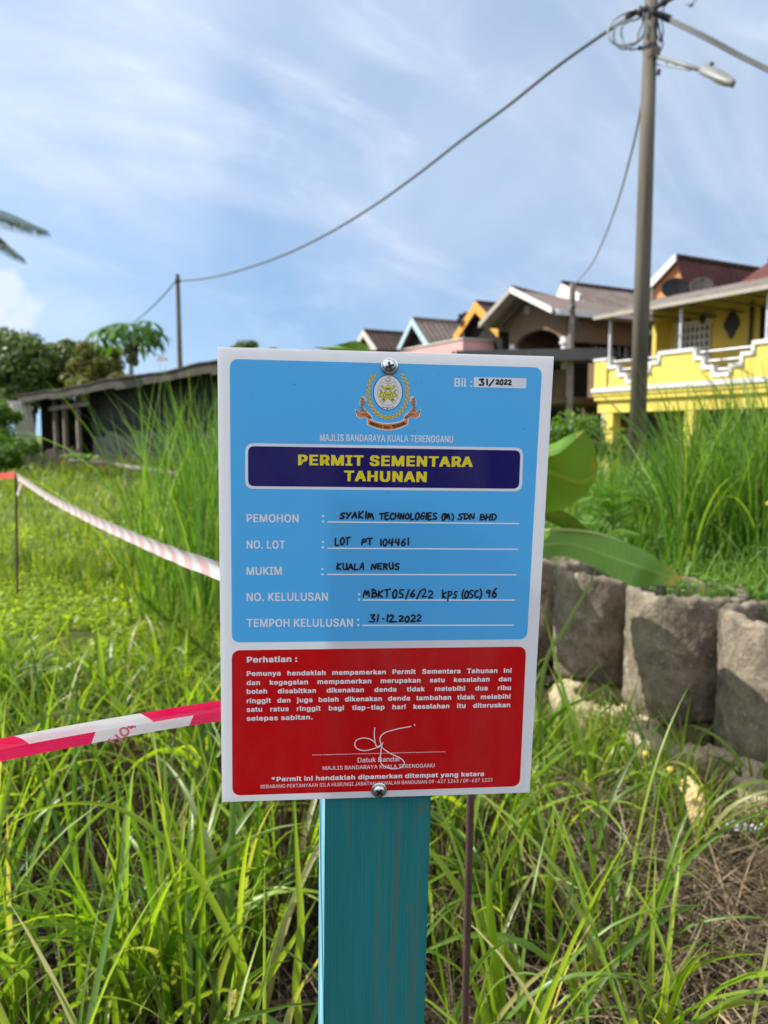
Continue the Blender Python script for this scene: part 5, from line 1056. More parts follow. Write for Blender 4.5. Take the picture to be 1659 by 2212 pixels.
'b': (424, [[229, -8, 208, -7, 189, -3, 172, 4, 159, 12, 147, 21, 138, 31, 130, 41, 123, 50, 118, 59, 112, 59, 112, 0, 53, 0, 53, 509, 114, 509, 114, 319, 118, 319, 123, 327, 130, 336, 137, 346, 147, 355, 158, 364, 171, 373, 188, 379, 207, 383, 229, 384, 259, 382, 287, 374, 313, 361, 335, 342, 354, 320, 370, 293, 381, 261, 388, 227, 390, 189, 388, 151, 381, 116, 370, 84, 355, 57, 336, 34, 313, 16, 288, 3, 260, -6], [220, 47, 242, 49, 262, 55, 279, 66, 294, 80, 306, 97, 316, 117, 323, 139, 327, 163, 328, 189, 327, 215, 323, 239, 316, 261, 307, 281, 295, 298, 280, 311, 262, 322, 243, 328, 220, 330, 198, 328, 178, 322, 161, 312, 147, 299, 134, 282, 125, 263, 118, 241, 114, 216, 113, 189, 114, 162, 118, 138, 125, 115, 135, 95, 147, 78, 162, 65, 179, 55, 198, 49]], []),
'd': (424, [[195, -8, 165, -6, 137, 3, 111, 16, 89, 34, 70, 57, 55, 84, 43, 116, 36, 151, 34, 189, 36, 227, 43, 261, 55, 293, 70, 320, 89, 342, 112, 361, 137, 374, 165, 382, 196, 384, 218, 383, 237, 379, 253, 373, 267, 364, 278, 355, 287, 346, 295, 336, 301, 327, 306, 319, 311, 319, 311, 509, 372, 509, 372, 0, 313, 0, 313, 59, 307, 59, 301, 50, 295, 41, 287, 31, 277, 21, 266, 12, 252, 4, 236, -3, 217, -7], [205, 47, 226, 49, 246, 55, 263, 65, 278, 78, 290, 95, 299, 115, 306, 138, 310, 162, 312, 189, 310, 216, 306, 241, 300, 263, 290, 282, 278, 299, 263, 312, 246, 322, 227, 328, 205, 330, 182, 328, 162, 322, 145, 311, 130, 298, 118, 281, 108, 261, 102, 239, 98, 215, 96, 189, 98, 163, 102, 139, 109, 117, 118, 97, 130, 80, 145, 66, 162, 55, 182, 49]], []),
'e': (404, [[212, -8, 177, -5, 145, 3, 117, 16, 92, 35, 72, 58, 56, 85, 44, 116, 37, 150, 34, 187, 36, 224, 44, 258, 55, 290, 71, 317, 91, 340, 115, 359, 142, 373, 172, 382, 205, 384, 226, 383, 246, 380, 266, 374, 285, 366, 303, 355, 319, 341, 334, 324, 347, 305, 357, 282, 365, 256, 370, 227, 371, 194, 371, 169, 75, 169, 75, 221, 338, 221, 310, 202, 308, 226, 304, 248, 298, 269, 288, 286, 277, 301, 263, 314, 246, 323, 227, 328, 205, 330, 183, 328, 164, 323, 146, 313, 131, 301, 119, 286, 109, 270, 102, 251, 97, 231, 96, 211, 96, 178, 98, 151, 102, 127, 110, 106, 121, 88, 135, 73, 151, 61, 169, 53, 190, 48, 212, 46, 227, 47, 241, 49, 254, 53, 265, 58, 276, 65, 285, 73, 294, 82, 300, 93, 306, 105, 365, 91, 358, 72, 348, 55, 335, 39, 320, 26, 302, 14, 283, 4, 261, -3, 237, -7]], []),
'g': (425, [[207, -151, 180, -149, 156, -146, 134, -140, 114, -132, 97, -122, 82, -110, 70, -97, 59, -84, 51, -69, 101, -41, 107, -49, 114, -57, 122, -66, 131, -74, 142, -82, 154, -88, 169, -93, 187, -96, 207, -97, 236, -95, 261, -87, 282, -75, 298, -58, 308, -34, 311, -6, 311, 68, 306, 68, 301, 60, 294, 51, 287, 41, 277, 32, 266, 23, 252, 16, 236, 10, 217, 6, 195, 5, 165, 7, 138, 14, 113, 27, 90, 43, 71, 65, 55, 90, 43, 120, 36, 154, 34, 191, 36, 229, 43, 263, 55, 293, 71, 320, 90, 342, 112, 361, 138, 374, 166, 382, 196, 384, 218, 383, 237, 379, 253, 373, 267, 365, 279, 356, 288, 346, 296, 336, 302, 327, 308, 319, 313, 319, 313, 379, 372, 379, 372, -9, 370, -40, 363, -67, 350, -90, 334, -109, 314, -124, 291, -136, 265, -144, 237, -149], [205, 59, 227, 61, 246, 66, 264, 75, 278, 87, 290, 103, 300, 121, 307, 142, 311, 166, 312, 193, 311, 219, 307, 242, 300, 264, 291, 283, 279, 299, 264, 312, 247, 322, 227, 328, 205, 330, 182, 328, 163, 322, 145, 312, 130, 298, 118, 282, 109, 262, 102, 241, 98, 218, 96, 193, 98, 167, 102, 144, 109, 123, 118, 104, 131, 88, 145, 76, 163, 66, 183, 61]], []),
'h': (410, [[114, 227, 114, 0, 53, 0, 53, 509, 114, 509, 114, 287, 102, 287, 116, 319, 132, 344, 152, 362, 175, 374, 200, 382, 227, 384, 252, 383, 275, 377, 295, 369, 313, 356, 328, 340, 341, 321, 350, 298, 355, 271, 357, 240, 357, 0, 296, 0, 296, 235, 293, 263, 286, 286, 273, 304, 256, 318, 235, 326, 210, 329, 192, 328, 176, 324, 161, 317, 147, 308, 136, 297, 126, 283, 119, 266, 115, 248]], []),
'i': (167, [[53, 0, 53, 379, 114, 379, 114, 0], [84, 443, 73, 444, 63, 448, 54, 455, 47, 463, 43, 472, 41, 483, 43, 494, 47, 504, 54, 512, 63, 518, 73, 522, 84, 524, 95, 522, 105, 518, 114, 512, 121, 504, 125, 494, 126, 483, 125, 472, 121, 463, 114, 455, 105, 448, 95, 444]], []),
'j': (167, [[53, 379, 114, 379, 114, -30, 112, -52, 108, -72, 102, -90, 92, -106, 80, -119, 65, -129, 47, -137, 27, -141, 4, -143, -10, -143, -10, -87, 2, -87, 18, -85, 31, -80, 40, -72, 47, -61, 51, -46, 53, -29], [83, 443, 72, 444, 62, 448, 53, 455, 47, 463, 42, 472, 41, 483, 42, 494, 47, 504, 53, 512, 62, 518, 72, 522, 83, 524, 95, 522, 105, 518, 114, 512, 120, 504, 125, 494, 126, 483, 125, 472, 120, 463, 114, 455, 105, 448, 95, 444]], []),
'k': (381, [[110, 137, 110, 212, 121, 212, 284, 379, 360, 379, 184, 199, 177, 199]], [[53, 0, 53, 509, 114, 509, 114, 0], [294, 0, 148, 186, 191, 229, 372, 0]]),
'l': (189, [[139, -2, 112, 0, 91, 8, 74, 20, 62, 37, 55, 59, 53, 84, 53, 509, 114, 509, 114, 99, 114, 83, 117, 71, 120, 62, 126, 57, 135, 53, 146, 52, 152, 52, 157, 52, 160, 53, 164, 53, 167, 54, 170, 54, 181, 3, 175, 1, 169, 0, 162, -1, 154, -2, 147, -2]], []),
'm': (610, [[53, 0, 53, 379, 112, 379, 112, 295, 108, 295, 114, 314, 122, 331, 132, 346, 144, 358, 158, 368, 172, 376, 187, 382, 203, 385, 219, 386, 245, 383, 268, 375, 287, 361, 303, 342, 314, 320, 321, 295, 312, 295, 318, 312, 326, 329, 337, 343, 350, 356, 364, 366, 381, 375, 398, 381, 417, 385, 437, 386, 458, 385, 478, 380, 497, 372, 514, 361, 529, 346, 541, 328, 550, 307, 555, 283, 557, 255, 557, 0, 496, 0, 496, 254, 493, 279, 485, 298, 473, 313, 456, 323, 438, 329, 419, 330, 402, 329, 387, 326, 374, 320, 363, 312, 353, 302, 345, 290, 340, 277, 336, 263, 335, 247, 335, 0, 274, 0, 274, 260, 272, 280, 265, 297, 253, 311, 238, 322, 220, 328, 199, 330, 185, 329, 171, 326, 158, 320, 145, 312, 135, 302, 126, 289, 119, 274, 115, 257, 114, 238, 114, 0]], []),
'n': (410, [[114, 227, 114, 0, 53, 0, 53, 379, 112, 379, 112, 287, 102, 287, 116, 319, 132, 344, 152, 362, 175, 374, 200, 382, 227, 384, 252, 383, 275, 377, 295, 369, 313, 356, 328, 340, 341, 321, 350, 298, 355, 271, 357, 240, 357, 0, 296, 0, 296, 235, 293, 263, 286, 286, 273, 304, 256, 318, 235, 326, 210, 329, 192, 328, 176, 324, 161, 317, 147, 308, 136, 297, 126, 283, 119, 266, 115, 248]], []),
'o': (415, [[207, -8, 174, -5, 144, 3, 117, 16, 93, 35, 72, 58, 56, 85, 44, 116, 37, 150, 34, 187, 37, 225, 44, 260, 56, 291, 72, 318, 93, 341, 117, 360, 144, 374, 174, 382, 207, 384, 241, 382, 271, 374, 299, 360, 323, 341, 343, 318, 359, 291, 371, 260, 379, 225, 381, 187, 379, 150, 371, 116, 359, 85, 343, 58, 323, 35, 299, 16, 271, 3, 241, -5], [207, 46, 231, 49, 252, 55, 270, 66, 285, 80, 298, 97, 307, 117, 314, 139, 318, 163, 319, 187, 318, 212, 314, 236, 307, 258, 298, 278, 285, 296, 270, 310, 252, 321, 231, 328, 207, 330, 184, 328, 163, 321, 145, 310, 130, 296, 118, 278, 108, 258, 102, 236, 98, 212, 96, 187, 98, 163, 102, 139, 108, 117, 118, 97, 130, 80, 145, 66, 163, 55, 184, 49]], []),
'p': (424, [[53, -143, 53, 379, 112, 379, 112, 319, 118, 319, 123, 327, 130, 336, 137, 346, 147, 355, 158, 364, 171, 373, 188, 379, 207, 383, 229, 384, 259, 382, 287, 374, 313, 361, 335, 342, 354, 320, 370, 293, 381, 261, 388, 227, 390, 189, 388, 151, 381, 116, 370, 84, 355, 57, 336, 34, 313, 16, 288, 3, 260, -6, 229, -8, 208, -7, 189, -3, 173, 4, 159, 12, 147, 21, 138, 31, 130, 41, 124, 50, 118, 59, 114, 59, 114, -143], [220, 47, 242, 49, 262, 55, 279, 66, 294, 80, 306, 97, 316, 117, 323, 139, 327, 163, 328, 189, 327, 215, 323, 239, 316, 261, 307, 281, 295, 298, 280, 311, 262, 322, 243, 328, 220, 330, 198, 328, 178, 322, 161, 312, 147, 299, 134, 282, 125, 263, 118, 241, 114, 216, 113, 189, 114, 162, 118, 138, 125, 115, 135, 95, 147, 78, 162, 65, 179, 55, 198, 49]], []),
'r': (259, [[53, 0, 53, 379, 112, 379, 112, 321, 115, 321, 124, 339, 137, 354, 152, 367, 171, 377, 191, 383, 213, 385, 229, 384, 243, 384, 243, 322, 241, 323, 236, 324, 230, 324, 223, 325, 215, 326, 207, 326, 190, 324, 174, 321, 159, 315, 146, 306, 135, 296, 126, 284, 119, 269, 115, 254, 114, 237, 114, 0]], []),
's': (365, [[182, -8, 157, -7, 133, -3, 112, 3, 93, 12, 76, 24, 62, 38, 50, 54, 41, 73, 36, 94, 94, 107, 101, 87, 111, 72, 124, 60, 141, 52, 160, 47, 181, 45, 206, 47, 227, 53, 244, 62, 258, 74, 265, 88, 268, 103, 266, 115, 262, 126, 254, 136, 243, 144, 229, 150, 212, 155, 149, 170, 118, 180, 92, 192, 72, 208, 58, 227, 50, 249, 47, 274, 49, 295, 55, 314, 65, 332, 79, 347, 95, 360, 115, 370, 137, 378, 161, 383, 187, 384, 212, 383, 234, 379, 254, 372, 271, 363, 286, 352, 299, 339, 309, 324, 318, 308, 324, 290, 268, 277, 262, 291, 254, 304, 243, 316, 228, 325, 210, 331, 187, 333, 166, 331, 147, 326, 131, 317, 119, 305, 111, 292, 109, 277, 110, 264, 115, 253, 124, 243, 136, 235, 152, 229, 172, 223, 229, 209, 261, 200, 287, 187, 306, 171, 320, 153, 328, 131, 331, 107, 329, 85, 323, 65, 312, 47, 298, 31, 281, 18, 260, 6, 236, -2, 210, -7]], []),
't': (227, [[204, 379, 204, 327, 6, 327, 6, 379]], [[65, 471, 126, 471, 126, 98, 127, 83, 130, 70, 136, 61, 144, 55, 156, 51, 170, 50, 175, 50, 180, 50, 185, 51, 191, 52, 197, 53, 202, 54, 213, 2, 207, 0, 200, -2, 192, -3, 184, -3, 176, -4, 168, -4, 138, -1, 113, 7, 92, 21, 77, 41, 68, 64, 65, 93]]),
'u': (410, [[182, -5, 158, -3, 135, 2, 115, 11, 97, 23, 82, 39, 69, 59, 60, 82, 54, 109, 53, 139, 53, 379, 114, 379, 114, 144, 116, 117, 124, 94, 137, 75, 154, 61, 175, 53, 200, 50, 218, 51, 234, 55, 249, 62, 263, 71, 274, 83, 283, 97, 290, 113, 295, 132, 296, 153, 296, 379, 357, 379, 357, 0, 298, 0, 298, 92, 307, 92, 294, 60, 277, 35, 257, 17, 234, 5, 209, -3]], []),
'y': (389, [[47, -139, 61, -86, 71, -87, 83, -89, 94, -90, 104, -89, 113, -86, 122, -81, 130, -74, 138, -64, 145, -51, 151, -36, 163, -1, 17, 379, 84, 379, 165, 155, 173, 132, 180, 109, 187, 87, 193, 64, 199, 42, 206, 21, 184, 21, 190, 42, 196, 64, 202, 87, 209, 110, 216, 132, 224, 155, 305, 379, 371, 379, 204, -58, 196, -77, 187, -93, 177, -107, 165, -119, 153, -128, 139, -136, 125, -141, 109, -144, 91, -145, 82, -145, 73, -144, 65, -143, 57, -142, 52, -140]], []),
}
CAP_H = max(GLYPHS['H'][1][0][1::2]) / 1000
_txt = {}
def glyphs(s, b):
    """letter outlines of a word (grotesque drawn above), emboldened by b: verts (x, y, tiny z), faces"""
    if (s, b) in _txt: return _txt[(s, b)]
    v0 = []; f0 = []
    for layer in (1, 2):
        c = bpy.data.curves.new('outline', 'CURVE'); c.dimensions = '2D'; c.fill_mode = 'FRONT'; x0 = 0.0
        for ch in s:
            if ch == ' ': x0 += FONT_SPACE/1000 + b; continue
            for flat_ in GLYPHS[ch][layer]:
                sp = c.splines.new('POLY'); sp.points.add(len(flat_)//2-1); sp.use_cyclic_u = True
                for p, x, y in zip(sp.points, flat_[0::2], flat_[1::2]): p.co = (x/1000 + x0, y/1000, 0, 1)
            x0 += GLYPHS[ch][0]/1000 + 2*b*.75
        if len(c.splines):
            o = bpy.data.objects.new('outline', c); col.objects.link(o); dg = bpy.context.evaluated_depsgraph_get(); me = bpy.data.meshes.new_from_object(o.evaluated_get(dg))
            f0 += [tuple(i+len(v0) for i in p.vertices) for p in me.polygons]; v0 += [(p.co.x, p.co.y, .03*(layer-1)) for p in me.vertices]
            bpy.data.objects.remove(o); bpy.data.meshes.remove(me)
        bpy.data.curves.remove(c)
    v0 = np.array(v0)
    shifts = [(dx, dy) for dx in (-b, 0, b) for dy in (-.55*b, 0, .55*b)] if b > .012 else ([(-b, 0), (b, 0)] if b > 0 else [(0, 0)])
    V = []; Fs = []
    for k, (dx, dy) in enumerate(shifts):
        V.append(np.c_[v0[:, 0]+dx, (v0[:, 1]+dy+.55*b)/(CAP_H+1.1*b), v0[:, 2]+k*.06]); Fs += [tuple(i+k*len(v0) for i in f) for f in f0]
    _txt[(s, b)] = (np.concatenate(V), Fs); return _txt[(s, b)]
def letter(mb, s, pL, pR, hcap, off, lay, justify=None):
    """one line of print from pL to pR (board metres, on the baseline), capitals hcap tall"""
    pL, pR = Vector(pL), Vector(pR); d = (pR-pL); wd = d.length; d = d/wd; nrm = Vector((-d.y, d.x)); sy_ = hcap
    def place(v, f, x0, sx_):
        b = v[:, 0].min()
        mb.add([tuple(pL + d*(x0 + (x-b)*sx_) + nrm*(y*sy_)) + ((lay+z)*LAY,) for x, y, z in v], f)
    if justify is None:
        v, f = glyphs(s, off); place(v, f, 0, wd / np.ptp(v[:, 0]))
    else:
        ws = s.split(); g = [glyphs(w, off) for w in ws]; wid = [np.ptp(v[:, 0])*sy_*justify for v, _ in g]
        gap = (wd - sum(wid)) / max(1, len(ws)-1); x = 0
        for (v, f), w in zip(g, wid): place(v, f, x, sy_*justify); x += w + gap
def hgt(a, b): return (Vector(a)-Vector(b)).length
B1, B2, B3, B4, J = .016, .020, .042, .032, 2.05
m = MB()
letter(m, 'Bil :', r1(1149, 206), r1(1235, 208), hgt(r1(1149, 206), r1(1149, 164)), B2, 2)
letter(m, 'MAJLIS BANDARAYA KUALA TERENGGANU', r1(501, 467), r1(1143, 475), hgt(r1(500, 467), r1(500, 434)), B1, 2)
for s, x1, y0, y1, q in (('PEMOHON', 398, 859, 820, r1), ('NO. LOT', 333, 986, 947, r1), ('MUKIM', 318, 73, 34, r2), ('NO. KELULUSAN', 540, 198, 158, r2), ('TEMPOH KELULUSAN', 660, 323, 284, r2)):
    letter(m, s, q(148, y0), q(x1, y0-(2 if q is r2 else -1)), hgt(q(148, y0), q(148, y1)), B2, 2)
for x, y, q in ((516, 860, r1), (515, 985, r1), (513, 73, r2), (690, 195, r2), (686, 318, r2)):
    for dy in (0, -26):
        c = Vector(q(x, y+dy-4)); m.add([(c.x+.0011*math.cos(k*.7854+.39), c.y+.0011*math.sin(k*.7854+.39), 2*LAY) for k in range(8)], [tuple(range(8))])
for a, b in ((r1(538, 858), r1(1462, 866)), (r1(538, 985), r1(1456, 990)), (r1(536, 1111), r1(1449, 1113)), (r2(708, 193), r2(1442, 193)), (r2(706, 315), r2(1437, 314))):
    a, b = Vector(a), Vector(b); h_ = .0006; m.add([(a.x, a.y-h_, 2*LAY), (b.x, b.y-h_, 2*LAY), (b.x, b.y+h_, 2*LAY), (a.x, a.y+h_, 2*LAY)], [(0, 1, 2, 3)])
m.build('form_lettering', W_INK, board)
m = MB()
letter(m, 'PERMIT SEMENTARA', r1(396, 584), r1(1237, 593), hgt(r1(396, 584), r1(396, 533)), B3, 4)
letter(m, 'TAHUNAN', r1(617, 661), r1(1015, 666), hgt(r1(617, 661), r1(617, 610)), B3, 4)
m.build('title_lettering', Y_INK, board)
m = MB()
letter(m, 'Perhatian :', r2(149, 495), r2(392, 490), hgt(r2(149, 495), r2(149, 467)), B4, 2)
ch = hgt(r2(149, 560), r2(149, 537))
for s, yl, yr in (('Pemunya hendaklah mempamerkan Permit Sementara Tahunan ini', 559, 543), ('dan kegagalan mempamerkan merupakan satu kesalahan dan', 603, 584), ('boleh disabitkan dikenakan denda tidak melebihi dua ribu', 645, 626), ('ringgit dan juga boleh dikenakan denda tambahan tidak melebihi', 690, 668), ('satu ratus ringgit bagi tiap-tiap hari kesalahan itu diteruskan', 732, 709)):
    letter(m, s, r2(148, yl), r2(1425 - (yl-559)*.04, yr), ch, B4, 2, justify=J)
letter(m, 'selepas sabitan.', r2(148, 775), r2(466, 768), ch, B4, 2)
letter(m, '*Permit ini hendaklah dipamerkan ditempat yang ketara', r2(268, 1068), r2(1292, 1041), ch, B4, 2)
letter(m, 'Datuk Bandar', r2(683, 976), r2(889, 970), hgt(r2(683, 976), r2(683, 953)), .006, 2)
letter(m, 'MAJLIS BANDARAYA KUALA TERENGGANU', r2(515, 1012), r2(1053, 999), hgt(r2(515, 1010), r2(515, 992)), .006, 2)
letter(m, 'SEBARANG PERTANYAAN SILA HUBUNGI JABATAN KAWALAN BANGUNAN 09-627 1243 / 09-627 1223', r2(214, 1101), r2(1333, 1068), hgt(r2(214, 1100), r2(214, 1083)), .003, 2)
for k in range(92):
    c = Vector(r2(467, 940)).lerp(Vector(r2(1104, 924)), k/91); m.add([(c.x+.00045*math.cos(j*1.0472), c.y+.00045*math.sin(j*1.0472), 2*LAY) for j in range(6)], [tuple(range(6))])
m.build('notice_lettering', W_INK, board)
def stroke(mb, pts, w, lay, wob=0.0, n=5, taper=False):
    """a pen stroke of width w through pts (board metres)"""
    sp = [Vector((p.x, p.y)) for p in spline([Vector((x, y, 0)) for x, y in pts], n)] if len(pts) > 2 else [Vector(p) for p in pts]
    vs = []
    N = len(sp)
    for i, p in enumerate(sp):
        d = (sp[min(i+1, N-1)] - sp[max(i-1, 0)]); d = d.normalized() if d.length > 1e-9 else Vector((1, 0)); q = Vector((-d.y, d.x)); k = w/2*(1+wob*math.sin(i*1.7))
        if taper: k *= .55 + .45*math.sin(math.pi*(i+1)/(N+1))
        vs += [tuple(p+q*k)+(lay*LAY,), tuple(p-q*k)+(lay*LAY,)]
    mb.add(vs, [(2*i, 2*i+1, 2*i+3, 2*i+2) for i in range(N-1)])
    if not taper:
        for e in (sp[0], sp[-1]): mb.add([(e.x+w/2*math.cos(k*math.pi/5), e.y+w/2*math.sin(k*math.pi/5), (lay+.3)*LAY) for k in range(10)], [tuple(range(10))])
m = MB()
for pts in ([(805, 880), (790, 893), (765, 907), (720, 918), (683, 910), (669, 890), (678, 868), (705, 858), (737, 861), (762, 876), (778, 903)], [(765, 808), (763, 840), (766, 872), (773, 897), (784, 902), (796, 890), (805, 880)], [(938, 802), (870, 815), (812, 833), (791, 858), (795, 885), (803, 905), (838, 930), (885, 953), (907, 972), (903, 992), (878, 1004), (838, 1004), (803, 988), (792, 962), (796, 915), (803, 880)], [(957, 792), (959, 795), (958, 797)]):
    stroke(m, [r2(*p) for p in pts], .0009, 4, n=7)
m.build('signature', W_INK, board)
# handwriting: strokes on a unit letter box
HW = {
'S': [[(.9,.95),(.45,1),(.1,.75),(.5,.5),(.85,.25),(.5,0),(.05,.08)]], 'Y': [[(.05,1),(.4,.5)], [(.95,1),(.1,-.05)]], 'A': [[(0,0),(.45,1),(.6,.9),(.9,0)], [(.15,.38),(.85,.42)]],
'K': [[(.1,1),(.1,0)], [(.85,1),(.15,.45),(.9,0)]], 'I': [[(.5,1),(.5,0)]], 'M': [[(0,0),(.12,.9),(.3,.85),(.42,.2),(.58,.85),(.75,.8),(.95,0)]], 'T': [[(0,.95),(1,1)], [(.5,.95),(.45,0)]],
'E': [[(.9,1),(.15,.95),(.1,.5),(.1,.02),(.9,.05)], [(.12,.5),(.7,.55)]], 'C': [[(.95,.85),(.55,1),(.1,.6),(.15,.15),(.55,0),(.95,.1)]], 'H': [[(.1,1),(.1,0)], [(.9,1),(.85,0)], [(.1,.48),(.88,.52)]],
'N': [[(.05,0),(.1,1),(.8,.02),(.9,1)]], 'O': [[(.5,1),(.1,.65),(.15,.15),(.55,0),(.9,.35),(.85,.8),(.5,1)]], 'L': [[(.15,1),(.1,.02),(.9,.06)]],
'G': [[(.95,.85),(.5,1),(.08,.55),(.3,.02),(.8,.08),(.9,.45)], [(.5,.45),(1,.45)]], '(': [[(.75,1.1),(.35,.75),(.3,.3),(.75,-.15)]], ')': [[(.2,1.1),(.7,.75),(.7,.3),(.2,-.15)]],
'D': [[(.1,1),(.1,0)], [(0,1),(.7,.9),(.95,.5),(.65,.05),(.05,0)]], 'B': [[(.12,1),(.1,0)], [(.05,1),(.75,.9),(.75,.6),(.2,.5)], [(.2,.5),(.9,.42),(.85,.08),(.05,0)]],
'P': [[(.15,1),(.1,0)], [(.05,.95),(.8,.95),(.85,.6),(.15,.48)]], 'U': [[(.1,1),(.08,.3),(.4,0),(.8,.2),(.88,1)], [(.88,1),(.9,0)]], 'R': [[(.12,1),(.1,0)], [(.05,1),(.8,.9),(.75,.58),(.15,.5)], [(.35,.5),(.9,0)]],
'0': [[(.5,1),(.1,.6),(.2,.1),(.6,0),(.9,.45),(.75,.9),(.5,1)]], '1': [[(.5,1),(.48,0)]], '2': [[(.1,.8),(.5,1),(.85,.72),(.5,.35),(.1,.02),(.95,.05)]], '3': [[(.1,.98),(.8,1),(.4,.58),(.85,.4),(.7,.02),(.05,.05)]],
'4': [[(.15,1),(.1,.45),(.9,.48)], [(.75,1),(.72,-.02)]], '5': [[(.9,1),(.25,.95),(.2,.55),(.75,.5),(.75,.08),(.1,.02)]], '6': [[(.75,1),(.2,.55),(.15,.1),(.6,0),(.85,.3),(.5,.5),(.18,.3)]], '9': [[(.85,.85),(.45,1),(.12,.7),(.45,.5),(.85,.75),(.75,0)]],
'/': [[(.9,1.05),(.1,-.1)]], 'k': [[(.1,1.1),(.1,-.05)], [(.85,.75),(.15,.4),(.9,.0)]], 'p': [[(.15,.75),(.1,-.35)], [(.1,.7),(.8,.75),(.8,.3),(.15,.2)]], 's': [[(.9,.9),(.4,.85),(.35,.5),(.8,.3),(.55,-.1),(.05,-.05)]], '.': [[(.4,.02),(.5,.06),(.6,.02)]], ':': [], '·': [[(.4,.4),(.5,.45),(.6,.4)]],
}
WID = {'I': .45, '1': .4, '(': .6, ')': .6, '/': .75, '.': .5, 'M': 1.25, '·': .5}
def hand(mb, s, q, xl, xr, ytop, ybot, w=.0015, lay=4, skew=.12):
    tot = sum(WID.get(c, 1.0)*1.28 for c in s) - .28; x = 0
    for c in s:
        cw = WID.get(c, 1.0); jy = rnd.uniform(-.10, .10); js = rnd.uniform(.84, 1.10); sk = skew + rnd.uniform(-.18, .18)
        for st in HW[c]:
            pts = []
            for a, b in st:
                u = x + a*cw + (b-.5)*sk*.7 + rnd.uniform(-.045, .045); z = b*js + jy + rnd.uniform(-.045, .045)
                pts.append(q(xl + (xr-xl)*u/tot, ybot + (ytop-ybot)*z))
            stroke(mb, pts, w*rnd.uniform(.9, 1.12), lay, .06)
        x += cw*1.28
m = MB()
for s, xl, xr in (('SYAKIM', 598, 762), ('TECHNOLOGIES', 790, 1065), ('(M)', 1087, 1146), ('SDN', 1168, 1246), ('BHD', 1273, 1352)): hand(m, s, r1, xl, xr, 811+(xl-598)*.012, 842+(xl-598)*.006)
m.build('handwritten_entry', K_INK, board)
m = MB()
for s, xl, xr in (('LOT', 573, 646), ('PT', 703, 752), ('104461', 791, 928)): hand(m, s, r1, xl, xr, 937, 969)
m.build('handwritten_entry', K_INK, board)
m = MB()
for s, xl, xr in (('KUALA', 583, 716), ('NERUS', 751, 884)): hand(m, s, r1, xl, xr, 1058, 1086)
m.build('handwritten_entry', K_INK, board)
m = MB()
for s, xl, xr in (('MBKT', 712, 838), ('05/6/22', 850, 1047), ('kps', 1091, 1164), ('(OSC)', 1184, 1280), ('96', 1301, 1355)): hand(m, s, r2, xl, xr, 145-(xl-712)*.006, 180)
m.build('handwritten_entry', K_INK, board)
m = MB()
for s, xl, xr in (('31', 741, 782), ('·', 795, 812), ('12', 822, 858), ('.', 862, 872), ('2022', 882, 990)): hand(m, s, r2, xl, xr, 264, 296)
m.build('handwritten_entry', K_INK, board)
m = MB()
hand(m, '31', r1, 1268, 1308, 168, 196, w=.0017); hand(m, '/', r1, 1318, 1338, 166, 198, w=.0015); hand(m, '2022', r1, 1350, 1424, 171, 195, w=.00135)
m.build('handwritten_entry', K_INK, board)
# the city emblem
GOLD = [sheet_mat('emblem_gold', c, .2) for c in ((.62, .42, .03), (.80, .62, .12), (.42, .26, .02))]
EW = W_INK; EN = sheet_mat('emblem_navy', (.02, .04, .14), .2); EGY = sheet_mat('emblem_grey', (.36, .38, .38), .2); EY = sheet_mat('emblem_yellow', (.68, .58, .015), .2); EK = sheet_mat('emblem_black', (.012, .010, .008), .2); EO = sheet_mat('emblem_orange', (.66, .24, .055), .2); EB = sheet_mat('emblem_brown', (.30, .07, .03), .2); ESK = sheet_mat('emblem_tan', (.55, .30, .15), .2)
EM = MB(); emats = GOLD + [EW, EN, EGY, EY, EK, EO, EB, ESK]
def epoly(pts, mi, lay): EM.cur = mi; EM.add([tuple(r3(*p)) + (lay*LAY,) for p in pts], [tuple(range(len(pts)))])
def estroke(pts, w, mi, lay, n=4): EM.cur = mi; stroke(EM, [r3(*p) for p in pts], w*r3s, lay, n=n, taper=False)
r3s = hgt(r3(800, 600), r3(900, 600)) / 100
def ell(cx, cy, rx, ry, n=40): return [(cx+rx*math.cos(2*math.pi*k/n), cy+ry*math.sin(2*math.pi*k/n)) for k in range(n)]
epoly(ell(829, 688, 280, 338), 4, 2); epoly(ell(829, 688, 266, 324), 3, 3)
shield = [(715, 488), (775, 515), (829, 522), (885, 515), (945, 488), (1000, 570), (1025, 680), (1010, 790), (940, 890), (829, 935), (715, 885), (650, 790), (632, 680), (660, 570)]
estroke(shield + [shield[0]], 9, 5, 4, 3)
# wreath of leaves
for k in range(38):
    f = k/37
    for s in (-1, 1):
        a = R(62 + 1 + 117*f) if False else R(-50 + 138*f); x = 829 + s*375*math.cos(a)*1.0; y = 690 + 470*math.sin(a)
        if f < .02: continue
        tx, ty = -s*375*math.sin(a), 470*math.cos(a); l = math.hypot(tx, ty); tx, ty = tx/l, ty/l
        for side in (-1, 0, 1):
            ox, oy = -ty*side*22, tx*side*22; dx, dy = -tx + -ty*side*.55, -ty + tx*side*.55; L = 40
            px_, py_ = x+ox, y+oy; nx_, ny_ = -dy, dx
            epoly([(px_-dx*L*.5, py_-dy*L*.5), (px_+nx_*11, py_+ny_*11), (px_+dx*L*.6, py_+dy*L*.6), (px_-nx_*11, py_-ny_*11)], (k+side) % 3, 2+.2*((k % 3)+side+1))
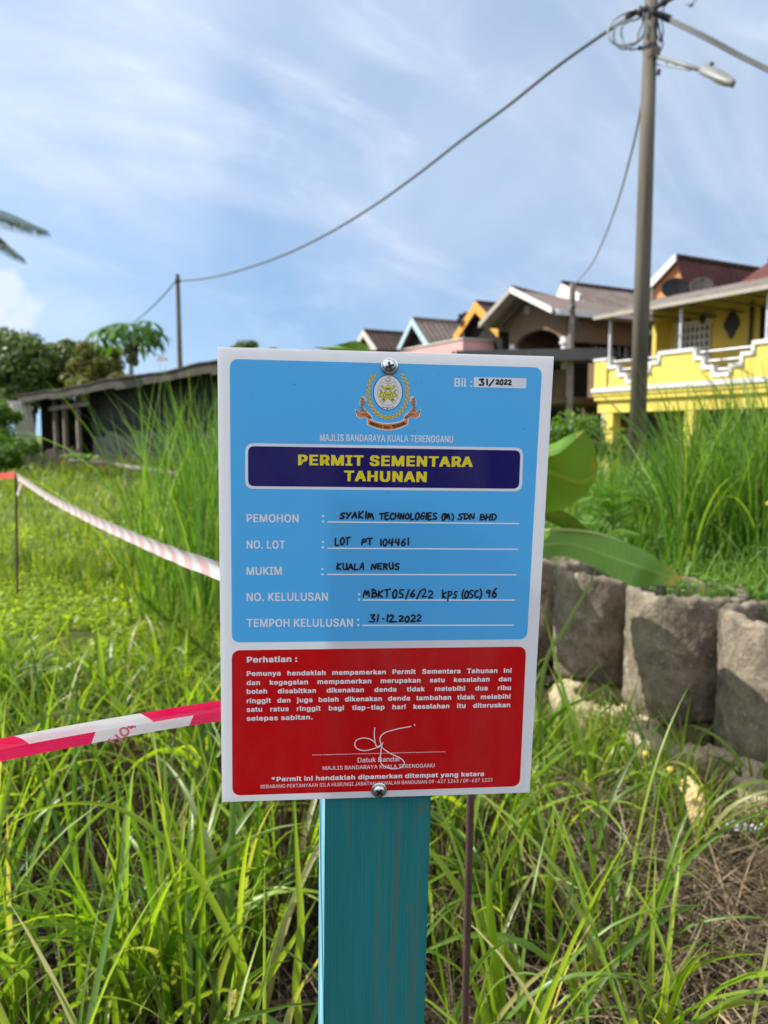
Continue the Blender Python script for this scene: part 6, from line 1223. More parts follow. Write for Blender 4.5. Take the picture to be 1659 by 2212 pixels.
# crossed weapons, crown, crescent and star
def bar(x0, y0, x1, y1, w, mi, lay):
    l = math.hypot(x1-x0, y1-y0); nx_, ny_ = -(y1-y0)/l*w/2, (x1-x0)/l*w/2; epoly([(x0+nx_, y0+ny_), (x1+nx_, y1+ny_), (x1-nx_, y1-ny_), (x0-nx_, y0-ny_)], mi, lay)
for s in (-1, 1):
    X = lambda x: 829 + s*(x-829)
    bar(X(725), 855, X(885), 670, 66, 7, 4.0); bar(X(727), 853, X(885), 670, 50, 6, 4.4); bar(X(735), 838, X(760), 808, 30, 9, 4.8)
    bar(X(700), 560, X(770), 625, 44, 7, 4.0); bar(X(702), 562, X(770), 625, 30, 6, 4.4)
    bar(X(668), 630, X(735), 705, 30, 7, 4.0); bar(X(670), 632, X(735), 705, 17, 6, 4.4)
    epoly(ell(X(705), 738, 46, 46, 16), 7, 4.0); epoly(ell(X(705), 738, 38, 38, 16), 6, 4.4)
epoly(ell(829, 690, 70, 50, 20), 7, 4.9); epoly(ell(829, 690, 62, 42, 20), 6, 5.2)
epoly([(765, 640), (760, 585), (790, 560), (829, 545), (870, 560), (900, 585), (895, 640)], 6, 5.3); epoly([(785, 628), (785, 608), (875, 608), (875, 628)], 7, 5.6); epoly([(800, 645), (860, 645), (845, 672), (815, 672)], 3, 5.6); epoly([(829, 528), (845, 560), (813, 560)], 7, 5.2)
epoly([(790, 420), (800, 455), (829, 470), (858, 455), (868, 420), (882, 440), (875, 478), (845, 495), (812, 495), (783, 478), (778, 440)], 5, 4.0); epoly([(790, 448), (815, 478), (845, 478), (868, 448), (872, 470), (845, 490), (812, 490), (786, 470)], 6, 4.3)
star = []
for k in range(10):
    r_ = 38 if k % 2 == 0 else 15; a = -math.pi/2 + k*math.pi/5; star.append((838+r_*math.cos(a), 408+r_*math.sin(a)))
EM.cur = 6; c0 = (838, 408)
for k in range(10): epoly([c0, star[k], star[(k+1) % 10]], 6, 4.3)
for pts in ([(725, 955), (738, 968), (732, 975)], [(750, 968), (765, 972)], [(775, 962), (790, 972)], [(805, 975), (822, 985), (812, 1000), (800, 992)], [(828, 958), (822, 975), (832, 992)], [(845, 968), (860, 972)], [(868, 985), (885, 970), (880, 985)], [(905, 962), (928, 955), (925, 968)]): estroke(pts, 9, 7, 4.2)
# ribbon with end scrolls and arms
def band(top, bot, mi, lay, white=16):
    epoly(top + bot[::-1], mi, lay)
arcT = [(440+ (1205-440)*k/20, 1175 + 105*math.sin(math.pi*(k/20))**.85) for k in range(21)]; arcB = [(x + (12 if k < 10 else -12 if k > 10 else 0), y+108) for k, (x, y) in enumerate(arcT)]
oT = [(x + (-20 if k == 0 else 20 if k == 20 else 0), y-16) for k, (x, y) in enumerate(arcT)]; oB = [(x + (-14 if k < 8 else 14 if k > 12 else 0), y+18) for k, (x, y) in enumerate(arcB)]
def quads(T, B, mi, lay):
    EM.cur = mi
    for i in range(len(T)-1): EM.add([tuple(r3(*p)) + (lay*LAY,) for p in (T[i], T[i+1], B[i+1], B[i])], [(0, 1, 2, 3)])
quads(oT, oB, 3, 2.2); quads(arcT, arcB, 8, 4.0)
for s in (-1, 1):
    X = lambda x: 829 + s*(829-x) if s > 0 else x
    scroll = [(225, 1020), (265, 1060), (330, 1075), (400, 1055), (440, 1075), (500, 1110), (530, 1180), (470, 1180), (425, 1135), (380, 1150), (310, 1165), (250, 1130)]
    c = (370, 1110); out = [(c[0]+(x-c[0])*1.14, c[1]+(y-c[1])*1.32) for x, y in scroll]
    EM.cur = 3
    def fan(pts, mi, lay, cc): 
        EM.cur = mi
        for i in range(len(pts)): EM.add([tuple(r3(X(p[0]), p[1])) + (lay*LAY,) for p in (cc, pts[i], pts[(i+1) % len(pts)])], [(0, 1, 2)])
    fan(out, 3, 2.4, c); fan(scroll, 8, 4.2, c)
    fan([(430, 1130), (500, 1130), (535, 1182), (470, 1185)], 9, 4.6, (480, 1158)); fan([(222, 1018), (252, 1045), (240, 1075), (225, 1060)], 9, 4.6, (235, 1050))
    arm = [(290, 1062), (330, 985), (308, 930), (303, 870), (322, 800), (352, 775), (390, 795), (402, 850), (372, 880), (350, 890), (362, 960), (400, 1020), (455, 1075), (370, 1060)]
    c = (340, 960); out = [(c[0]+(x-c[0])*1.30, c[1]+(y-c[1])*1.10) for x, y in arm]
    fan(out, 3, 2.3, c); fan(arm, 10, 4.8, c)
    for k in range(9): y = 790 + k*30; x = 340 + (8 if k % 2 else -6); estroke([(X(x-24), y+8), (X(x), y-6), (X(x+22), y+10)], 9, 7, 5.2)
    for k in range(4): estroke([(X(310+k*34), 1050-8*(k % 2)), (X(330+k*30), 1020)], 9, 7, 5.2)
    for k in range(5): estroke([(X(325+k*27), 1100+6*(k % 2)), (X(345+k*25), 1092-8*(k % 2)), (X(350+k*25), 1112)], 7, 7, 5.2)
s = 'BANDARAYA KUALA TERENGGANU'; EM.cur = 7
tot = len(s)
for i, ch_ in enumerate(s):
    if ch_ == ' ': continue
    f0, f1 = .045 + .91*i/tot, .045 + .91*(i+.92)/tot
    pt_ = lambda f: (440 + 765*f, 1175 + 105*math.sin(math.pi*f)**.85 + 86)
    letter(EM, ch_, r3(*pt_(f0)), r3(*pt_(f1)), 56*r3s, .04, 5.4)
EM.build('emblem', emats, board)
# small specks of dirt
m = MB()
for k in range(26):
    c = Vector((rnd.uniform(-.13, .13), rnd.uniform(-.19, .2))); r_ = rnd.uniform(.0002, .0006); m.add([(c.x+r_*math.cos(j*1.05)*rnd.uniform(.6, 1.3), c.y+r_*math.sin(j*1.05)*rnd.uniform(.6, 1.3), 6*LAY) for j in range(6)], [tuple(range(6))])
m.build('dirt_speck', NT('dirt').base((.05, .06, .05), .9).m, board)
# screws
ZN = NT('zinc'); ZN.base(ZN.mix(ZN.rng(ZN.noise(300, 3), .3, .7), (.42, .47, .44), (.62, .66, .62)), .32, .5, 1.0); ZN = ZN.m
for (x, y), rr, turn in ((r1(836, 107), .0078, .35), (r2(786, 1107), .0075, .95)):
    m = MB(); m.lathe([(rr, .0002), (rr*1.0, .0012), (rr*.97, .0016), (rr*.80, .0018)], 36); m.lathe([(rr*.80, .0015), (rr*.78, .0028), (rr*.66, .0042), (rr*.45, .0051), (rr*.2, .0054), (0, .0055)], 36)
    o = m.build('screw', ZN, smooth=True); o.parent = sign
    put(o, SM @ Matrix.Translation((x, y, 0)) @ Matrix.Rotation(turn, 4, 'Z'))
    m = MB(); a, b = rr*.50, rr*.115
    for s in (0, 1):
        q = [(-a, -b), (a, -b), (a, b), (-a, b)]; q = q if s == 0 else [(-y_, x_) for x_, y_ in q]; m.add([(x_, y_, .0058+.0001*s) for x_, y_ in q] , [(0, 1, 2, 3)])
    for k in range(4):
        m.add([((rr*.2)*math.cos(k*math.pi/2+math.pi/4), rr*.2*math.sin(k*math.pi/2+math.pi/4), .0060) for k in range(4)], [(0, 1, 2, 3)])
    c = m.build('cross_recess', NT('recess').base((.03, .035, .035), .4, .5, .6).m); c.parent = o

# ------------------------------------------------------------------ rebar stakes and barrier tape
RUST = plain('rusty_rebar', (.075, .040, .030), .3, 30, .8, .3, .4, dirt=(.14, .07, .04))
rb = at(1004, 2212, 1.18); rt2 = at(1017, 1700, 1.13); d = (rt2-rb); gnd = float(height(rb.x, rb.y)); k = (gnd-.1-rb.z)/d.z; kt = (1.32-rb.z)/d.z
def rebar(a, b, r_, label):
    e = empty('rebar_stake', a, label, 'stake', 'rebar stakes'); m = MB(); v = b - a; n = int(v.length/.011); m.tube([v*i/n for i in range(n+1)], [r_*(1.0 if i % 2 else 1.10) for i in range(n+1)], 10); m.build('rod', RUST, e, smooth=True); return e
rebar(rb+d*k, rb+d*(1.10-rb.z)/d.z, .0058, 'brown rusty steel rod standing just behind the teal post')
s0 = at(37, 1305, 5.8); s1 = at(34, 1017, 5.8); s0.z = float(height(s0.x, 5.8)) - .1
rebar(s0, s1, .009, 'thin dark rod in the grass at the left holding the far tape')
def tape_mat(name, period, slant, c1, c2, tr):
    t = NT(name); sp = t.node('ShaderNodeSeparateXYZ', {0: t.coord(which='UV')}); s = t.math('FRACT', t.math('ADD', t.math('MULTIPLY', sp.outputs[0], 1/period), t.math('MULTIPLY', sp.outputs[1], slant)))
    f = t.math('GREATER_THAN', s, .5); c = t.mix(f, c1, c2); c = t.mix(t.rng(t.noise(9, 4), .35, .7, 0, .12), c, (.6, .45, .45)); t.base(c, .30, .45); t.translucent(c, tr); t.bump(t.math('ADD', t.noise(16, 3), t.noise(60, 3, .6, (.3, .3, 2.5))), .45, .003); return t.m
def tape_strip(path, w, tilt, mat, name, parent, u0=0.0, wav=0.0, curl=0.0, rows=5, off=0.0, wdir=None):
    sp = spline(path, 24); V = []; UVs = []; s = u0
    for i, p in enumerate(sp):
        if i: s += (p - sp[i-1]).length
        t = (sp[min(i+1, len(sp)-1)] - sp[max(i-1, 0)]).normalized(); nrm = t.cross(Vector((0, 0, 1))).normalized(); up = nrm.cross(t); f = i/(len(sp)-1)
        tl = tilt[0]*(1-f)+tilt[1]*f if isinstance(tilt, tuple) else tilt; ww = w[0]*(1-f)+w[1]*f if isinstance(w, tuple) else w
        dr = up*math.cos(tl) + nrm*math.sin(tl); nn = nrm*math.cos(tl) - up*math.sin(tl)
        for j in range(rows):
            q = j/(rows-1)-.5
            V.append(tuple(p + dr*(q*ww+off) + nn*(curl*(q*q*4-1) + wav*math.sin(s*21+q*5)) - parent.location)); UVs.append((s, q+.5))
    F = [(i*rows+j, i*rows+j+1, (i+1)*rows+j+1, (i+1)*rows+j) for i in range(len(sp)-1) for j in range(rows-1)]
    return np_mesh(name, np.array(V), np.array(F), mat, parent, True, uv=np.array(UVs))
T_FAR = tape_mat('pale_barrier_tape', .17, .12, (.82, .83, .82), (.84, .50, .55), .35)
T_NEAR = tape_mat('barrier_tape', .244, .05, (.80, .78, .76), (.90, .004, .10), .30)
T_NEAR2 = tape_mat('barrier_tape_underlay', .20, -.07, (.78, .74, .73), (.84, .010, .10), .30)
p0, p1 = at(35, 1028, 5.8), at(545, 1262, 1.22)
far = empty('barrier_tape', p0, 'pale pink and white barrier tape running from the left stake to the sign post', 'barrier tape')
mid_ = [p0, at(62, 1046, 5.0), at(110, 1077, 4.1), at(190, 1118, 3.2), at(290, 1163, 2.4), at(390, 1204, 1.75), at(475, 1234, 1.42), p1]
tape_strip(mid_, (.058, .040), (.15, .35), T_FAR, 'tape_band', far, wav=.001, curl=.006)
tape_strip([p0, at(45, 1040, 5.77), at(37, 1070, 5.78)], (.05, .02), .3, T_FAR, 'tape_knot', far)
far2 = empty('barrier_tape', at(30, 1026, 5.8), 'short red tape end leaving the picture beyond the thin stake', 'barrier tape')
tape_strip([at(34, 1026, 5.8), at(15, 1027, 5.9), at(-30, 1032, 6.1), at(-120, 1030, 6.6)], .045, .2, tape_mat('red_tape', .9, .1, (.80, .06, .03), (.78, .10, .07), .4), 'tape_band', far2)
n0, n1 = at(-120, 1650, .72), at(540, 1530, .80)
near = empty('barrier_tape', n1, 'folded red and white barrier tape crossing at the lower left to the sign', 'barrier tape')
tape_strip([at(-140, 1652, .735), at(0, 1623, .75), at(160, 1591, .765), at(330, 1560, .78), at(480, 1538, .79), at(560, 1528, .80)], (.0265, .0235), (.35, .30), T_NEAR2, 'tape_band', near, u0=.054, wav=.0008, curl=.003, rows=9)
tape_strip([at(-140, 1640, .728), at(0, 1608, .743), at(160, 1577, .757), at(330, 1548, .772), at(480, 1524, .782), at(560, 1513, .792)], (.0112, .0122), (.05, .10), T_NEAR, 'tape_fold', near, u0=.158, curl=.002, rows=6)
m = MB()
tdir = (at(330, 1560, .775) - at(160, 1591, .760)).normalized(); tup = Vector((0, -.35, 1)).normalized()
def tl(pts, w=2.6):
    P3 = [at((x/2.765)/1.15733, (1650+y/2.765)/1.15733, .7655) for x, y in pts]; P3 = spline(P3, 5) if len(P3) > 2 else P3
    vs = []; 
    for i, p in enumerate(P3):
        d = (P3[min(i+1, len(P3)-1)]-P3[max(0, i-1)]).normalized(); q = d.cross(Vector((0, 1, 0))).normalized()*.0012; vs += [p+q - near.location, p-q - near.location]
    m.add(vs, [(2*i, 2*i+1, 2*i+3, 2*i+2) for i in range(len(P3)-1)])
tl([(748, 548), (790, 572)]); tl([(795, 515), (842, 560)]); tl([(832, 500), (845, 520), (870, 522), (888, 500), (880, 478), (852, 470), (832, 485), (832, 500)]); tl([(880, 462), (915, 470)]); tl([(905, 460), (940, 462)])
m.build('tape_lettering', NT('tape_ink').base((.62, .12, .17), .5).m, near)

# ------------------------------------------------------------------ grass, straw and ground cover
def blades(base, L, W, az, th0, curl, nseg=6, across=2, fold=.25, power=1.5):
    n = len(base); t = np.linspace(0, 1, nseg+1)
    th = th0[:, None] + curl[:, None] * t**power
    ds = (L/nseg)[:, None]; mids = (th[:, 1:] + th[:, :-1]) / 2
    hx = np.concatenate([np.zeros((n, 1)), np.cumsum(np.sin(mids)*ds, 1)], 1); hz = np.concatenate([np.zeros((n, 1)), np.cumsum(np.cos(mids)*ds, 1)], 1)
    ca, sa = np.cos(az)[:, None], np.sin(az)[:, None]
    P = np.stack([base[:, 0:1]+hx*ca, base[:, 1:2]+hx*sa, base[:, 2:3]+hz], -1)
    tw = rng.normal(0, .5, n)[:, None] + t[None]*rng.normal(0, .8, n)[:, None]
    side = np.stack([-sa*np.ones_like(tw), ca*np.ones_like(tw), np.zeros_like(tw)], -1)
    nrm = np.stack([-np.cos(th)*ca, -np.cos(th)*sa, np.sin(th)], -1)
    wd = side*np.cos(tw)[..., None] + nrm*np.sin(tw)[..., None]; nn = np.cross(wd, np.stack([np.sin(th)*ca, np.sin(th)*sa, np.cos(th)], -1))
    prof = (.55+.45*np.minimum(1, t/.2)) * (1-t**2.6) + .02
    w = (W[:, None]*prof/2)[..., None]
    cols = [P-wd*w, P+wd*w] if across == 2 else [P-wd*w, P+nn*w*fold*1.6, P+wd*w]
    V = np.stack(cols, 2).reshape(-1, 3); k = across
    i = np.arange(n)[:, None, None]*((nseg+1)*k); s = np.arange(nseg)[None, :, None]*k; a = np.arange(k-1)[None, None, :]
    b0 = i+s+a; F = np.stack([b0, b0+1, b0+k+1, b0+k], -1).reshape(-1, 4)
    return V, F
def scatter(n, x0, x1, y0, y1, dens, wide=True):
    x = rng.uniform(x0, x1, n); y = rng.uniform(y0, y1, n)
    ok = rng.random(n) < dens(x, y)
    if wide: ok &= np.abs(x) < (y*.85 + 1.4)
    return x[ok], y[ok]
def tufts(x, y, per, spread):
    k = rng.poisson(per, len(x)) + 2; X = np.repeat(x, k); Y = np.repeat(y, k); n = len(X)
    return X + rng.normal(0, spread, n), Y + rng.normal(0, spread, n), np.repeat(np.arange(len(x)), k)
def stuff(name, V, F, mat, label=None):
    o = np_mesh(name, V, F, mat); o['kind'] = 'stuff'
    if label: o['label'] = label
    return o
def vn(x, y, f, s):
    return .5 + .5*np.sin(x*f+s)*np.cos(y*f*1.13-s*.7) *.7 + .15*np.sin(x*f*2.3-y*f*1.9+s*2)
G_NEAR = leaf_mat('long_grass_blade', [(.034, .090, .008), (.082, .16, .011), (.135, .225, .014), (.20, .295, .018), (.11, .20, .045), (.26, .33, .04), (.17, .255, .025), (.06, .125, .012), (.42, .37, .16)], .48, .38, .5)
G_MID = leaf_mat('field_grass_blade', [(.05, .095, .012), (.09, .15, .016), (.14, .20, .02), (.22, .25, .04)], .42, .45, .4)
G_BANK = leaf_mat('bank_grass_blade', [(.035, .10, .010), (.068, .165, .016), (.12, .22, .026), (.20, .28, .06)], .42, .42, .45)
G_COV = leaf_mat('ground_cover_leaf', [(.14, .22, .008), (.22, .30, .012), (.30, .36, .02)], .45, .5, .35)
STRAW = leaf_mat('straw', [(.030, .020, .012), (.10, .07, .043), (.20, .148, .09), (.036, .024, .015), (.36, .275, .17)], .1, .8, .2)
# -- near tall tufts
def d_near(x, y):
    d = wall_d(x, y); k = np.where(d < -.28, .06 + .94*smoothstep(-.55, -.95, d), 0.0)
    bare = smoothstep(.36, .66, x + .25*(vn(x, y, 4.0, 1.5)-.5)) * smoothstep(2.75, 2.3, y)          # trampled straw at the lower right
    k = k * (1 - .93*bare)
    shade = smoothstep(-.36, -.2, x) * smoothstep(.12, .0, x) * smoothstep(2.3, 1.9, y)
    return k * (1 - .6*shade) * (.35 + .65*(vn(x, y, 3.1, 1.0) > .45))
x, y = scatter(760, -3.4, 2.4, .9, 3.9, d_near)
X, Y, T = tufts(x, y, 9, .032)
n = len(X); ta = rng.uniform(0, 6.28, n)
L = rng.uniform(.26, .74, n) * np.repeat(1, n) * (1 - .25*(Y > 2.6)); far_s = 1 + .10*(Y-1.5)
B = np.stack([X, Y, height(X, Y)-.01], 1)
out = np.arctan2(Y - y[T], X - x[T]) + rng.normal(0, .7, n)
V, F = blades(B, L, (1+.28*np.clip(Y-1.6, 0, 2))*np.where(rng.random(n) < .35, rng.uniform(.014, .023, n), rng.uniform(.008, .014, n)), out, np.abs(rng.normal(.16, .16, n)), np.abs(rng.normal(1.05, .9, n)), 10, 3, .3)
stuff('long_grass', V, F, G_NEAR)
# fine shorter grass between the tufts
x, y = scatter(4200, -3.6, 2.6, .9, 4.2, lambda x, y: d_near(x, y)*(.25+.75*(vn(x, y, 2.3, 4.0) > .4)))
n = len(x); B = np.stack([x, y, height(x, y)-.005], 1)
V, F = blades(B, rng.uniform(.07, .30, n), rng.uniform(.003, .007, n), rng.uniform(0, 6.28, n), np.abs(rng.normal(.25, .2, n)), np.abs(rng.normal(.8, .6, n)), 5, 2)
stuff('fine_grass', V, F, G_NEAR)
# sedge below the rings (arching, grass with round yellow heads)
x, y = scatter(110, .35, 1.35, 2.4, 3.4, lambda x, y: (wall_d(x, y) < -.26)*(wall_d(x, y) > -1.0)*.9)
X, Y, T = tufts(x, y, 7, .03); n = len(X)
V, F = blades(np.stack([X, Y, height(X, Y)-.005], 1), rng.uniform(.14, .38, n), rng.uniform(.004, .009, n), rng.uniform(0, 6.28, n), np.abs(rng.normal(.2, .2, n)), np.abs(rng.normal(1.1, .7, n)), 8, 3, .3)
stuff('sedge_grass', V, F, G_NEAR)
# -- dry straw
def d_straw(x, y): return np.where(wall_d(x, y) < -.12, .45 + .55*smoothstep(.3, .7, x), 0) * smoothstep(4.2, 3.0, y)
x, y = scatter(26000, -3.0, 2.6, .8, 4.2, d_straw); n = len(x)
B = np.stack([x, y, height(x, y) + rng.uniform(0, .035, n)], 1)
V, F = blades(B, rng.uniform(.05, .26, n), rng.uniform(.0018, .0050, n), rng.uniform(0, 6.28, n), rng.normal(1.38, .16, n), rng.normal(.0, .4, n), 4, 2)
stuff('dry_straw', V, F, STRAW)
# a looser heap of trampled stalks at the lower right
x, y = scatter(9000, .30, 2.3, 1.0, 2.75, lambda x, y: smoothstep(.30, .55, x)*(wall_d(x, y) < -.3)); n = len(x)
B = np.stack([x, y, height(x, y) + np.abs(rng.normal(.02, .05, n))], 1)
V, F = blades(B, rng.uniform(.08, .34, n), rng.uniform(.0025, .0065, n), rng.uniform(0, 6.28, n), rng.normal(1.30, .28, n), rng.normal(.15, .45, n), 5, 2)
stuff('trampled_stalks', V, F, STRAW)
# brown dead stems added thick between the tufts to darken the gaps
x, y = scatter(7000, -1.6, .45, 1.75, 2.9, lambda x, y: .25 + .75*smoothstep(-.7, -.2, x)); n = len(x)
V, F = blades(np.stack([x, y, height(x, y)], 1), rng.uniform(.10, .34, n), rng.uniform(.003, .008, n), rng.uniform(0, 6.28, n), np.abs(rng.normal(.2, .22, n)), rng.normal(.5, .5, n), 5, 2)
stuff('shading_stems', V, F, leaf_mat('shading_stem', [(.030, .020, .012), (.06, .04, .024), (.10, .07, .04), (.05, .05, .02), (.17, .125, .075)], .08, .9, .1))
x, y = scatter(2600, -1.7, 1.8, 1.25, 3.8, lambda x, y: d_near(x, y)*.8 + .25*(x > .5)*(wall_d(x, y) < -.2)); n = len(x)
V, F = blades(np.stack([x, y, height(x, y)], 1), rng.uniform(.12, .36, n), rng.uniform(.0025, .006, n), rng.uniform(0, 6.28, n), np.abs(rng.normal(.35, .35, n)), rng.normal(.6, .7, n), 5, 2)
stuff('dead_stems', V, F, STRAW)
# -- mid field on the left
def clearing(x, y): return smoothstep(-1.0, -1.5, x + .12*(y-4))*smoothstep(3.3, 3.9, y)*smoothstep(7.0, 5.6, y)
def d_mid(x, y): return np.where(wall_d(x, y) < -.1, .25 + .75*(vn(x, y, 1.3, 2.0) > .42), 0) * (1-.85*clearing(x, y))
x, y = scatter(3000, -7.5, .8, 3.0, 7.5, d_mid); X, Y, T = tufts(x, y, 8, .05); n = len(X)
hs = (.35 + .65*vn(X, Y, .9, 5.0)) * (1 - .5*clearing(X, Y))
V, F = blades(np.stack([X, Y, height(X, Y)-.01], 1), rng.uniform(.20, .52, n)*hs+.06, rng.uniform(.008, .016, n), rng.uniform(0, 6.28, n), np.abs(rng.normal(.15, .15, n)), np.abs(rng.normal(.8, .6, n)), 6, 2)
stuff('field_grass', V, F, G_MID)
x, y = scatter(60000, -24, 16, 6.5, 30, lambda x, y: ((wall_d(x, y) < .5) | (y > 11))*(.3+.7*(vn(x, y, .7, 3.0) > .35))*(1-.5*smoothstep(15, 30, y))); n = len(x)
V, F = blades(np.stack([x, y, height(x, y)-.02], 1), rng.uniform(.12, .42, n)*(.5+vn(x, y, .5, 1.0)), rng.uniform(.010, .022, n)*(1+y*.03), rng.uniform(0, 6.28, n), np.abs(rng.normal(.2, .2, n)), np.abs(rng.normal(.7, .5, n)), 4, 2)
stuff('far_grass', V, F, G_MID)
# low yellow-green ground cover in the clearing
x, y = scatter(60000, -6, .0, 3.6, 10.5, lambda x, y: (vn(x, y, 1.1, 7.0) > .25)*(wall_d(x, y) < -.3)*(.3+.7*clearing(x, y))); n = len(x)
p = np.stack([x, y, height(x, y) + rng.uniform(.01, .07, n)], 1)
a = rng.uniform(0, 6.28, n); s = rng.uniform(.010, .022, n)*(1+.06*y); tl_ = rng.normal(0, .4, (n, 2))
ux = np.stack([np.cos(a), np.sin(a), tl_[:, 0]], 1); uy = np.stack([-np.sin(a), np.cos(a), tl_[:, 1]], 1)
V = np.stack([p-ux*s[:, None], p+uy*s[:, None]*.6, p+ux*s[:, None], p-uy*s[:, None]*.6], 1).reshape(-1, 3)
stuff('ground_cover', V, np.arange(4*n).reshape(-1, 4), G_COV)
# -- weeds along the foot of the shed
k = rng.uniform(0, 1, 2600); x = SA.x + (SB.x-SA.x)*k*.8 - .7*rng.random(2600); y = SA.y + (SB.y-SA.y)*k*.8 - .6*rng.random(2600) - .3; n = len(x)
V, F = blades(np.stack([x, y, height(x, y)-.02], 1), rng.uniform(.25, .95, n)*(.4+.6*vn(x, y, 1.9, 1.0)), rng.uniform(.02, .05, n), rng.uniform(0, 6.28, n), np.abs(rng.normal(.2, .2, n)), np.abs(rng.normal(.7, .5, n)), 4, 2)
stuff('shed_weeds', V, F, leaf_mat('shed_weed', [(.04, .08, .012), (.09, .14, .02), (.16, .16, .05), (.20, .15, .07)], .3))
# -- tall reeds left of the sign
def reeds(cx, cy, n_t, sx_, sy_, L0, L1, mat, name, wmul=1.0):
    x = rng.normal(cx, sx_, n_t); y = rng.normal(cy, sy_, n_t); X, Y, T = tufts(x, y, 12, .05); n = len(X)
    V, F = blades(np.stack([X, Y, height(X, Y)-.02], 1), rng.uniform(L0, L1, n), rng.uniform(.008, .015, n)*wmul, rng.uniform(0, 6.28, n), np.abs(rng.normal(.10, .10, n)), np.abs(rng.normal(.55, .45, n)), 8, 2)
    return V, F
parts_ = [reeds(-1.36, 6.0, 40, .19, .5, .7, 1.95, G_MID, ''), reeds(-1.70, 7.0, 5, .30, .4, .5, 1.2, G_MID, ''), reeds(-1.18, 5.4, 30, .18, .4, .6, 1.75, G_MID, '')]
o_ = 0; Vs, Fs = [], []
for v, f in parts_: Vs.append(v); Fs.append(f+o_); o_ += len(v)
stuff('tall_reeds', np.concatenate(Vs), np.concatenate(Fs), G_BANK)
# -- long dense grass on the bank at the right
def d_bank(x, y):
    d = wall_d(x, y); return np.where((d > .16) & (d < 9), .35+.65*(vn(x, y, 1.6, 2.5) > .35), 0)
x, y = scatter(5200, -.4, 10, 1.5, 12, d_bank); X, Y, T = tufts(x, y, 13, .045); n = len(X)
d = wall_d(X, Y); hh = smoothstep(.25, 1.4, d)*.62 + .30
hh = hh*(.75+.35*vn(X, Y, 1.7, .5))
V, F = blades(np.stack([X, Y, height(X, Y)-.02], 1), rng.uniform(.45, 1.12, n)*hh*(1.12-.05*Y), rng.uniform(.0045, .0095, n)*(1+.05*Y), rng.uniform(0, 6.28, n), np.abs(rng.normal(.13, .12, n)), np.abs(rng.normal(.55, .4, n)), 6, 2)
stuff('bank_grass', V, F, G_BANK)
x, y = scatter(40000, .2, 6, 1.2, 7, lambda x, y: (wall_d(x, y) > .12)*(wall_d(x, y) < 1.2)*.8); n = len(x)
p = np.stack([x, y, height(x, y) + rng.uniform(.01, .11, n)], 1); a = rng.uniform(0, 6.28, n); s = rng.uniform(.008, .018, n); tl_ = rng.normal(0, .4, (n, 2))
ux = np.stack([np.cos(a), np.sin(a), tl_[:, 0]], 1); uy = np.stack([-np.sin(a), np.cos(a), tl_[:, 1]], 1)
V = np.stack([p-ux*s[:, None], p+uy*s[:, None]*.6, p+ux*s[:, None], p-uy*s[:, None]*.6], 1).reshape(-1, 3)
stuff('bank_undergrowth', V, np.arange(4*n).reshape(-1, 4), CLOV)
x, y = scatter(40000, .2, 6, 1.0, 7, lambda x, y: (wall_d(x, y) > .10)*(wall_d(x, y) < 1.6)*(.35+.65*(vn(x, y, 3.2, 6.0) > .4))); n = len(x)
V, F = blades(np.stack([x, y, height(x, y)-.01], 1), rng.uniform(.08, .32, n), rng.uniform(.004, .009, n), rng.uniform(0, 6.28, n), np.abs(rng.normal(.25, .2, n)), np.abs(rng.normal(.8, .5, n)), 5, 2)
stuff('bank_short_grass', V, F, G_BANK)
Vs, Fs, o_ = [], [], 0
for cx, cy, nt in ((1.80, 4.25, 9), (2.05, 4.15, 10), (2.30, 4.4, 12), (2.0, 4.7, 12), (2.55, 4.9, 14)):
    x = rng.normal(cx, .09, nt); y = rng.normal(cy, .09, nt); X, Y, T = tufts(x, y, 16, .03); n = len(X)
    v, f = blades(np.stack([X, Y, height(X, Y)-.02], 1), rng.uniform(.55, 1.32, n), rng.uniform(.007, .015, n), rng.uniform(0, 6.28, n), np.abs(rng.normal(.16, .13, n)), np.abs(rng.normal(.5, .35, n)), 8, 3, .3)
    Vs.append(v); Fs.append(f+o_); o_ += len(v)
stuff('tall_bank_grass', np.concatenate(Vs), np.concatenate(Fs), G_BANK)
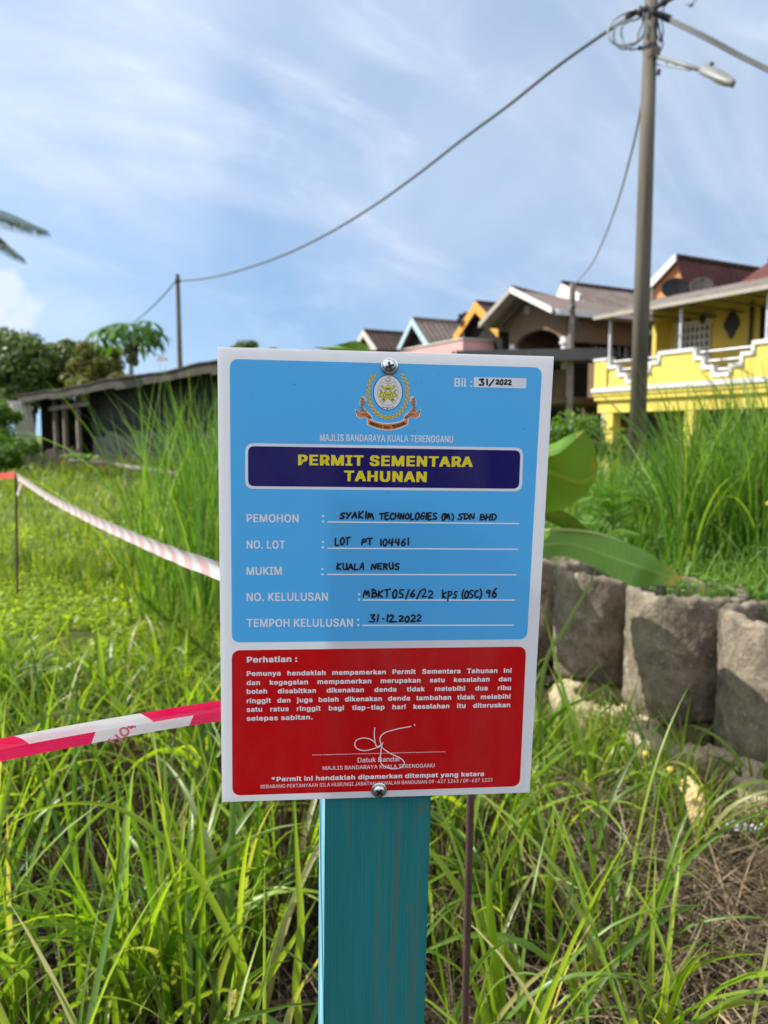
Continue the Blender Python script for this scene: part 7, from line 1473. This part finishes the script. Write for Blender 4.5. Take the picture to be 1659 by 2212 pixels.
# -- a few big blades that stand out near the camera
def big(pts, w, mat=G_NEAR):
    sp = spline([Vector(p) for p in pts], 8); N = len(sp); vs = []
    for i, p in enumerate(sp):
        t = (sp[min(i+1, N-1)]-sp[max(i-1, 0)]).normalized(); view = (p-Vector(CAMP)).normalized(); sd = t.cross(Vector((view.x, view.y, .25)).normalized()).normalized(); f = i/(N-1); k = w*(.6+.4*min(1, f/.2))*(1-f**2.6)+.0002
        vs += [p-sd*k, p+Vector((0, -1, .3))*k*.35, p+sd*k]
    return np.array([tuple(v) for v in vs]), np.array([(3*i+j, 3*i+j+1, 3*i+j+4, 3*i+j+3) for i in range(N-1) for j in range(2)])
hero = [([(545, 2230, 1.5), (532, 2110, 1.48), (500, 2030, 1.46), (430, 1900, 1.45), (340, 1800, 1.45), (250, 1745, 1.47), (150, 1735, 1.5), (60, 1760, 1.52), (0, 1800, 1.52)], .008),
        ([(640, 2150, 1.45), (650, 2000, 1.42), (642, 1860, 1.40), (636, 1720, 1.38)], .0085), ([(440, 2210, 1.6), (437, 2000, 1.58), (436, 1850, 1.56), (425, 1700, 1.56)], .007), ([(560, 2100, 1.7), (556, 1950, 1.68), (557, 1820, 1.66), (558, 1700, 1.66)], .009),
        ([(410, 1960, 1.6), (530, 1890, 1.55), (640, 1850, 1.5), (690, 1835, 1.48)], .006), ([(620, 2212, 1.35), (720, 2030, 1.5), (860, 1880, 1.6), (960, 1800, 1.65)], .008), ([(520, 2212, 1.5), (580, 2110, 1.45), (640, 2020, 1.42), (690, 1930, 1.4)], .009), ([(250, 2212, 1.5), (260, 2060, 1.5), (350, 1960, 1.5), (500, 1880, 1.52), (590, 1880, 1.55)], .007),
        ([(360, 2230, 1.45), (420, 2160, 1.42), (500, 2140, 1.42), (560, 2200, 1.43)], .0085), ([(0, 2000, 1.5), (90, 1980, 1.5), (190, 2000, 1.5), (240, 2060, 1.5)], .006),
        ([(1095, 2230, 1.5), (1070, 2070, 1.5), (1058, 1960, 1.5), (1050, 1850, 1.52)], .0115), ([(1150, 2230, 1.6), (1120, 2100, 1.6), (1020, 1960, 1.6), (940, 1850, 1.62), (880, 1800, 1.64)], .0115), ([(1240, 2110, 1.6), (1290, 2060, 1.58), (1340, 2010, 1.56), (1376, 1975, 1.55)], .011), ([(1185, 1990, 1.7), (1190, 1880, 1.7), (1210, 1780, 1.72), (1240, 1690, 1.75)], .0085),
        ([(1350, 2240, 1.5), (1420, 2160, 1.5), (1500, 2090, 1.52), (1580, 2065, 1.55), (1680, 2060, 1.6)], .009), ([(1330, 2230, 1.5), (1440, 2130, 1.5), (1490, 2060, 1.5), (1520, 1990, 1.52)], .006), ([(1000, 2150, 1.7), (1060, 1920, 1.75), (1110, 1820, 1.8), (1170, 1740, 1.85)], .009), ([(940, 2212, 1.7), (950, 2060, 1.7), (985, 1940, 1.7), (1060, 1780, 1.75)], .010),
        ([(1440, 1620, 2.6), (1250, 1500, 2.55), (1230, 1430, 2.55), (1300, 1420, 2.55), (1385, 1490, 2.6)], .006), ([(1200, 1760, 2.3), (1225, 1640, 2.3), (1290, 1560, 2.35), (1390, 1520, 2.5)], .005), ([(1290, 1760, 2.2), (1265, 1620, 2.2), (1220, 1500, 2.25), (1190, 1380, 2.3), (1170, 1300, 2.3)], .007), ([(1170, 1480, 2.35), (1230, 1340, 2.4), (1270, 1270, 2.45), (1290, 1220, 2.5)], .007)]
o_ = 0; Vs, Fs = [], []
for pts, w in hero[:18] + hero[20:]:
    pts = [at(*p) for p in pts]; b0 = pts[0]; pts = [Vector((b0.x + .02, b0.y + .01, float(height(b0.x, b0.y)) - .02))] + pts if b0.z > .06 else pts     # rooted in the ground
    v, f = big(pts, w); Vs.append(v); Fs.append(f+o_); o_ += len(v)
stuff('broad_grass_blades', np.concatenate(Vs), np.concatenate(Fs), G_NEAR)
# sedge heads
for px, py, Y, lb in ((1448, 1663, 2.45, 'round yellowish sedge head on a stalk in front of the sandy ring'), (1395, 1628, 2.5, 'small yellowish sedge head just beside the brown lower ring'), (1660, 1088+0, 3.6, 'yellow orange seed head among bank grass at the right edge')):
    c = at(px, py, Y); b = Vector((c.x, c.y, float(height(c.x, c.y)))); e = empty('sedge_flower', b, lb, 'sedge flower', 'sedge flowers')
    m = MB(); m.tube(spline([(0, 0, 0), (.01, 0, (c.z-b.z)*.5), c-b], 5), .0018, 5); m.build('stalk', G_NEAR, e)
    m = MB(); m.ball(c-b, .011, n=8); m.v = [(x+rnd.uniform(-.001, .001), y+rnd.uniform(-.001, .001), z+rnd.uniform(-.001, .001)) for x, y, z in m.v]; m.build('flower_head', plain('sedge_head', (.42, .36, .05), .3, 200, .9), e)
